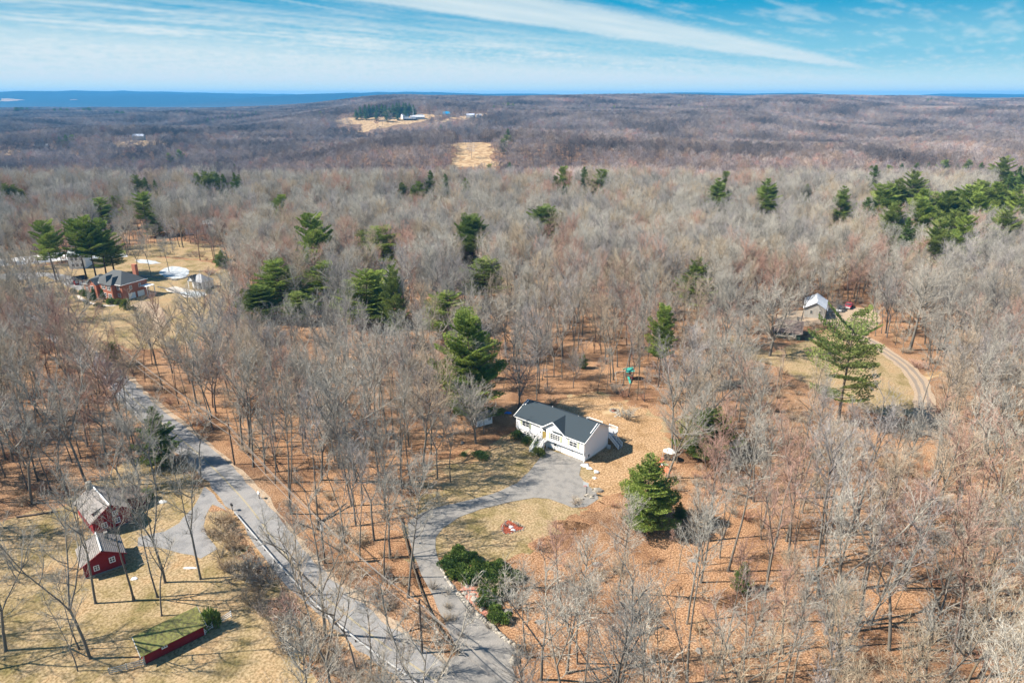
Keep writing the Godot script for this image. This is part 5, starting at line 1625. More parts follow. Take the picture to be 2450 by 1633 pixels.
func bare(sd: int, h: float, base: float, rad: float, limbs: int, lead: int, fork: float, steep: float, girth: float, fuzz := 1.0) -> Array:
	# a leafless tree: [trunk, crown]
	var r := RandomNumberGenerator.new()
	r.seed = sd
	var tk := Shape.new()
	var cr := Shape.new()
	var top := h * fork if lead > 1 else h * 0.97
	var pts := wander(r, Vector3(0, -0.3, 0), UPV + Vector3(r.randf_range(-0.06, 0.06), 0, r.randf_range(-0.06, 0.06)), top, 8, 0.055, 0.02)
	tk.tube(PackedVector3Array([Vector3(0, -0.3, 0), pts[1] * 0.35]), girth * 1.7, girth, 8, BARK)
	tk.tube(pts, girth, girth * (0.72 if lead > 1 else 0.10), 7, BARK, LIMB)
	var stems := [[pts, base if lead == 1 else 0.8, girth]]
	if lead > 1:
		var g0 := r.randf_range(0, TAU)
		for k in lead:
			var g := g0 + TAU * k / lead + r.randf_range(-0.4, 0.4)
			var out := Vector3(cos(g), 0, sin(g))
			var q := wander(r, pts[pts.size() - 1] - Vector3(0, 0.15, 0), UPV + out * r.randf_range(0.35, 0.6), (h - top) * r.randf_range(0.9, 1.05), 7, 0.11, 0.10)
			tk.tube(q, girth * r.randf_range(0.5, 0.66), 0.03, 6, LIMB.lerp(BARK, 0.5), LIMB)
			stems.append([q, maxf(0.08, (base * h - top) / (h - top)), girth * 0.6])
	var share := maxi(1, int(float(limbs) / (1 if lead == 1 else lead)))
	for si in stems.size():
		var st: Array = stems[si]
		var cnt := share
		if lead > 1 and si == 0:
			cnt = 2
		var g := r.randf_range(0, TAU)
		for k in cnt:
			var t := lerpf(st[1], 0.99, pow((k + r.randf_range(0.0, 0.8)) / cnt, 0.9))
			var p := along(st[0], t)
			g += 2.4 + r.randf_range(-0.5, 0.5)
			var hi := clampf((p.y / h - base) / (1.0 - base), 0.0, 1.0)
			var prof := pow(sin(PI * clampf(0.22 + 0.72 * hi, 0.0, 1.0)), 0.8)
			var L := rad * (0.30 + 0.8 * prof) * r.randf_range(0.7, 1.2)
			var ang := lerpf(1.35, 0.45, hi) * steep + r.randf_range(-0.12, 0.12)
			var dir := Vector3(cos(g) * sin(ang), cos(ang), sin(g) * sin(ang))
			var lp := wander(r, p, dir, L, 6, 0.23, 0.09)
			var lr := clampf(L * 0.0165, 0.025, girth * 0.5)
			cr.tube(lp, lr, 0.014, 4, LIMB, TWIG)
			var subs := int(L / 0.46 * fuzz) + 3
			for j in subs:
				var u := lerpf(0.18, 1.0, (j + r.randf()) / subs)
				var sp := along(lp, u)
				var sdir := (along(lp, minf(u + 0.1, 1.0)) - along(lp, maxf(u - 0.1, 0.0))).normalized()
				var L2 := L * (0.50 - 0.28 * u) * r.randf_range(0.6, 1.15) + 0.35
				var bdir := away(r, sdir, r.randf_range(0.45, 1.0)) + UPV * 0.18
				var bp := wander(r, sp, bdir, L2, 3, 0.2, 0.08)
				cr.tube(bp, clampf(L2 * 0.014, 0.014, 0.03), 0.009, 3, LIMB.lerp(TWIG, 0.5), TWIG)
				var tw := int(L2 / 0.30) + 1
				for m in tw:
					var w := (m + r.randf()) / tw
					var tp := along(bp, w)
					var td := (away(r, (bp[3] - bp[0]).normalized(), r.randf_range(0.35, 0.95)) + UPV * 0.22).normalized()
					var L3 := r.randf_range(0.4, 0.85)
					var cc := TWIG * r.randf_range(0.8, 1.25)
					cr.blade(tp, td * L3, 0.026, cc, Vector3(r.randf_range(-1, 1), r.randf_range(-1, 1), r.randf_range(-1, 1)))
					for e in 3:
						var f := r.randf_range(0.2, 0.9)
						cr.blade(tp + td * L3 * f, away(r, td, r.randf_range(0.35, 0.85)) * r.randf_range(0.22, 0.46), 0.019, cc, Vector3(r.randf_range(-1, 1), r.randf_range(-1, 1), r.randf_range(-1, 1)))
	return [tk, cr]

func far_bare(sd: int, h: float, rad: float) -> Shape:
	# the same tree for the far hills, with fewer, broader sprays
	var r := RandomNumberGenerator.new()
	r.seed = sd
	var s := Shape.new()
	s.tube(PackedVector3Array([Vector3.ZERO, Vector3(r.randf_range(-0.5, 0.5), h * 0.75, r.randf_range(-0.5, 0.5))]), 0.22, 0.08, 4, BARK)
	for k in 150:
		var g := r.randf_range(0, TAU)
		var y := r.randf_range(0.0, 1.0)
		var q := rad * pow(sin(PI * clampf(0.15 + 0.80 * y, 0, 1)), 0.7) * sqrt(r.randf_range(0.05, 1.0))
		var p := Vector3(cos(g) * q, h * lerpf(0.36, 0.94, y), sin(g) * q)
		var d := (Vector3(p.x, 0, p.z) * 0.14 + UPV * 0.9 + Vector3(r.randf_range(-0.6, 0.6), r.randf_range(-0.3, 0.4), r.randf_range(-0.6, 0.6))).normalized()
		var cc := TWIG.lerp(LIMB, r.randf_range(0.0, 0.7))
		var L := r.randf_range(1.4, 2.6)
		s.blade(p, d * L, 0.22, cc, Vector3(r.randf_range(-1, 1), 0.2, r.randf_range(-1, 1)))
		for e in 3:
			s.blade(p + d * L * r.randf_range(0.2, 0.8), away(r, d, 0.7) * L * 0.55, 0.16, cc, Vector3(r.randf_range(-1, 1), 0.2, r.randf_range(-1, 1)))
	return s

func pine(sd: int, h: float, base: float, rad: float, taper: float, droop: float, dense: float, needle: Color, needle2: Color, gap := 0.040, skip := 0.16, vary := 0.34) -> Array:
	# an evergreen: whorls of boughs that carry flat plumes of needles
	var r := RandomNumberGenerator.new()
	r.seed = sd
	var tk := Shape.new()
	var cr := Shape.new()
	var pts := wander(r, Vector3(0, -0.3, 0), UPV, h * 0.98, 8, 0.02, 0.02)
	tk.tube(pts, h * 0.0145, 0.03, 7, Color(0.12, 0.095, 0.08), Color(0.14, 0.115, 0.09))
	var y := base * h
	var g := r.randf_range(0, TAU)
	while y < h * 0.985:
		var f := (y - base * h) / (h * (1.0 - base))
		var prof := pow(1.0 - f, taper) * (0.62 + 0.38 * smoothstep(0.0, 0.22, f))
		var cnt := 4 + (1 if r.randf() < 0.6 else 0)
		for k in cnt:
			g += TAU / cnt + r.randf_range(-0.35, 0.35)
			if r.randf() < skip:
				continue
			var L := (rad * prof + 0.35) * r.randf_range(1.0 - vary * 1.3, 1.0 + vary)
			var rise := lerpf(droop, 0.75, f) + r.randf_range(-0.2, 0.2)
			var dir := Vector3(cos(g), rise, sin(g)).normalized()
			var p0 := along(pts, clampf((y + r.randf_range(-0.3, 0.3)) / (h * 0.98), 0.0, 1.0))
			var bp := wander(r, p0, dir, L, 4, 0.07, 0.07)
			cr.tube(bp, clampf(L * 0.014, 0.02, 0.07), 0.012, 3, Color(0.115, 0.095, 0.075))
			var tone := needle.lerp(needle2, r.randf())
			var side := dir.cross(UPV).normalized()
			var nodes := int(L / 0.40 * dense) + 2
			for j in nodes:
				var u := lerpf(0.22, 1.0, (j + r.randf() * 0.7) / nodes)
				var c := along(bp, minf(u, 0.999))
				var wide := (1.0 - absf(u - 0.55) * 1.1) * L * 0.34
				var spots := 1 + int(wide / 0.36)
				for q in range(-spots, spots + 1):
					var o := c + side * (float(q) / spots * wide + r.randf_range(-0.1, 0.1)) + dir * r.randf_range(-0.15, 0.15) + UPV * r.randf_range(-0.05, 0.14)
					var cc := (tone * r.randf_range(0.7, 1.35)).lerp(needle2 * 1.15, 0.35 if r.randf() < 0.25 else 0.0)
					for e in 5:
						var nd := (dir * 0.6 + UPV * r.randf_range(0.05, 0.8) + side * r.randf_range(-0.9, 0.9) + Vector3(r.randf_range(-0.4, 0.4), 0, r.randf_range(-0.4, 0.4))).normalized()
						cr.blade(o, nd * r.randf_range(0.32, 0.55), 0.15, cc, Vector3(r.randf_range(-1, 1), r.randf_range(-0.5, 0.5), r.randf_range(-1, 1)))
		y += h * gap * r.randf_range(0.7, 1.35)
	return [tk, cr]

func leafy(sd: int, r3: Vector3, count: int, leaf: float, c1: Color, c2: Color) -> Array:
	# an evergreen shrub: stems inside, leaves through an uneven mound
	var r := RandomNumberGenerator.new()
	r.seed = sd
	var st := Shape.new()
	var lf := Shape.new()
	for k in 9:
		var g := r.randf_range(0, TAU)
		st.tube(wander(r, Vector3.ZERO, Vector3(cos(g) * 0.6, 1, sin(g) * 0.6), r3.y * 0.9, 3, 0.2, 0.05), 0.04, 0.012, 4, BARK)
	var bumps := []
	for k in 11:
		var g := r.randf_range(0, TAU)
		var e := r.randf_range(0.1, 0.95)
		bumps.append([Vector3(cos(g) * r3.x * 0.62 * sqrt(1.0 - e * e), r3.y * (0.16 + 0.55 * e), sin(g) * r3.z * 0.62 * sqrt(1.0 - e * e)), r.randf_range(0.36, 0.52)])
	for k in count:
		var b: Array = bumps[k % bumps.size()]
		var d := Vector3(r.randfn(), r.randfn() * 0.8 + 0.35, r.randfn()).normalized()
		var p: Vector3 = b[0] + d * Vector3(r3.x, r3.y * 0.8, r3.z) * b[1] * pow(r.randf(), 0.35)
		if p.y < 0.02:
			continue
		var cc := c1.lerp(c2, r.randf()) * r.randf_range(0.75, 1.3)
		var nd := (d + Vector3(r.randf_range(-0.8, 0.8), r.randf_range(-0.3, 0.9), r.randf_range(-0.8, 0.8))).normalized()
		lf.blade(p, nd * leaf * r.randf_range(0.8, 1.4), leaf * 0.7, cc, Vector3(r.randf_range(-1, 1), r.randf_range(-1, 1), r.randf_range(-1, 1)))
	return [st, lf]

func brush(sd: int, h: float, rad: float, stems: int) -> Shape:
	# a leafless thicket
	var r := RandomNumberGenerator.new()
	r.seed = sd
	var s := Shape.new()
	for k in stems:
		var g := r.randf_range(0, TAU)
		var o := Vector3(cos(g), 0, sin(g)) * rad * 0.35 * r.randf()
		var p := wander(r, o, Vector3(cos(g) * r.randf_range(0.1, 0.8), 1, sin(g) * r.randf_range(0.1, 0.8)), h * r.randf_range(0.6, 1.1), 3, 0.25, -0.02)
		s.tube(p, 0.03, 0.01, 3, LIMB, TWIG)
		for j in 9:
			var t := along(p, r.randf_range(0.25, 1.0))
			var d := (away(r, (p[3] - p[0]).normalized(), r.randf_range(0.4, 1.0)) + UPV * 0.15).normalized() * r.randf_range(0.4, 1.0) * h * 0.35
			s.blade(t, d, 0.035, TWIG * r.randf_range(0.8, 1.2), Vector3(r.randf_range(-1, 1), r.randf_range(-1, 1), r.randf_range(-1, 1)))
			for e in 3:
				s.blade(t + d * r.randf_range(0.3, 0.9), away(r, d.normalized(), 0.7) * d.length() * 0.5, 0.025, TWIG, Vector3(r.randf_range(-1, 1), r.randf_range(-1, 1), r.randf_range(-1, 1)))
	return s

var tall := []        # [trunk mesh, crown mesh, whole mesh, height]
var broad := []
var close_crowned := []
var far_kinds := []
var conifers := []
var bushes := []
var thickets := []
var tints := []

func kind(a: Array, h: float) -> Array:
	var whole := Shape.new()
	whole.add(a[0])
	whole.add(a[1])
	return [a[0].mesh(), a[1].mesh(), whole.mesh(), h]

func kinds_of_trees():
	#            seed  h   base  rad limbs lead fork steep girth
	tall.append(kind(bare(1, 20.0, 0.46, 3.2, 23, 1, 1.0, 0.74, 0.16, 0.80), 20.0))
	tall.append(kind(bare(2, 20.0, 0.48, 3.5, 24, 2, 0.42, 0.80, 0.175, 0.80), 20.0))
	tall.append(kind(bare(3, 20.0, 0.54, 2.7, 19, 1, 1.0, 0.66, 0.13, 0.78), 20.0))
	tall.append(kind(bare(4, 20.0, 0.44, 3.7, 25, 3, 0.36, 0.78, 0.195, 0.80), 20.0))
	tall.append(kind(bare(5, 20.0, 0.56, 3.0, 20, 2, 0.55, 0.76, 0.14, 0.78), 20.0))
	tall.append(kind(bare(6, 20.0, 0.40, 4.1, 26, 1, 1.0, 0.88, 0.18, 0.80), 20.0))
	tall.append(kind(bare(14, 20.0, 0.40, 2.5, 19, 2, 0.30, 0.58, 0.11, 0.80), 20.0))
	tall.append(kind(bare(15, 20.0, 0.30, 5.2, 30, 3, 0.32, 0.98, 0.24, 0.85), 20.0))
	# closer crowns for the trees farther off
	for q in [[71, 0.38, 4.6, 28, 1, 1.0], [72, 0.42, 4.9, 28, 2, 0.42], [73, 0.40, 4.3, 26, 1, 1.0], [74, 0.36, 5.2, 30, 3, 0.36], [75, 0.46, 4.6, 26, 2, 0.5]]:
		close_crowned.append(kind(bare(q[0], 20.0, q[1], q[2], q[3], q[4], q[5], 0.96, 0.20, 1.05), 20.0))
	broad.append(kind(bare(7, 16.0, 0.24, 6.2, 34, 3, 0.28, 1.02, 0.34, 1.1), 16.0))
	broad.append(kind(bare(8, 16.0, 0.28, 6.6, 36, 4, 0.30, 1.05, 0.38, 1.1), 16.0))
	broad.append(kind(bare(9, 16.0, 0.30, 5.6, 34, 1, 1.0, 1.05, 0.34, 1.15), 16.0))
	for k in 4:
		var hh := 17.0
		var s := far_bare(40 + k, hh, 4.6 + 0.5 * (k % 3))
		far_kinds.append([null, null, s.mesh(), hh])
	var dk := Color(0.125, 0.190, 0.046)
	var lt := Color(0.30, 0.370, 0.085)
	#                           seed h     base  rad  taper droop dense
	conifers.append(kind(pine(21, 20.0, 0.12, 7.0, 0.38, 0.02, 1.1, dk, lt, 0.041, 0.15, 0.36), 20.0))     # 0 broad white pine
	conifers.append(kind(pine(22, 20.0, 0.40, 5.6, 0.45, 0.15, 1.0, dk, lt), 20.0))     # 1 pine with a bare lower trunk
	conifers.append(kind(pine(23, 20.0, 0.08, 6.4, 0.85, -0.10, 1.1, Color(0.075, 0.135, 0.050), Color(0.185, 0.265, 0.072)), 20.0))  # 2 dark spruce
	conifers.append(kind(pine(24, 20.0, 0.24, 5.8, 0.45, 0.10, 0.9, Color(0.115, 0.165, 0.045), Color(0.235, 0.285, 0.080)), 20.0))   # 3 yellow green pine
	conifers.append(kind(pine(25, 20.0, 0.08, 9.5, 0.50, 0.12, 1.2, Color(0.100, 0.155, 0.042), Color(0.22, 0.28, 0.070), 0.036, 0.10, 0.30), 20.0))     # 4 low and wide
	conifers.append(kind(pine(26, 20.0, 0.24, 7.4, 0.34, 0.12, 0.62, Color(0.105, 0.150, 0.050), Color(0.22, 0.265, 0.085), 0.075, 0.26, 0.42), 20.0))    # 5 thin and open
	conifers.append(kind(pine(27, 20.0, 0.05, 7.4, 0.74, 0.02, 1.1, Color(0.110, 0.175, 0.046), Color(0.28, 0.350, 0.085), 0.043, 0.15, 0.36), 20.0))    # 6 pointed, full at the foot
	conifers.append(kind(pine(28, 20.0, 0.13, 7.2, 0.34, 0.02, 1.2, Color(0.125, 0.185, 0.045), Color(0.27, 0.335, 0.080), 0.040, 0.14, 0.34), 20.0))    # 7 broad light green pine
	bushes.append(kind(leafy(31, Vector3(1, 1, 1), 1300, 0.16, Color(0.060, 0.115, 0.030), Color(0.19, 0.25, 0.065)), 1.0))
	bushes.append(kind(leafy(32, Vector3(1, 1, 1), 1100, 0.17, Color(0.09, 0.12, 0.03), Color(0.22, 0.25, 0.08)), 1.0))
	bushes.append(kind(leafy(33, Vector3(1, 1, 1), 1300, 0.13, Color(0.032, 0.070, 0.026), Color(0.09, 0.145, 0.045)), 1.0))
	for k in 4:
		thickets.append([null, null, brush(60 + k, 1.8, 1.3, 22).mesh(), 1.8])
	for c in [Color(1, 1, 1), Color(1.22, 1.2, 1.18), Color(1.16, 0.78, 0.70), Color(1.15, 0.98, 0.82), Color(0.72, 0.72, 0.74), Color(0.95, 0.92, 1.0)]:
		var m: StandardMaterial3D = M.tree.duplicate()
		m.albedo_color = Color(c.r * 0.8, c.g * 0.8, c.b * 0.8).linear_to_srgb()
		tints.append(m)

var shown := {}
func plant(k: Array, called: String, label: String, cat: String, at: Vector3, height: float, turn: float, tint := 0, group := "", wide := 1.0, lean := Vector2.ZERO) -> Node3D:
	# one tree that stands by itself: trunk and crown
	var key := "%d %d" % [k[1].get_instance_id(), tint]
	var o: Node3D
	if shown.has(key):
		o = shown[key].duplicate()
		o.name = numbered(called)
		add_child(o)
		tag(o, label, cat, group)
		if not group and o.has_meta("group"):
			o.remove_meta("group")
	else:
		o = thing(called, label, cat, at, 0.0, group)
		for q in [["trunk", k[0], M.tree], ["crown", k[1], tints[tint] if tint >= 0 else M.needle]]:
			var mi := MeshInstance3D.new()
			mi.name = q[0]
			mi.mesh = q[1]
			mi.material_override = q[2]
			o.add_child(mi, true)
		shown[key] = o
	var s: float = height / k[3]
	o.transform = Transform3D(Basis.from_euler(Vector3(lean.y, turn, lean.x)) * Basis.from_scale(Vector3(s * wide, s, s * wide)), at)
	return o

# ---------------------------------------------------------------- the trees one can point at
var taken := PackedVector2Array()
var greens := []     # [place, half width, how far forward the wood stands open]

func chosen_trees():
	# x, z, height, kind (0-6 tall, 10-12 broad), tint
	var t := [-52.6, -66.7, 23.2, 3, 0, -53.0, -64.7, 12.6, 6, 0, -54.9, -68.2, 12.3, 2, 0, -57.6, -76.5, 21.2, 1, 0, -52.6, -77.1, 21.5, 0, 0, -47.3, -74.1, 13.4, 4, 1, -49.6, -77.7, 19.9, 2, 0, -50.0, -80.8, 22.5, 3, 0, -45.2, -81.5, 20.2, 1, 0, -64.0, -67.9, 18.4, 3, 0, -77.6, -103.0, 16.4, 1, 0, -82.2, -105.4, 14.0, 0, 0, -91.7, -112.8, 13.7, 4, 0, -67.2, -107.1, 12.8, 10, 0, -63.3, -105.4, 17.2, 1, 1, -56.6, -108.3, 15.9, 4, 1, -85.0, -121.5, 14.2, 1, 0, -83.4, -116.5, 14.2, 2, 0, -84.4, -115.2, 12.7, 0, 0, -93.3, -109.7, 11.9, 3, 0, -68.3, -104.4, 13.8, 3, 0, -29.3, -78.0, 14.3, 1, 4, -18.3, -62.9, 15.3, 4, 1, -17.1, -63.9, 14.0, 2, 1, -21.8, -90.8, 17.1, 1, 4, -28.0, -82.0, 6.4, 6, 0, 3.5, -63.4, 17.7, 3, 0, 6.7, -64.4, 18.1, 5, 1, 1.9, -66.8, 14.6, 2, 0, 6.6, -74.2, 15.2, 0, 2, 8.1, -65.9, 14.7, 4, 0, -18.5, -86.3, 16.2, 1, 0, -11.2, -108.1, 13.9, 4, 4, -13.7, -109.4, 14.5, 1, 0, -7.3, -122.5, 12.4, 10, 1, 109.9, -176.5, 21.5, 12, 1, 108.5, -156.9, 21.8, 4, 1, 130.8, -197.6, 20.5, 0, 0, 109.6, -200.5, 18.4, 2, 1, 111.1, -200.1, 17.4, 4, 0, 110.1, -225.8, 15.2, 1, 0, 106.7, -227.3, 13.7, 5, 0, 99.4, -238.7, 15.6, 1, 0, 69.6, -172.0, 17.0, 11, 1, 107.3, -131.9, 23.6, 3, 1, 76.8, -124.3, 9.4, 6, 1, -89.0, -186.2, 14.8, 10, 0, -117.5, -186.9, 9.0, 1, 0, -102.2, -176.5, 11.0, 4, 0, -129.3, -196.0, 10.8, 6, 0, -93.2, -175.8, 9.4, 2, 0, -150.7, -200.9, 15.3, 11, 0, -183.7, -258.2, 13.9, 4, 0, -188.5, -256.9, 13.4, 1, 0, -147.2, -261.5, 14.1, 1, 0, -140.3, -258.2, 16.4, 4, 0, -136.5, -264.8, 14.1, 0, 0, 22.6, -149.2, 10.8, 2, 0, 20.2, -147.2, 9.5, 0, 4, 1.5, -146.0, 13.0, 2, 4]
	var said := [
		"tall bare tree forking low on the lawn left of the long red shed", "slim bare tree at the lower left lawn nearest the bottom edge", "thin bare tree just behind the tall forked tree on the lower left lawn", "bare tree on the lawn below the left wall of the red cottage",
		"bare tree on the lawn whose trunk crosses in front of the red cottage", "slender pale bare tree behind the roof of the long red shed", "bare tree between the red cottage and the red house drive, left trunk of a pair", "large bare tree by the red house drive, right trunk of a pair",
		"tall forked bare tree between the red house drive and the road", "tall bare tree at the left picture edge on the lower lawn", "dark bare tree behind the larger red farmhouse at the wood's edge", "bare tree at the wood's edge left of the larger red farmhouse",
		"bare tree among leaf litter far left of the red farmhouse", "spreading bare tree rising behind the red farmhouse roof", "pale tall bare tree on the lawn right of the red farmhouse", "forked bare tree on the grass beside the road at the red house drive",
		"leaning bare tree in the left woods just below the road", "slim bare tree in the left woods left of the leaning one", "bare tree in the left woods, third of a row below the road", "bare tree at the left picture edge beside the red farmhouse woods", "wide bare tree close behind the chimney of the red farmhouse",
		"dark leaning bare tree over the guard rail beside the road", "tall pale bare tree right of the guard rail at the bottom of the road", "thin pale bare tree beside the taller one at the bottom of the road", "dark leaning bare tree in the leaves between road and drive", "small bare tree beside the utility pole on the leaf bank",
		"tall bare tree on the leaves right of the drive apron, nearest the bottom edge", "tall pale tree right of the drive apron with a grey trunk", "slim bare tree standing closest to the end of the stone wall", "reddish budded tree right of the low evergreen bed", "bare tree on the leaves right of the drive apron, rightmost of a row of four",
		"bare tree at the left edge of the drive near its bend", "dark bare tree left of the white house lawn casting its shadow over the drive", "bare tree left of the dark shadow tree at the wood's edge", "broad pale oak standing before the white garden shed",
		"wide pale tree with a white trunk above the dirt drive", "tall slender pale tree right of the dirt drive bend", "bare tree in the woods behind the wide pale tree on the right", "slim pale tree between the trucks and the dirt drive, left of a pair", "slim grey tree between the trucks and the dirt drive, right of a pair",
		"bare tree right behind the parked trucks", "bare tree directly behind the weathered barn roof", "bare tree left behind the weathered barn", "spreading pale oak in front of the dark ranch house", "tall pale tree at the right picture edge",
		"pale broken tree in the brush below the dirt drive", "broad bare tree at the lower right of the brick house lawn", "bare tree between the road and the left part of the brick house lawn", "bare tree at the near edge of the brick house lawn", "thin bare tree beside the road below the brick house",
		"bare tree at the lower edge of the brick house lawn, right of the gravel", "wide bare tree left of the road at the far left", "bare tree on the tan grass far left before the snowy shore", "bare tree at the left picture edge on the tan grass before the snowy shore", "bare tree between the brick house and the frozen pond, leftmost",
		"bare tree between the brick house and the frozen pond, middle one", "bare tree at the left bank of the frozen pond", "slim bare tree behind the white house near the play tower", "dark slim tree behind the white house, left of the play tower", "dark slim tree directly behind the left end of the white house roof",
	]
	var r := RandomNumberGenerator.new()
	r.seed = 5
	for k in range(0, t.size(), 5):
		var n := k / 5
		var p := Vector2(t[k], t[k + 1])
		taken.append(p)
		var q: int = t[k + 3]
		var kd: Array = broad[q - 10] if q >= 10 else tall[q]
		plant(kd, "bare_tree", said[n], "tree", on(p), clampf(t[k + 2], 6.0, 27.0), r.randf_range(0, TAU), t[k + 4], "", clampf(20.0 / maxf(t[k + 2], 8.0), 0.75, 1.25) if q < 10 else 1.0, Vector2(r.randf_range(-0.05, 0.05), r.randf_range(-0.05, 0.05)))
	# the woods' nearest trees follow in woods()

func evergreens():
	var r := RandomNumberGenerator.new()
	r.seed = 9
	# x, z, height, kind, width
	var t := [-8.8, -133.3, 22.4, 7, 1.2, 35.2, -150.9, 20.0, 1, 0.85, 21.8, -94.4, 13.4, 6, 0.88, 38.0, -118.1, 9.2, 4, 1, 70.2, -132.3, 24.1, 5, 1.25, -66.8, -114.2, 12.4, 2, 0.75, -75.0, -215.0, 12.7, 0, 1, -78.4, -203.0, 8.8, 4, 0.8, -70.1, -238.7, 22.8, 1, 0.9, -62.0, -215.0, 12.4, 0, 0.9, -65.4, -201.7, 7.6, 3, 1.2, -50.2, -263.5, 14.2, 0, 1.15, -65.8, -299.3, 8.4, 3, 1, -44.3, -198.8, 13.6, 0, 1, -32.2, -177.8, 23.1, 3, 0.75, -16.1, -270.4, 17.3, 4, 0.75, -8.9, -221.7, 12.2, 3, 1.1, -18.8, -191.0, 9.4, 0, 1.1, 14.6, -314.6, 14.8, 4, 0.9, 61.3, -217.8, 13.7, 6, 0.75, -123.6, -366.2, 12.7, 0, 0.8, -183.0, -340.7, 17.0, 1, 0.9, -177.3, -337.6, 8.9, 0, 0.8, -220.8, -384.4, 10.2, 3, 0.9, -213.1, -355.3, 12.6, 0, 0.9, -171.5, -249.3, 18.7, 1, 0.8, -162.3, -253.0, 18.6, 1, 0.8, -157.8, -251.8, 19.6, 1, 0.75, -156.1, -255.6, 18.0, 1, 0.75, -155.9, -260.8, 13.4, 3, 0.8, -103.4, -165.3, 6.0, 3, 0.9, -119.0, -273.3, 5.7, 2, 0.9, 113.3, -381.7, 18.6, 6, 0.95, 136.9, -370.1, 19.8, 6, 1, 162.9, -340.7, 19.9, 6, 0.8, 227.6, -439.5, 19.5, 2, 0.8, 199.1, -364.4, 18.1, 3, 1, 219.1, -380.7, 21.5, 3, 1, 207.5, -327.3, 19.4, 4, 0.75, 189.9, -317.5, 16.6, 3, 1.1, 250.8, -370.1, 18.5, 3, 1.1, 325.3, -462.8, 22.1, 3, 1.1, 324.3, -439.6, 22.3, 2, 0.9, 223.4, -336.6, 19.7, 0, 1.1, 214.9, -347.1, 16.1, 0, 1, 18.3, -163.0, 4.0, 2, 0.8, -4.7, -156.1, 4.1, 2, 0.7, 27.7, -96.5, 3.2, 2, 0.8, 32.4, -79.2, 5.0, 2, 0.7]
	var said := [
		"largest broad white pine, directly behind the left end of the white house", "narrow pine with a bare trunk behind the play tower", "broad green pine in front of the canvas shelter, right of the drive", "low wide evergreen right of the canvas shelter", "tall thin open pine in front of the dark ranch house",
		"light green hemlock beside the road behind the red farmhouse", "round green pine right of the pool house, foremost of its cluster", "dark low evergreen at the left end of the cluster beyond the pool house", "tall dark pine standing above the cluster beyond the pool house", "wide pine at the right of the cluster beyond the pool house",
		"yellow green low pine in front of the cluster beyond the pool house", "wide deep green pine in the middle woods beside a smaller pale one", "small pale green pine left of the wide deep green pine", "dense green pine left of the slender yellow green one", "slender yellow green pine with a long bare trunk in the middle woods",
		"layered wide pine left of the sandy clearing", "brownish green pine at the near edge of the sandy clearing", "small green pine above the largest white pine", "round dark evergreen alone in the upper middle woods", "dark spruce among red budded trees right of the middle",
		"single green pine in the upper left woods", "green pine above the white snowy shore behind the brick house", "smaller pine beside the one above the brick house", "yellow green pine top in the upper left woods, right of a darker pair", "dark pine in the upper left woods, left of a yellow green one",
		"green pine in front of the pale white house at far left", "tall pine behind the brick house, leftmost of four", "tall pine behind the brick house, second of four", "tall pine behind the brick house, third of four", "shorter yellow green pine behind the brick house, rightmost of four", "small bright green pine beside the road below the brick house lawn",
		"small dark green fir at the wood's edge right of the frozen pond", "dark pointed spruce, leftmost of three in the upper right woods", "dark pointed spruce, middle of three in the upper right woods", "dark pointed spruce, rightmost of three in the upper right woods",
		"dark spruce at the left of the pine stand on the right", "yellow green pine at the left front of the pine stand on the right", "yellow green pine in the left middle of the pine stand on the right", "widest pine at the front of the pine stand on the right", "pine leaning out at the lower left of the pine stand on the right",
		"tall pine at the right rear of the pine stand on the right", "pine near the right picture edge above the pine stand", "dark pine at the right picture edge above the pine stand", "green pine at the right front of the pine stand on the right", "green pine in the middle of the pine stand on the right",
		"small dark fir in the leaves behind the white house", "small dark fir at the foot of the largest white pine", "small green hemlock in the brush right of the broad pine by the drive", "small green hemlock in the lower right woods",
	]
	for k in range(0, t.size(), 5):
		var p := Vector2(t[k], t[k + 1])
		taken.append(p)
		greens.append([p, (3.6 if t[k + 3] < 4 else 5.4) * t[k + 4], maxf(t[k + 2] * 1.1, p.length() * 0.17)])
		plant(conifers[int(t[k + 3])], "evergreen_tree", said[k / 5], "evergreen tree", on(p), clampf(t[k + 2] * (1.22 if p.y < -180.0 else 1.0), 3.0, 27.0), r.randf_range(0, TAU), -1, "", t[k + 4] * clampf(18.0 / t[k + 2], 0.85, 1.5) * (1.4 if p.y < -180.0 else 1.0))
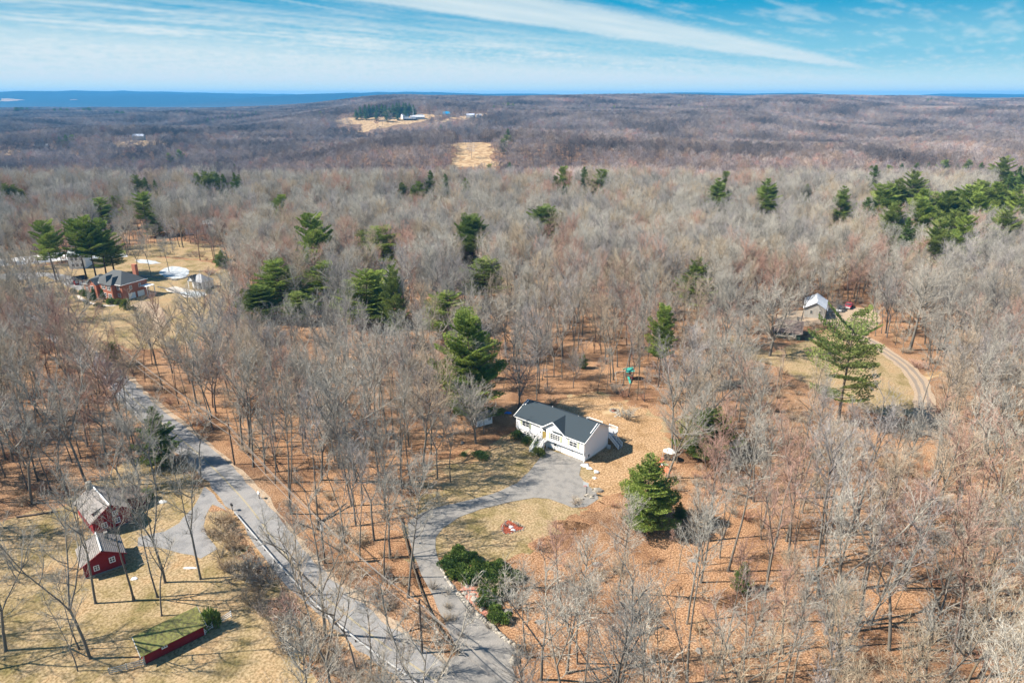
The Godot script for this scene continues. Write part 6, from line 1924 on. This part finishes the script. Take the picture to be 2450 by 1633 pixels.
	# groups farther off: x, z, height, kind
	var sets := [
		["green pine in the long dark row along the ridge at upper right", "pines along the upper right ridge", [362.3, -734.2, 19.0, 2, 385.7, -752.3, 19.0, 3, 408.6, -757.0, 18.0, 0, 425.9, -764.8, 20.0, 2, 447.2, -774.3, 20.0, 3, 465.8, -782.6, 20.0, 2, 482.5, -783.6, 21.0, 0, 498.4, -786.0, 19.0, 2, 511.7, -785.5, 21.0, 3, 518.9, -774.3, 20.0, 2, 519.2, -753.7, 20.0, 0, 333.1, -470.7, 19.0, 3, 338.3, -466.5, 20.0, 2, 271.8, -402.6, 19.0, 0, 272.4, -385.5, 19.0, 3, 270.9, -370.0, 19.0, 0, 428.4, -755.2, 16.0, 0, 459.7, -758.8, 17.0, 3, 489.1, -755.0, 17.0, 0]],
		["full green pine within the pine stand on the right", "pines of the stand on the right", [166.5, -320.0, 22.0, 2, 157.6, -282.9, 22.0, 3, 185.5, -309.2, 22.0, 0, 183.4, -282.9, 22.0, 3, 217.8, -320.0, 22.0, 0, 200.4, -277.5, 22.0, 3, 235.3, -320.0, 22.0, 0, 153.9, -244.5, 22.0, 3, 174.9, -262.4, 22.0, 0, 153.2, -262.4, 22.0, 2, 253.0, -364.2, 22.0, 0, 284.5, -397.5, 22.0, 2, 186.3, -348.9, 21.0, 0, 211.3, -331.5, 22.0, 2, 202.1, -341.7, 22.0, 0, 206.6, -371.3, 21.0, 3]],
		["evergreen on the brow of the near ridge at the centre", "evergreens on the central brow", [-53.7, -451.5, 19.0, 2, -42.3, -439.5, 19.0, 2, -29.4, -445.8, 15.0, 3, -24.2, -766.0, 19.0, 0, -3.2, -776.8, 20.0, 2, 30.7, -768.5, 19.0, 2, 35.3, -465.6, 19.0, 0, 45.9, -439.3, 20.0, 2, 56.0, -441.8, 19.0, 0, 28.9, -459.7, 14.0, 3, -68.5, -429.2, 12.0, 3, -59.7, -421.4, 12.0, 3, -57.0, -429.4, 14.0, 0, 31.5, -437.9, 15.0, 2]],
		["evergreen on the brow of the near ridge at the left", "evergreens on the left brow", [-235.3, -435.1, 16.0, 3, -204.5, -453.8, 17.0, 0, -198.1, -450.7, 18.0, 3, -197.2, -457.9, 17.0, 0, -189.8, -449.8, 17.0, 2, -187.0, -449.1, 16.0, 2, -177.7, -446.8, 18.0, 2, -179.5, -456.4, 16.0, 2, -239.9, -454.2, 13.0, 2, -229.8, -447.6, 13.0, 2, -300.1, -410.2, 14.0, 3, -296.7, -412.2, 13.0, 3, -295.0, -415.9, 12.0, 3]],
		["small evergreen breaking the grey woods of the upper right", "evergreens in the upper right woods", [170.8, -403.0, 17.0, 3, 146.1, -479.0, 17.0, 0, 211.4, -710.3, 14.0, 2, 236.2, -745.1, 12.0, 2]],
		["conifer in the left valley between the bare woods", "conifers in the left valley", [-510.3, -1049.4, 18.0, 0, -500.6, -1063.3, 20.0, 0, -413.6, -983.0, 16.0, 2, -392.6, -969.6, 16.0, 2, -380.3, -960.3, 16.0, 2, -402.3, -971.7, 15.0, 2, -751.7, -1195.7, 22.0, 2, -750.1, -1210.2, 20.0, 0, -769.6, -1206.4, 18.0, 2, -564.6, -1050.7, 15.0, 3, -487.3, -979.2, 14.0, 2]],
		["dark spruce in the stand beside the distant farm", "spruces beside the distant farm", [-377.0, -1741.5, 24.0, 2, -371.0, -1762.9, 26.0, 2, -362.3, -1771.6, 28.0, 2, -353.7, -1781.0, 28.0, 2, -342.7, -1777.5, 28.0, 2, -332.1, -1775.0, 26.0, 2, -322.2, -1778.2, 28.0, 2, -309.7, -1764.7, 28.0, 2, -298.7, -1747.5, 28.0, 2, -291.6, -1767.5, 30.0, 2, -284.9, -1777.9, 30.0, 2, -276.6, -1777.2, 30.0, 2, -269.1, -1782.4, 30.0, 2, -260.1, -1776.6, 30.0, 2, -251.8, -1776.6, 30.0, 2, -243.1, -1771.7, 28.0, 2, -352.5, -1735.3, 24.0, 2, -324.7, -1720.6, 24.0, 2, -297.8, -1708.6, 24.0, 2, -275.7, -1727.1, 24.0, 2, -258.3, -1746.4, 24.0, 2]],
		["dark conifer in the long row below the far left hills", "conifer row of the left valley", [-865.7, -2034.7, 20.0, 2, -857.9, -2053.7, 20.0, 2, -851.4, -2073.7, 20.0, 2, -845.2, -2095.0, 20.0, 2, -839.5, -2118.4, 20.0, 2, -829.2, -2130.4, 20.0, 2, -819.2, -2143.6, 20.0, 2, -809.5, -2158.1, 20.0, 2, -807.8, -2195.1, 20.0, 2, -800.1, -2216.8, 20.0, 2, -792.5, -2225.2, 22.0, 2]],
		["dark pine on the skyline of the far hill", "pines on the far skyline", [315.9, -3160.0, 22.0, 2, 337.9, -3160.0, 22.0, 2, 357.5, -3140.0, 22.0, 2, 379.3, -3140.0, 22.0, 2, 398.5, -3120.0, 22.0, 2, 417.4, -3100.0, 22.0, 2, 453.9, -3080.0, 22.0, 2, 472.2, -3060.0, 22.0, 2, 493.4, -3060.0, 22.0, 2, 511.3, -3040.0, 23.0, 2, 532.3, -3040.0, 22.0, 2, 553.4, -3040.0, 23.0, 2, 574.5, -3040.0, 22.0, 2, 595.6, -3040.0, 23.0, 2, 620.7, -3060.0, 22.0, 2, 641.9, -3060.0, 22.0, 2, 667.5, -3080.0, 22.0, 2, 693.3, -3100.0, 22.0, 2, 719.4, -3120.0, 22.0, 2, 741.1, -3120.0, 22.0, 2, 762.7, -3120.0, 22.0, 2, 784.4, -3120.0, 22.0, 2, 806.0, -3120.0, 22.0, 2, 822.3, -3100.0, 22.0, 2, 1148.9, -2442.1, 24.0, 2, 1178.6, -2467.8, 20.0, 2, 1438.7, -2504.4, 24.0, 2, 1467.5, -2530.1, 26.0, 2, 1493.3, -2547.8, 22.0, 2, 1878.3, -2931.4, 26.0, 2, 1890.2, -2921.4, 20.0, 2, 1727.0, -2544.3, 22.0, 2]],
		["scattered dark conifer on the broad far hillside", "conifers on the far hillside", [-47.5, -1907.5, 22.0, 2, -23.9, -2063.8, 22.0, 2, -10.8, -2082.1, 22.0, 0, 3.6, -2079.4, 22.0, 0, 56.8, -1959.9, 20.0, 2, 232.9, -2173.7, 20.0, 2, 244.5, -2119.9, 20.0, 2, 260.0, -2086.2, 20.0, 0, 300.6, -2117.7, 22.0, 0, 311.8, -2110.0, 20.0, 2, 398.7, -2186.9, 18.0, 2, 450.9, -2064.9, 20.0, 2, 479.5, -2069.2, 18.0, 0, 516.0, -1956.6, 20.0, 0, 528.6, -1961.0, 18.0, 2, -5.1, -970.5, 20.0, 2, -8.0, -912.7, 18.0, 0, -11.1, -897.7, 18.0, 0, -2.7, -924.4, 18.0, 2, -157.6, -1585.6, 16.0, 3, -136.9, -1592.9, 16.0, 2, -78.6, -1581.7, 16.0, 2, -488.3, -1827.4, 20.0, 0, -1073.0, -2198.1, 18.0, 0, -1438.2, -2995.0, 18.0, 0, -1007.1, -2226.6, 20.0, 2, -2077.5, -7168.2, 20.0, 2, -2072.6, -7390.0, 20.0, 2, -2019.1, -7511.8, 20.0, 2, -1909.8, -7599.8, 22.0, 2, -1891.5, -7937.1, 22.0, 2, -1883.5, -8267.0, 22.0, 2, -632.8, -2920.0, 22.0, 2, -602.4, -2920.0, 22.0, 2, -513.6, -1587.3, 14.0, 2, 78.2, -1575.4, 14.0, 2]],
		["dark clump of pines far out on the left plain", "pines on the far left plain", [-1779.0, -2588.6, 26.0, 4, -2192.8, -3224.0, 26.0, 4, -2193.3, -3258.0, 26.0, 4, -1668.7, -2626.6, 24.0, 4, -1678.5, -2679.2, 24.0, 4, -1643.3, -2659.5, 24.0, 4, -1625.2, -2733.8, 26.0, 4, -1614.5, -2748.0, 26.0, 4, -1376.2, -2507.1, 24.0, 4, -1320.4, -2435.8, 24.0, 4]],
	]
	for q in sets:
		var a: Array = q[2]
		var row := []
		for k in range(0, a.size(), 4):
			var p := Vector2(a[k], a[k + 1])
			taken.append(p)
			greens.append([p, 3.6, p.length() * (0.07 if q[1] == "pines of the stand on the right" else 0.16)])
			var tr := plant(conifers[int(a[k + 3])], "evergreen_tree", q[0], "evergreen tree", on(p), a[k + 2] + r.randf_range(-1.0, 2.5), r.randf_range(0, TAU), -1, q[1], r.randf_range(0.95, 1.25))
			row.append([tr, p.x / -p.y])
		tell_apart(row)

func shrubs():
	var r := RandomNumberGenerator.new()
	r.seed = 15
	# x, z and then kind, radius, height
	for q in [
		["dark rounded evergreen shrub at the left corner of the white house", Vector2(0.9, -124.3), 2, 1.5, 2.1], ["dark evergreen shrub before the lower windows of the white house", Vector2(3.1, -122.2), 2, 1.2, 1.9], ["mid green shrub left of the white house stairs", Vector2(4.6, -120.8), 0, 1.1, 1.9],
		["large yellow green shrub in front of the white house stairs", Vector2(5.1, -117.6), 1, 1.45, 1.7], ["tall round broadleaf evergreen bush at the right end of the long red shed", Vector2(-39.6, -71.9), 0, 1.35, 3.0], ["green bush beside the wing of the red farmhouse", Vector2(-63.4, -102.1), 0, 1.3, 2.2],
		["low straggling evergreen shrub on the lawn left of the white house", Vector2(-6.1, -117.1), 2, 2.1, 0.8], ["small green shrub beside the low straggling one on the lawn", Vector2(-9.4, -117.8), 2, 0.9, 0.6],
		["bright yellow green rounded shrub at the garage end of the brick house", Vector2(-127.1, -215.0), 1, 2.0, 3.2], ["small dark shrub right of the yellow green one at the brick house", Vector2(-123.8, -213.1), 2, 1.0, 1.6], ["round dark shrub at the drive end of the brick house", Vector2(-155.3, -233.2), 2, 1.1, 2.0],
		["shrub at the left front corner of the brick house", Vector2(-150.3, -230.5), 0, 1.3, 2.4], ["green shrub before the left wing of the brick house", Vector2(-146.2, -226.8), 0, 1.6, 2.6], ["second green shrub before the left wing of the brick house", Vector2(-143.7, -224.8), 2, 1.2, 2.4], ["tall narrow arborvitae left of the brick house entrance", Vector2(-141.6, -222.7), 2, 0.9, 5.0],
		["tall narrow arborvitae right of the brick house entrance", Vector2(-137.9, -221.3), 2, 0.9, 5.0], ["rounded shrub below the right windows of the brick house", Vector2(-134.9, -220.3), 0, 1.5, 2.2], ["paler shrub left of the yellow green one at the brick house", Vector2(-132.1, -219.8), 1, 1.3, 2.0], ["round dark clipped shrub by the front path of the brick house", Vector2(-143.0, -219.8), 2, 1.1, 1.5],
		["low dark shrubs by the front path of the brick house, right of the clipped one", Vector2(-137.2, -216.9), 2, 1.7, 1.4], ["dark bush beside the pool house", Vector2(-107.1, -233.2), 2, 1.4, 2.4],
	]:
		var p: Vector2 = q[1]
		var o := plant(bushes[q[2]], "evergreen_shrub", q[0], "shrub", on(p), q[4], r.randf_range(0, TAU), -1)
		o.get_child(0).name = "stems"
		o.get_child(1).name = "foliage"
		o.transform.basis = Basis(UPV, r.randf_range(0, TAU)) * Basis.from_scale(Vector3(q[3], q[4], q[3]))
		taken.append(p)
	# the bed of low evergreens above the stone wall
	var bed := pairs([-10.1, -83.4, -9.5, -85.7, -8.4, -87.1, -5.7, -86.5, -3.7, -84.2, -1.7, -84.7, -0.6, -83.2, 1.4, -81.0, 0.2, -79.0, -1.2, -75.4, -0.4, -72.7, -1.4, -71.9, -3.1, -73.8, -4.5, -76.7, -5.1, -79.7, -7.6, -79.9, -9.3, -82.1])
	remember(clearings, bed)
	var lo: Vector2 = clearings[clearings.size() - 1][1]
	var hi: Vector2 = clearings[clearings.size() - 1][2]
	var x := lo.x
	var n := 0
	var row := []
	while x < hi.x:
		var z := lo.y
		while z < hi.y:
			var p := Vector2(x + r.randf_range(-0.5, 0.5), z + r.randf_range(-0.5, 0.5))
			if Geometry2D.is_point_in_polygon(p, bed):
				var o := plant(bushes[0 if n % 3 else 2], "evergreen_shrub", "low dark green shrub in the bed above the drive wall", "shrub", on(p), 1.0, 0.0, -1, "low evergreens in the bed above the stone wall")
				row.append([o, p.x / -p.y])
				o.get_child(0).name = "stems"
				o.get_child(1).name = "foliage"
				var w := r.randf_range(1.0, 1.5)
				o.transform.basis = Basis(UPV, r.randf_range(0, TAU)) * Basis.from_scale(Vector3(w, r.randf_range(1.0, 1.6), w))
				n += 1
			z += 1.55
		x += 1.55
	tell_apart(row)
	# leafless thickets by themselves
	for q in [
		["orange brown rounded thicket on the island between red house drive and road", Vector2(-47.9, -95.3), 2.6, 2.0, 3], ["second brown thicket on the island beside the guard rail", Vector2(-44.9, -90.8), 2.4, 1.8, 3], ["grey tangled bush left of the guard rail on the lawn edge", Vector2(-38.6, -83.3), 2.6, 2.6, 0], ["grey leaning bush beside the guard rail, larger of two", Vector2(-35.2, -80.5), 2.8, 3.0, 4],
		["reddish thicket on the bank between lawn and guard rail", Vector2(-30.2, -74.2), 2.6, 2.2, 2], ["brown thicket lower on the bank between lawn and guard rail", Vector2(-26.3, -70.4), 2.6, 2.0, 3], ["brown thicket on the leaf slope right of the road", Vector2(-25.2, -89.8), 3.0, 1.8, 3], ["dark brown thicket beside the hemlock at the road", Vector2(-63.4, -114.6), 3.0, 2.6, 3],
		["brown thicket beside the utility pole by the road", Vector2(-51.5, -119.1), 2.8, 2.2, 3], ["grey bare bush by the fire pit behind the white house", Vector2(25.0, -133.9), 2.6, 3.0, 0], ["pale bare bush left of the play tower lawn", Vector2(24.9, -147.2), 2.4, 3.0, 0], ["brown leafless shrub inside the evergreen bed", Vector2(-2.1, -78.3), 2.6, 2.4, 3],
		["grey leafless shrub at the right end of the evergreen bed", Vector2(0.2, -75.8), 2.6, 3.0, 0], ["reddish bush below the wide pale tree on the right", Vector2(105.0, -163.0), 3.0, 2.2, 2], ["dark thicket at the lower end of the dirt drive", Vector2(90.0, -129.9), 3.6, 2.6, 4], ["grey bush at the corner of the parking area", Vector2(11.0, -100.7), 1.3, 1.3, 3],
		["rusty brown bush at the right side of the frozen pond lawn", Vector2(-118.4, -261.5), 4.0, 2.6, 2],
	]:
		var p: Vector2 = q[1]
		var o := MeshInstance3D.new()
		o.name = numbered("bare_bush")
		o.mesh = thickets[o.name.length() % 4][2]
		o.material_override = tints[q[4]]
		add_child(o)
		tag(o, q[0], "bush")
		o.transform = Transform3D(Basis(UPV, r.randf_range(0, TAU)) * Basis.from_scale(Vector3(q[2] / 1.3, q[3] / 1.8, q[2] / 1.3)), on(p))

# ---------------------------------------------------------------- the woods
func zone(p: Vector2) -> Array:
	var t := p.x / maxf(-p.y, 1.0)
	if -p.y > 250.0:
		return ["on the ridge", "trees on the middle ridge"]
	if -p.y > 128.0 and t > -0.28 and t < 0.16:
		return ["behind the white house", "trees behind the white house"]
	if t < -0.62 or (t < -0.36 and -p.y > 100.0):
		return ["left of the road", "trees left of the road"]
	if t < -0.07 and -p.y > 60.0:
		return ["between road and drive", "trees between road and drive"]
	if -p.y < 80.0:
		return ["on leaves at bottom right", "trees in the nearest woods at the bottom right"]
	return ["right of the white house", "trees right of the white house"]

func shades_green(p: Vector2) -> bool:
	# evergreens stand at the wood's openings: no bare tree close before them
	for e in greens:
		var v: Vector2 = p - e[0]
		if absf(v.x) > 110.0 or absf(v.y) > 110.0:
			continue
		var t: Vector2 = -e[0].normalized()
		var a := v.dot(t)
		if a > -2.0 and a < e[2] and absf(v.cross(t)) < e[1] + 0.6:
			return true
	return false

const ORDER := ["first", "second", "third", "fourth", "fifth", "sixth", "seventh", "eighth", "ninth", "tenth", "eleventh", "twelfth", "thirteenth", "fourteenth", "fifteenth", "sixteenth", "seventeenth", "eighteenth", "nineteenth", "twentieth", "twenty-first", "twenty-second", "twenty-third", "twenty-fourth", "twenty-fifth", "twenty-sixth", "twenty-seventh", "twenty-eighth", "twenty-ninth", "thirtieth", "thirty-first", "thirty-second", "thirty-third", "thirty-fourth", "thirty-fifth", "thirty-sixth", "thirty-seventh", "thirty-eighth", "thirty-ninth", "fortieth"]

func tell_apart(list: Array):
	# things of one label are told apart by their order from the left
	var by := {}
	for e in list:
		var l: String = e[0].get_meta("label")
		if not by.has(l):
			by[l] = []
		by[l].append(e)
	for l in by:
		var row: Array = by[l]
		if row.size() < 2:
			continue
		row.sort_custom(func(a, b): return a[1] < b[1])
		for k in row.size():
			row[k][0].set_meta("label", "%s, %s from left" % [l, ORDER[mini(k, ORDER.size() - 1)]])

func scatter_field(list: Array, kinds: Array, called: String, parent: Node, m: Material):
	# list: [kind, Transform3D, Color]
	for k in kinds.size():
		var mine := []
		for e in list:
			if e[0] == k:
				mine.append(e)
		if mine.is_empty():
			continue
		var mm := MultiMesh.new()
		mm.transform_format = MultiMesh.TRANSFORM_3D
		mm.use_colors = true
		mm.mesh = kinds[k][2]
		mm.instance_count = mine.size()
		for i in mine.size():
			mm.set_instance_transform(i, mine[i][1])
			mm.set_instance_color(i, mine[i][2])
		var o := MultiMeshInstance3D.new()
		o.name = called
		o.multimesh = mm
		o.material_override = m
		parent.add_child(o, true)
		o.set_meta("kind", "stuff")

func tone_of(r: RandomNumberGenerator, patch: float) -> int:
	var q := r.randf() + patch * 0.55
	if q > 0.98:
		return 2
	if q > 0.72:
		return 3
	if q > 0.46:
		return 0
	if q > 0.20:
		return 1
	if q > 0.0:
		return 5
	return 4

const TONES := [Color(0.80, 0.80, 0.80), Color(1.0, 0.98, 0.95), Color(0.94, 0.64, 0.57), Color(0.92, 0.80, 0.66), Color(0.58, 0.58, 0.60), Color(0.76, 0.74, 0.80)]
const TONE_WORDS := ["grey", "pale grey", "reddish budded", "brownish", "dark", "cool grey"]
const SHAPE_WORDS := ["straight", "twin stemmed", "slender", "three stemmed", "slim high forking", "full crowned", "narrow bushy", "wide spreading"]

func woods():
	var r := RandomNumberGenerator.new()
	r.seed = 1234
	var patch := FastNoiseLite.new()
	patch.seed = 3
	patch.frequency = 0.013
	var near := []
	var low := []
	var cell := 4.6
	var d := 40.0
	while d < 465.0:
		var half := d * 0.82 + 30.0
		var x := -half
		while x < half:
			var p := Vector2(x + r.randf_range(-0.48, 0.48) * cell, -d + r.randf_range(-0.48, 0.48) * cell)
			x += cell
			var pn := patch.get_noise_2dv(p)
			var keep := r.randf()
			var q := r.randf()
			var kd := r.randi_range(0, 7)
			var tn := tone_of(r, pn * 1.3 + 0.03)
			var h := r.randf_range(13.5, 20.5)
			if q < 0.26:
				h *= r.randf_range(0.34, 0.72)
			var turn := r.randf_range(0, TAU)
			if inside(clearings, p):
				continue
			if d < 105.0 and kd == 7:
				kd = 2
			if keep < (0.20 if d < 105.0 else 0.11) - pn * 0.1:
				continue
			if inside(veiled, p) and keep < 0.62:
				continue
			if inside(thin_spots, p) and keep < (0.988 if d < 140.0 else (0.95 if p.x > 40.0 else 0.62)):
				continue
			var ok := true
			for e in taken:
				if absf(e.x - p.x) < 3.4 and absf(e.y - p.y) < 3.4:
					ok = false
					break
			if not ok:
				continue
			if shades_green(p):
				if keep < 0.55:
					continue
				h *= 0.48
			if d < 130.0:
				h *= 1.22
			near.append([d, p, kd, tn, h, turn])
		d += cell
	# the largest in view become trees of their own
	var alone := 0
	var alike := []
	var rest := []
	var behind := []
	near.sort_custom(func(a, b): return a[4] / -a[1].y > b[4] / -b[1].y)
	for e in near:
		var p: Vector2 = e[1]
		var seen := absf(p.x) < -p.y * 0.80 - 2.0 and -p.y > 55.0
		if alone < 232 and seen:
			var z := zone(p)
			var size := "tall" if e[4] > 17.5 else ("small" if e[4] < 12.5 else "middling")
			var t := plant(tall[e[2]], "bare_tree", "%s %s tree, %s twigs, %s" % [size, SHAPE_WORDS[e[2]], TONE_WORDS[e[3]], z[0]], "tree", on(p), e[4], e[5], e[3], z[1], 1.0, Vector2(r.randf_range(-0.1, 0.1) + (0.22 if e[5] < 0.25 else 0.0), r.randf_range(-0.1, 0.1)))
			alone += 1
			alike.append([t, p.x / -p.y])
		else:
			var s: float = e[4] / 20.0
			var closer := -p.y > 215.0
			(behind if closer else rest).append([e[2] % 5 if closer else e[2], Transform3D(Basis.from_euler(Vector3(r.randf_range(-0.06, 0.06), e[5], r.randf_range(-0.06, 0.06))) * Basis.from_scale(Vector3(s, s, s) * Vector3(1.08, 1.0, 1.08)), on(p)), TONES[e[3]] * r.randf_range(0.85, 1.12) * (1.15 if closer else 1.0)])
	tell_apart(alike)
	var wn := Node3D.new()
	wn.name = "woods"
	add_child(wn)
	tag(wn, "bare grey woods covering the near ridge beyond the houses", "", "", "stuff")
	scatter_field(rest, tall, "bare_trees", wn, M.tree)
	scatter_field(behind, close_crowned, "bare_trees", wn, M.tree)
	# undergrowth
	var brushy := FastNoiseLite.new()
	brushy.seed = 8
	brushy.frequency = 0.035
	d = 42.0
	while d < 300.0:
		var half := d * 0.80 + 20.0
		var x := -half
		while x < half:
			var p := Vector2(x + r.randf_range(-2.0, 2.0), -d + r.randf_range(-2.0, 2.0))
			x += 3.6
			var b := brushy.get_noise_2dv(p)
			var right := smoothstep(0.12, 0.3, p.x / -p.y) * smoothstep(85.0, 100.0, -p.y)
			var gate := r.randf()
			var sz := r.randf_range(0.45, 1.15)
			var tn := tone_of(r, patch.get_noise_2dv(p) + 0.25)
			var turn := r.randf_range(0, TAU)
			if gate > 0.10 + 0.35 * right + 0.9 * maxf(0.0, b) or inside(clearings, p):
				continue
			low.append([r.randi_range(0, 3), Transform3D(Basis(UPV, turn) * Basis.from_scale(Vector3(sz * 1.2, sz, sz * 1.2)), on(p)), TONES[tn] * Color(0.95, 0.85, 0.75)])
		d += 3.6
	# brush along the bank below the guard rail and on the slope across the road
	for k in road_path.size() - 1:
		var a := road_path[k]
		if a.y > -64.0 or a.y < -99.0:
			continue
		var t := (road_path[k + 1] - a).normalized()
		for j in 6:
			var side := r.randf_range(4.2, 8.5)
			if j > 3:
				side = -r.randf_range(4.5, 12.0)
			var p := a.lerp(road_path[k + 1], r.randf()) + Vector2(-t.y, t.x) * side
			var sz := r.randf_range(0.45, 1.15) if j < 4 else r.randf_range(0.4, 0.8)
			low.append([r.randi_range(0, 3), Transform3D(Basis(UPV, r.randf_range(0, TAU)) * Basis.from_scale(Vector3(sz * 1.2, sz, sz * 1.2)), on(p)), TONES[[3, 0, 3, 1, 4, 5][r.randi_range(0, 5)]] * Color(0.95, 0.86, 0.76)])
	var un := Node3D.new()
	un.name = "undergrowth"
	add_child(un)
	tag(un, "leafless brown undergrowth between the trees", "", "", "stuff")
	scatter_field(low, thickets, "thickets", un, M.tree)
	# the far woods
	var far := []
	var mid := []
	var big := FastNoiseLite.new()
	big.seed = 19
	big.frequency = 0.0055
	big.fractal_octaves = 3
	d = 466.0
	while d < 5600.0:
		var c := 7.4 + d * 0.0024 if d < 3300.0 else 20.0
		var half := d * 0.82 + 60.0
		var x := -half
		if d > 3300.0:
			half = -d * 0.05
		while x < half:
			var p := Vector2(x + r.randf_range(-0.5, 0.5) * c, -d + r.randf_range(-0.5, 0.5) * c)
			x += c
			var pn := patch.get_noise_2dv(p * 0.6)
			var bn := big.get_noise_2dv(p)
			var keep := r.randf()
			var tn := tone_of(r, pn * 0.8 + bn * 0.4 - 0.1)
			var sz := r.randf_range(0.72, 1.08) * (c / 8.5 if c > 8.5 else 1.0) * (1.0 + 0.18 * bn)
			var turn := r.randf_range(0, TAU)
			var kd := r.randi_range(0, 3)
			if keep < 0.06 or (keep < 0.96 and inside(clearings, p)) or (keep < 0.66 and inside(veiled, p)) or (d < 560.0 and shades_green(p)):
				continue
			var col: Color = TONES[tn] * r.randf_range(0.75, 1.15) * lerpf(1.1, 0.85, smoothstep(540.0, 800.0, d)) * clampf(1.0 + 0.45 * pn + 0.9 * bn, 0.45, 1.7) * Color(1.03, 0.94, 1.0)  # purplish bud cast, plus distance haze put into the tone past the brow
			var tall_s := minf(sz, 1.15 + 0.0 * sz)
			if d < 560.0:
				var s := r.randf_range(0.65, 0.95)
				mid.append([r.randi_range(0, 4), Transform3D(Basis(UPV, turn) * Basis.from_scale(Vector3(s * 1.15, s, s * 1.15)), on(p)), col])
			else:
				far.append([kd, Transform3D(Basis(UPV, turn) * Basis.from_scale(Vector3(sz, tall_s, sz)), on(p)), col])
		d += c
	var fn := Node3D.new()
	fn.name = "far_woods"
	add_child(fn)
	tag(fn, "grey violet bare woods over the valley and the far hills", "", "", "stuff")
	scatter_field(mid, close_crowned, "brow_trees", fn, M.tree)
	scatter_field(far, far_kinds, "hill_trees", fn, M.tree)
	print("alone ", alone, " rest ", rest.size(), " low ", low.size(), " mid ", mid.size(), " far ", far.size())
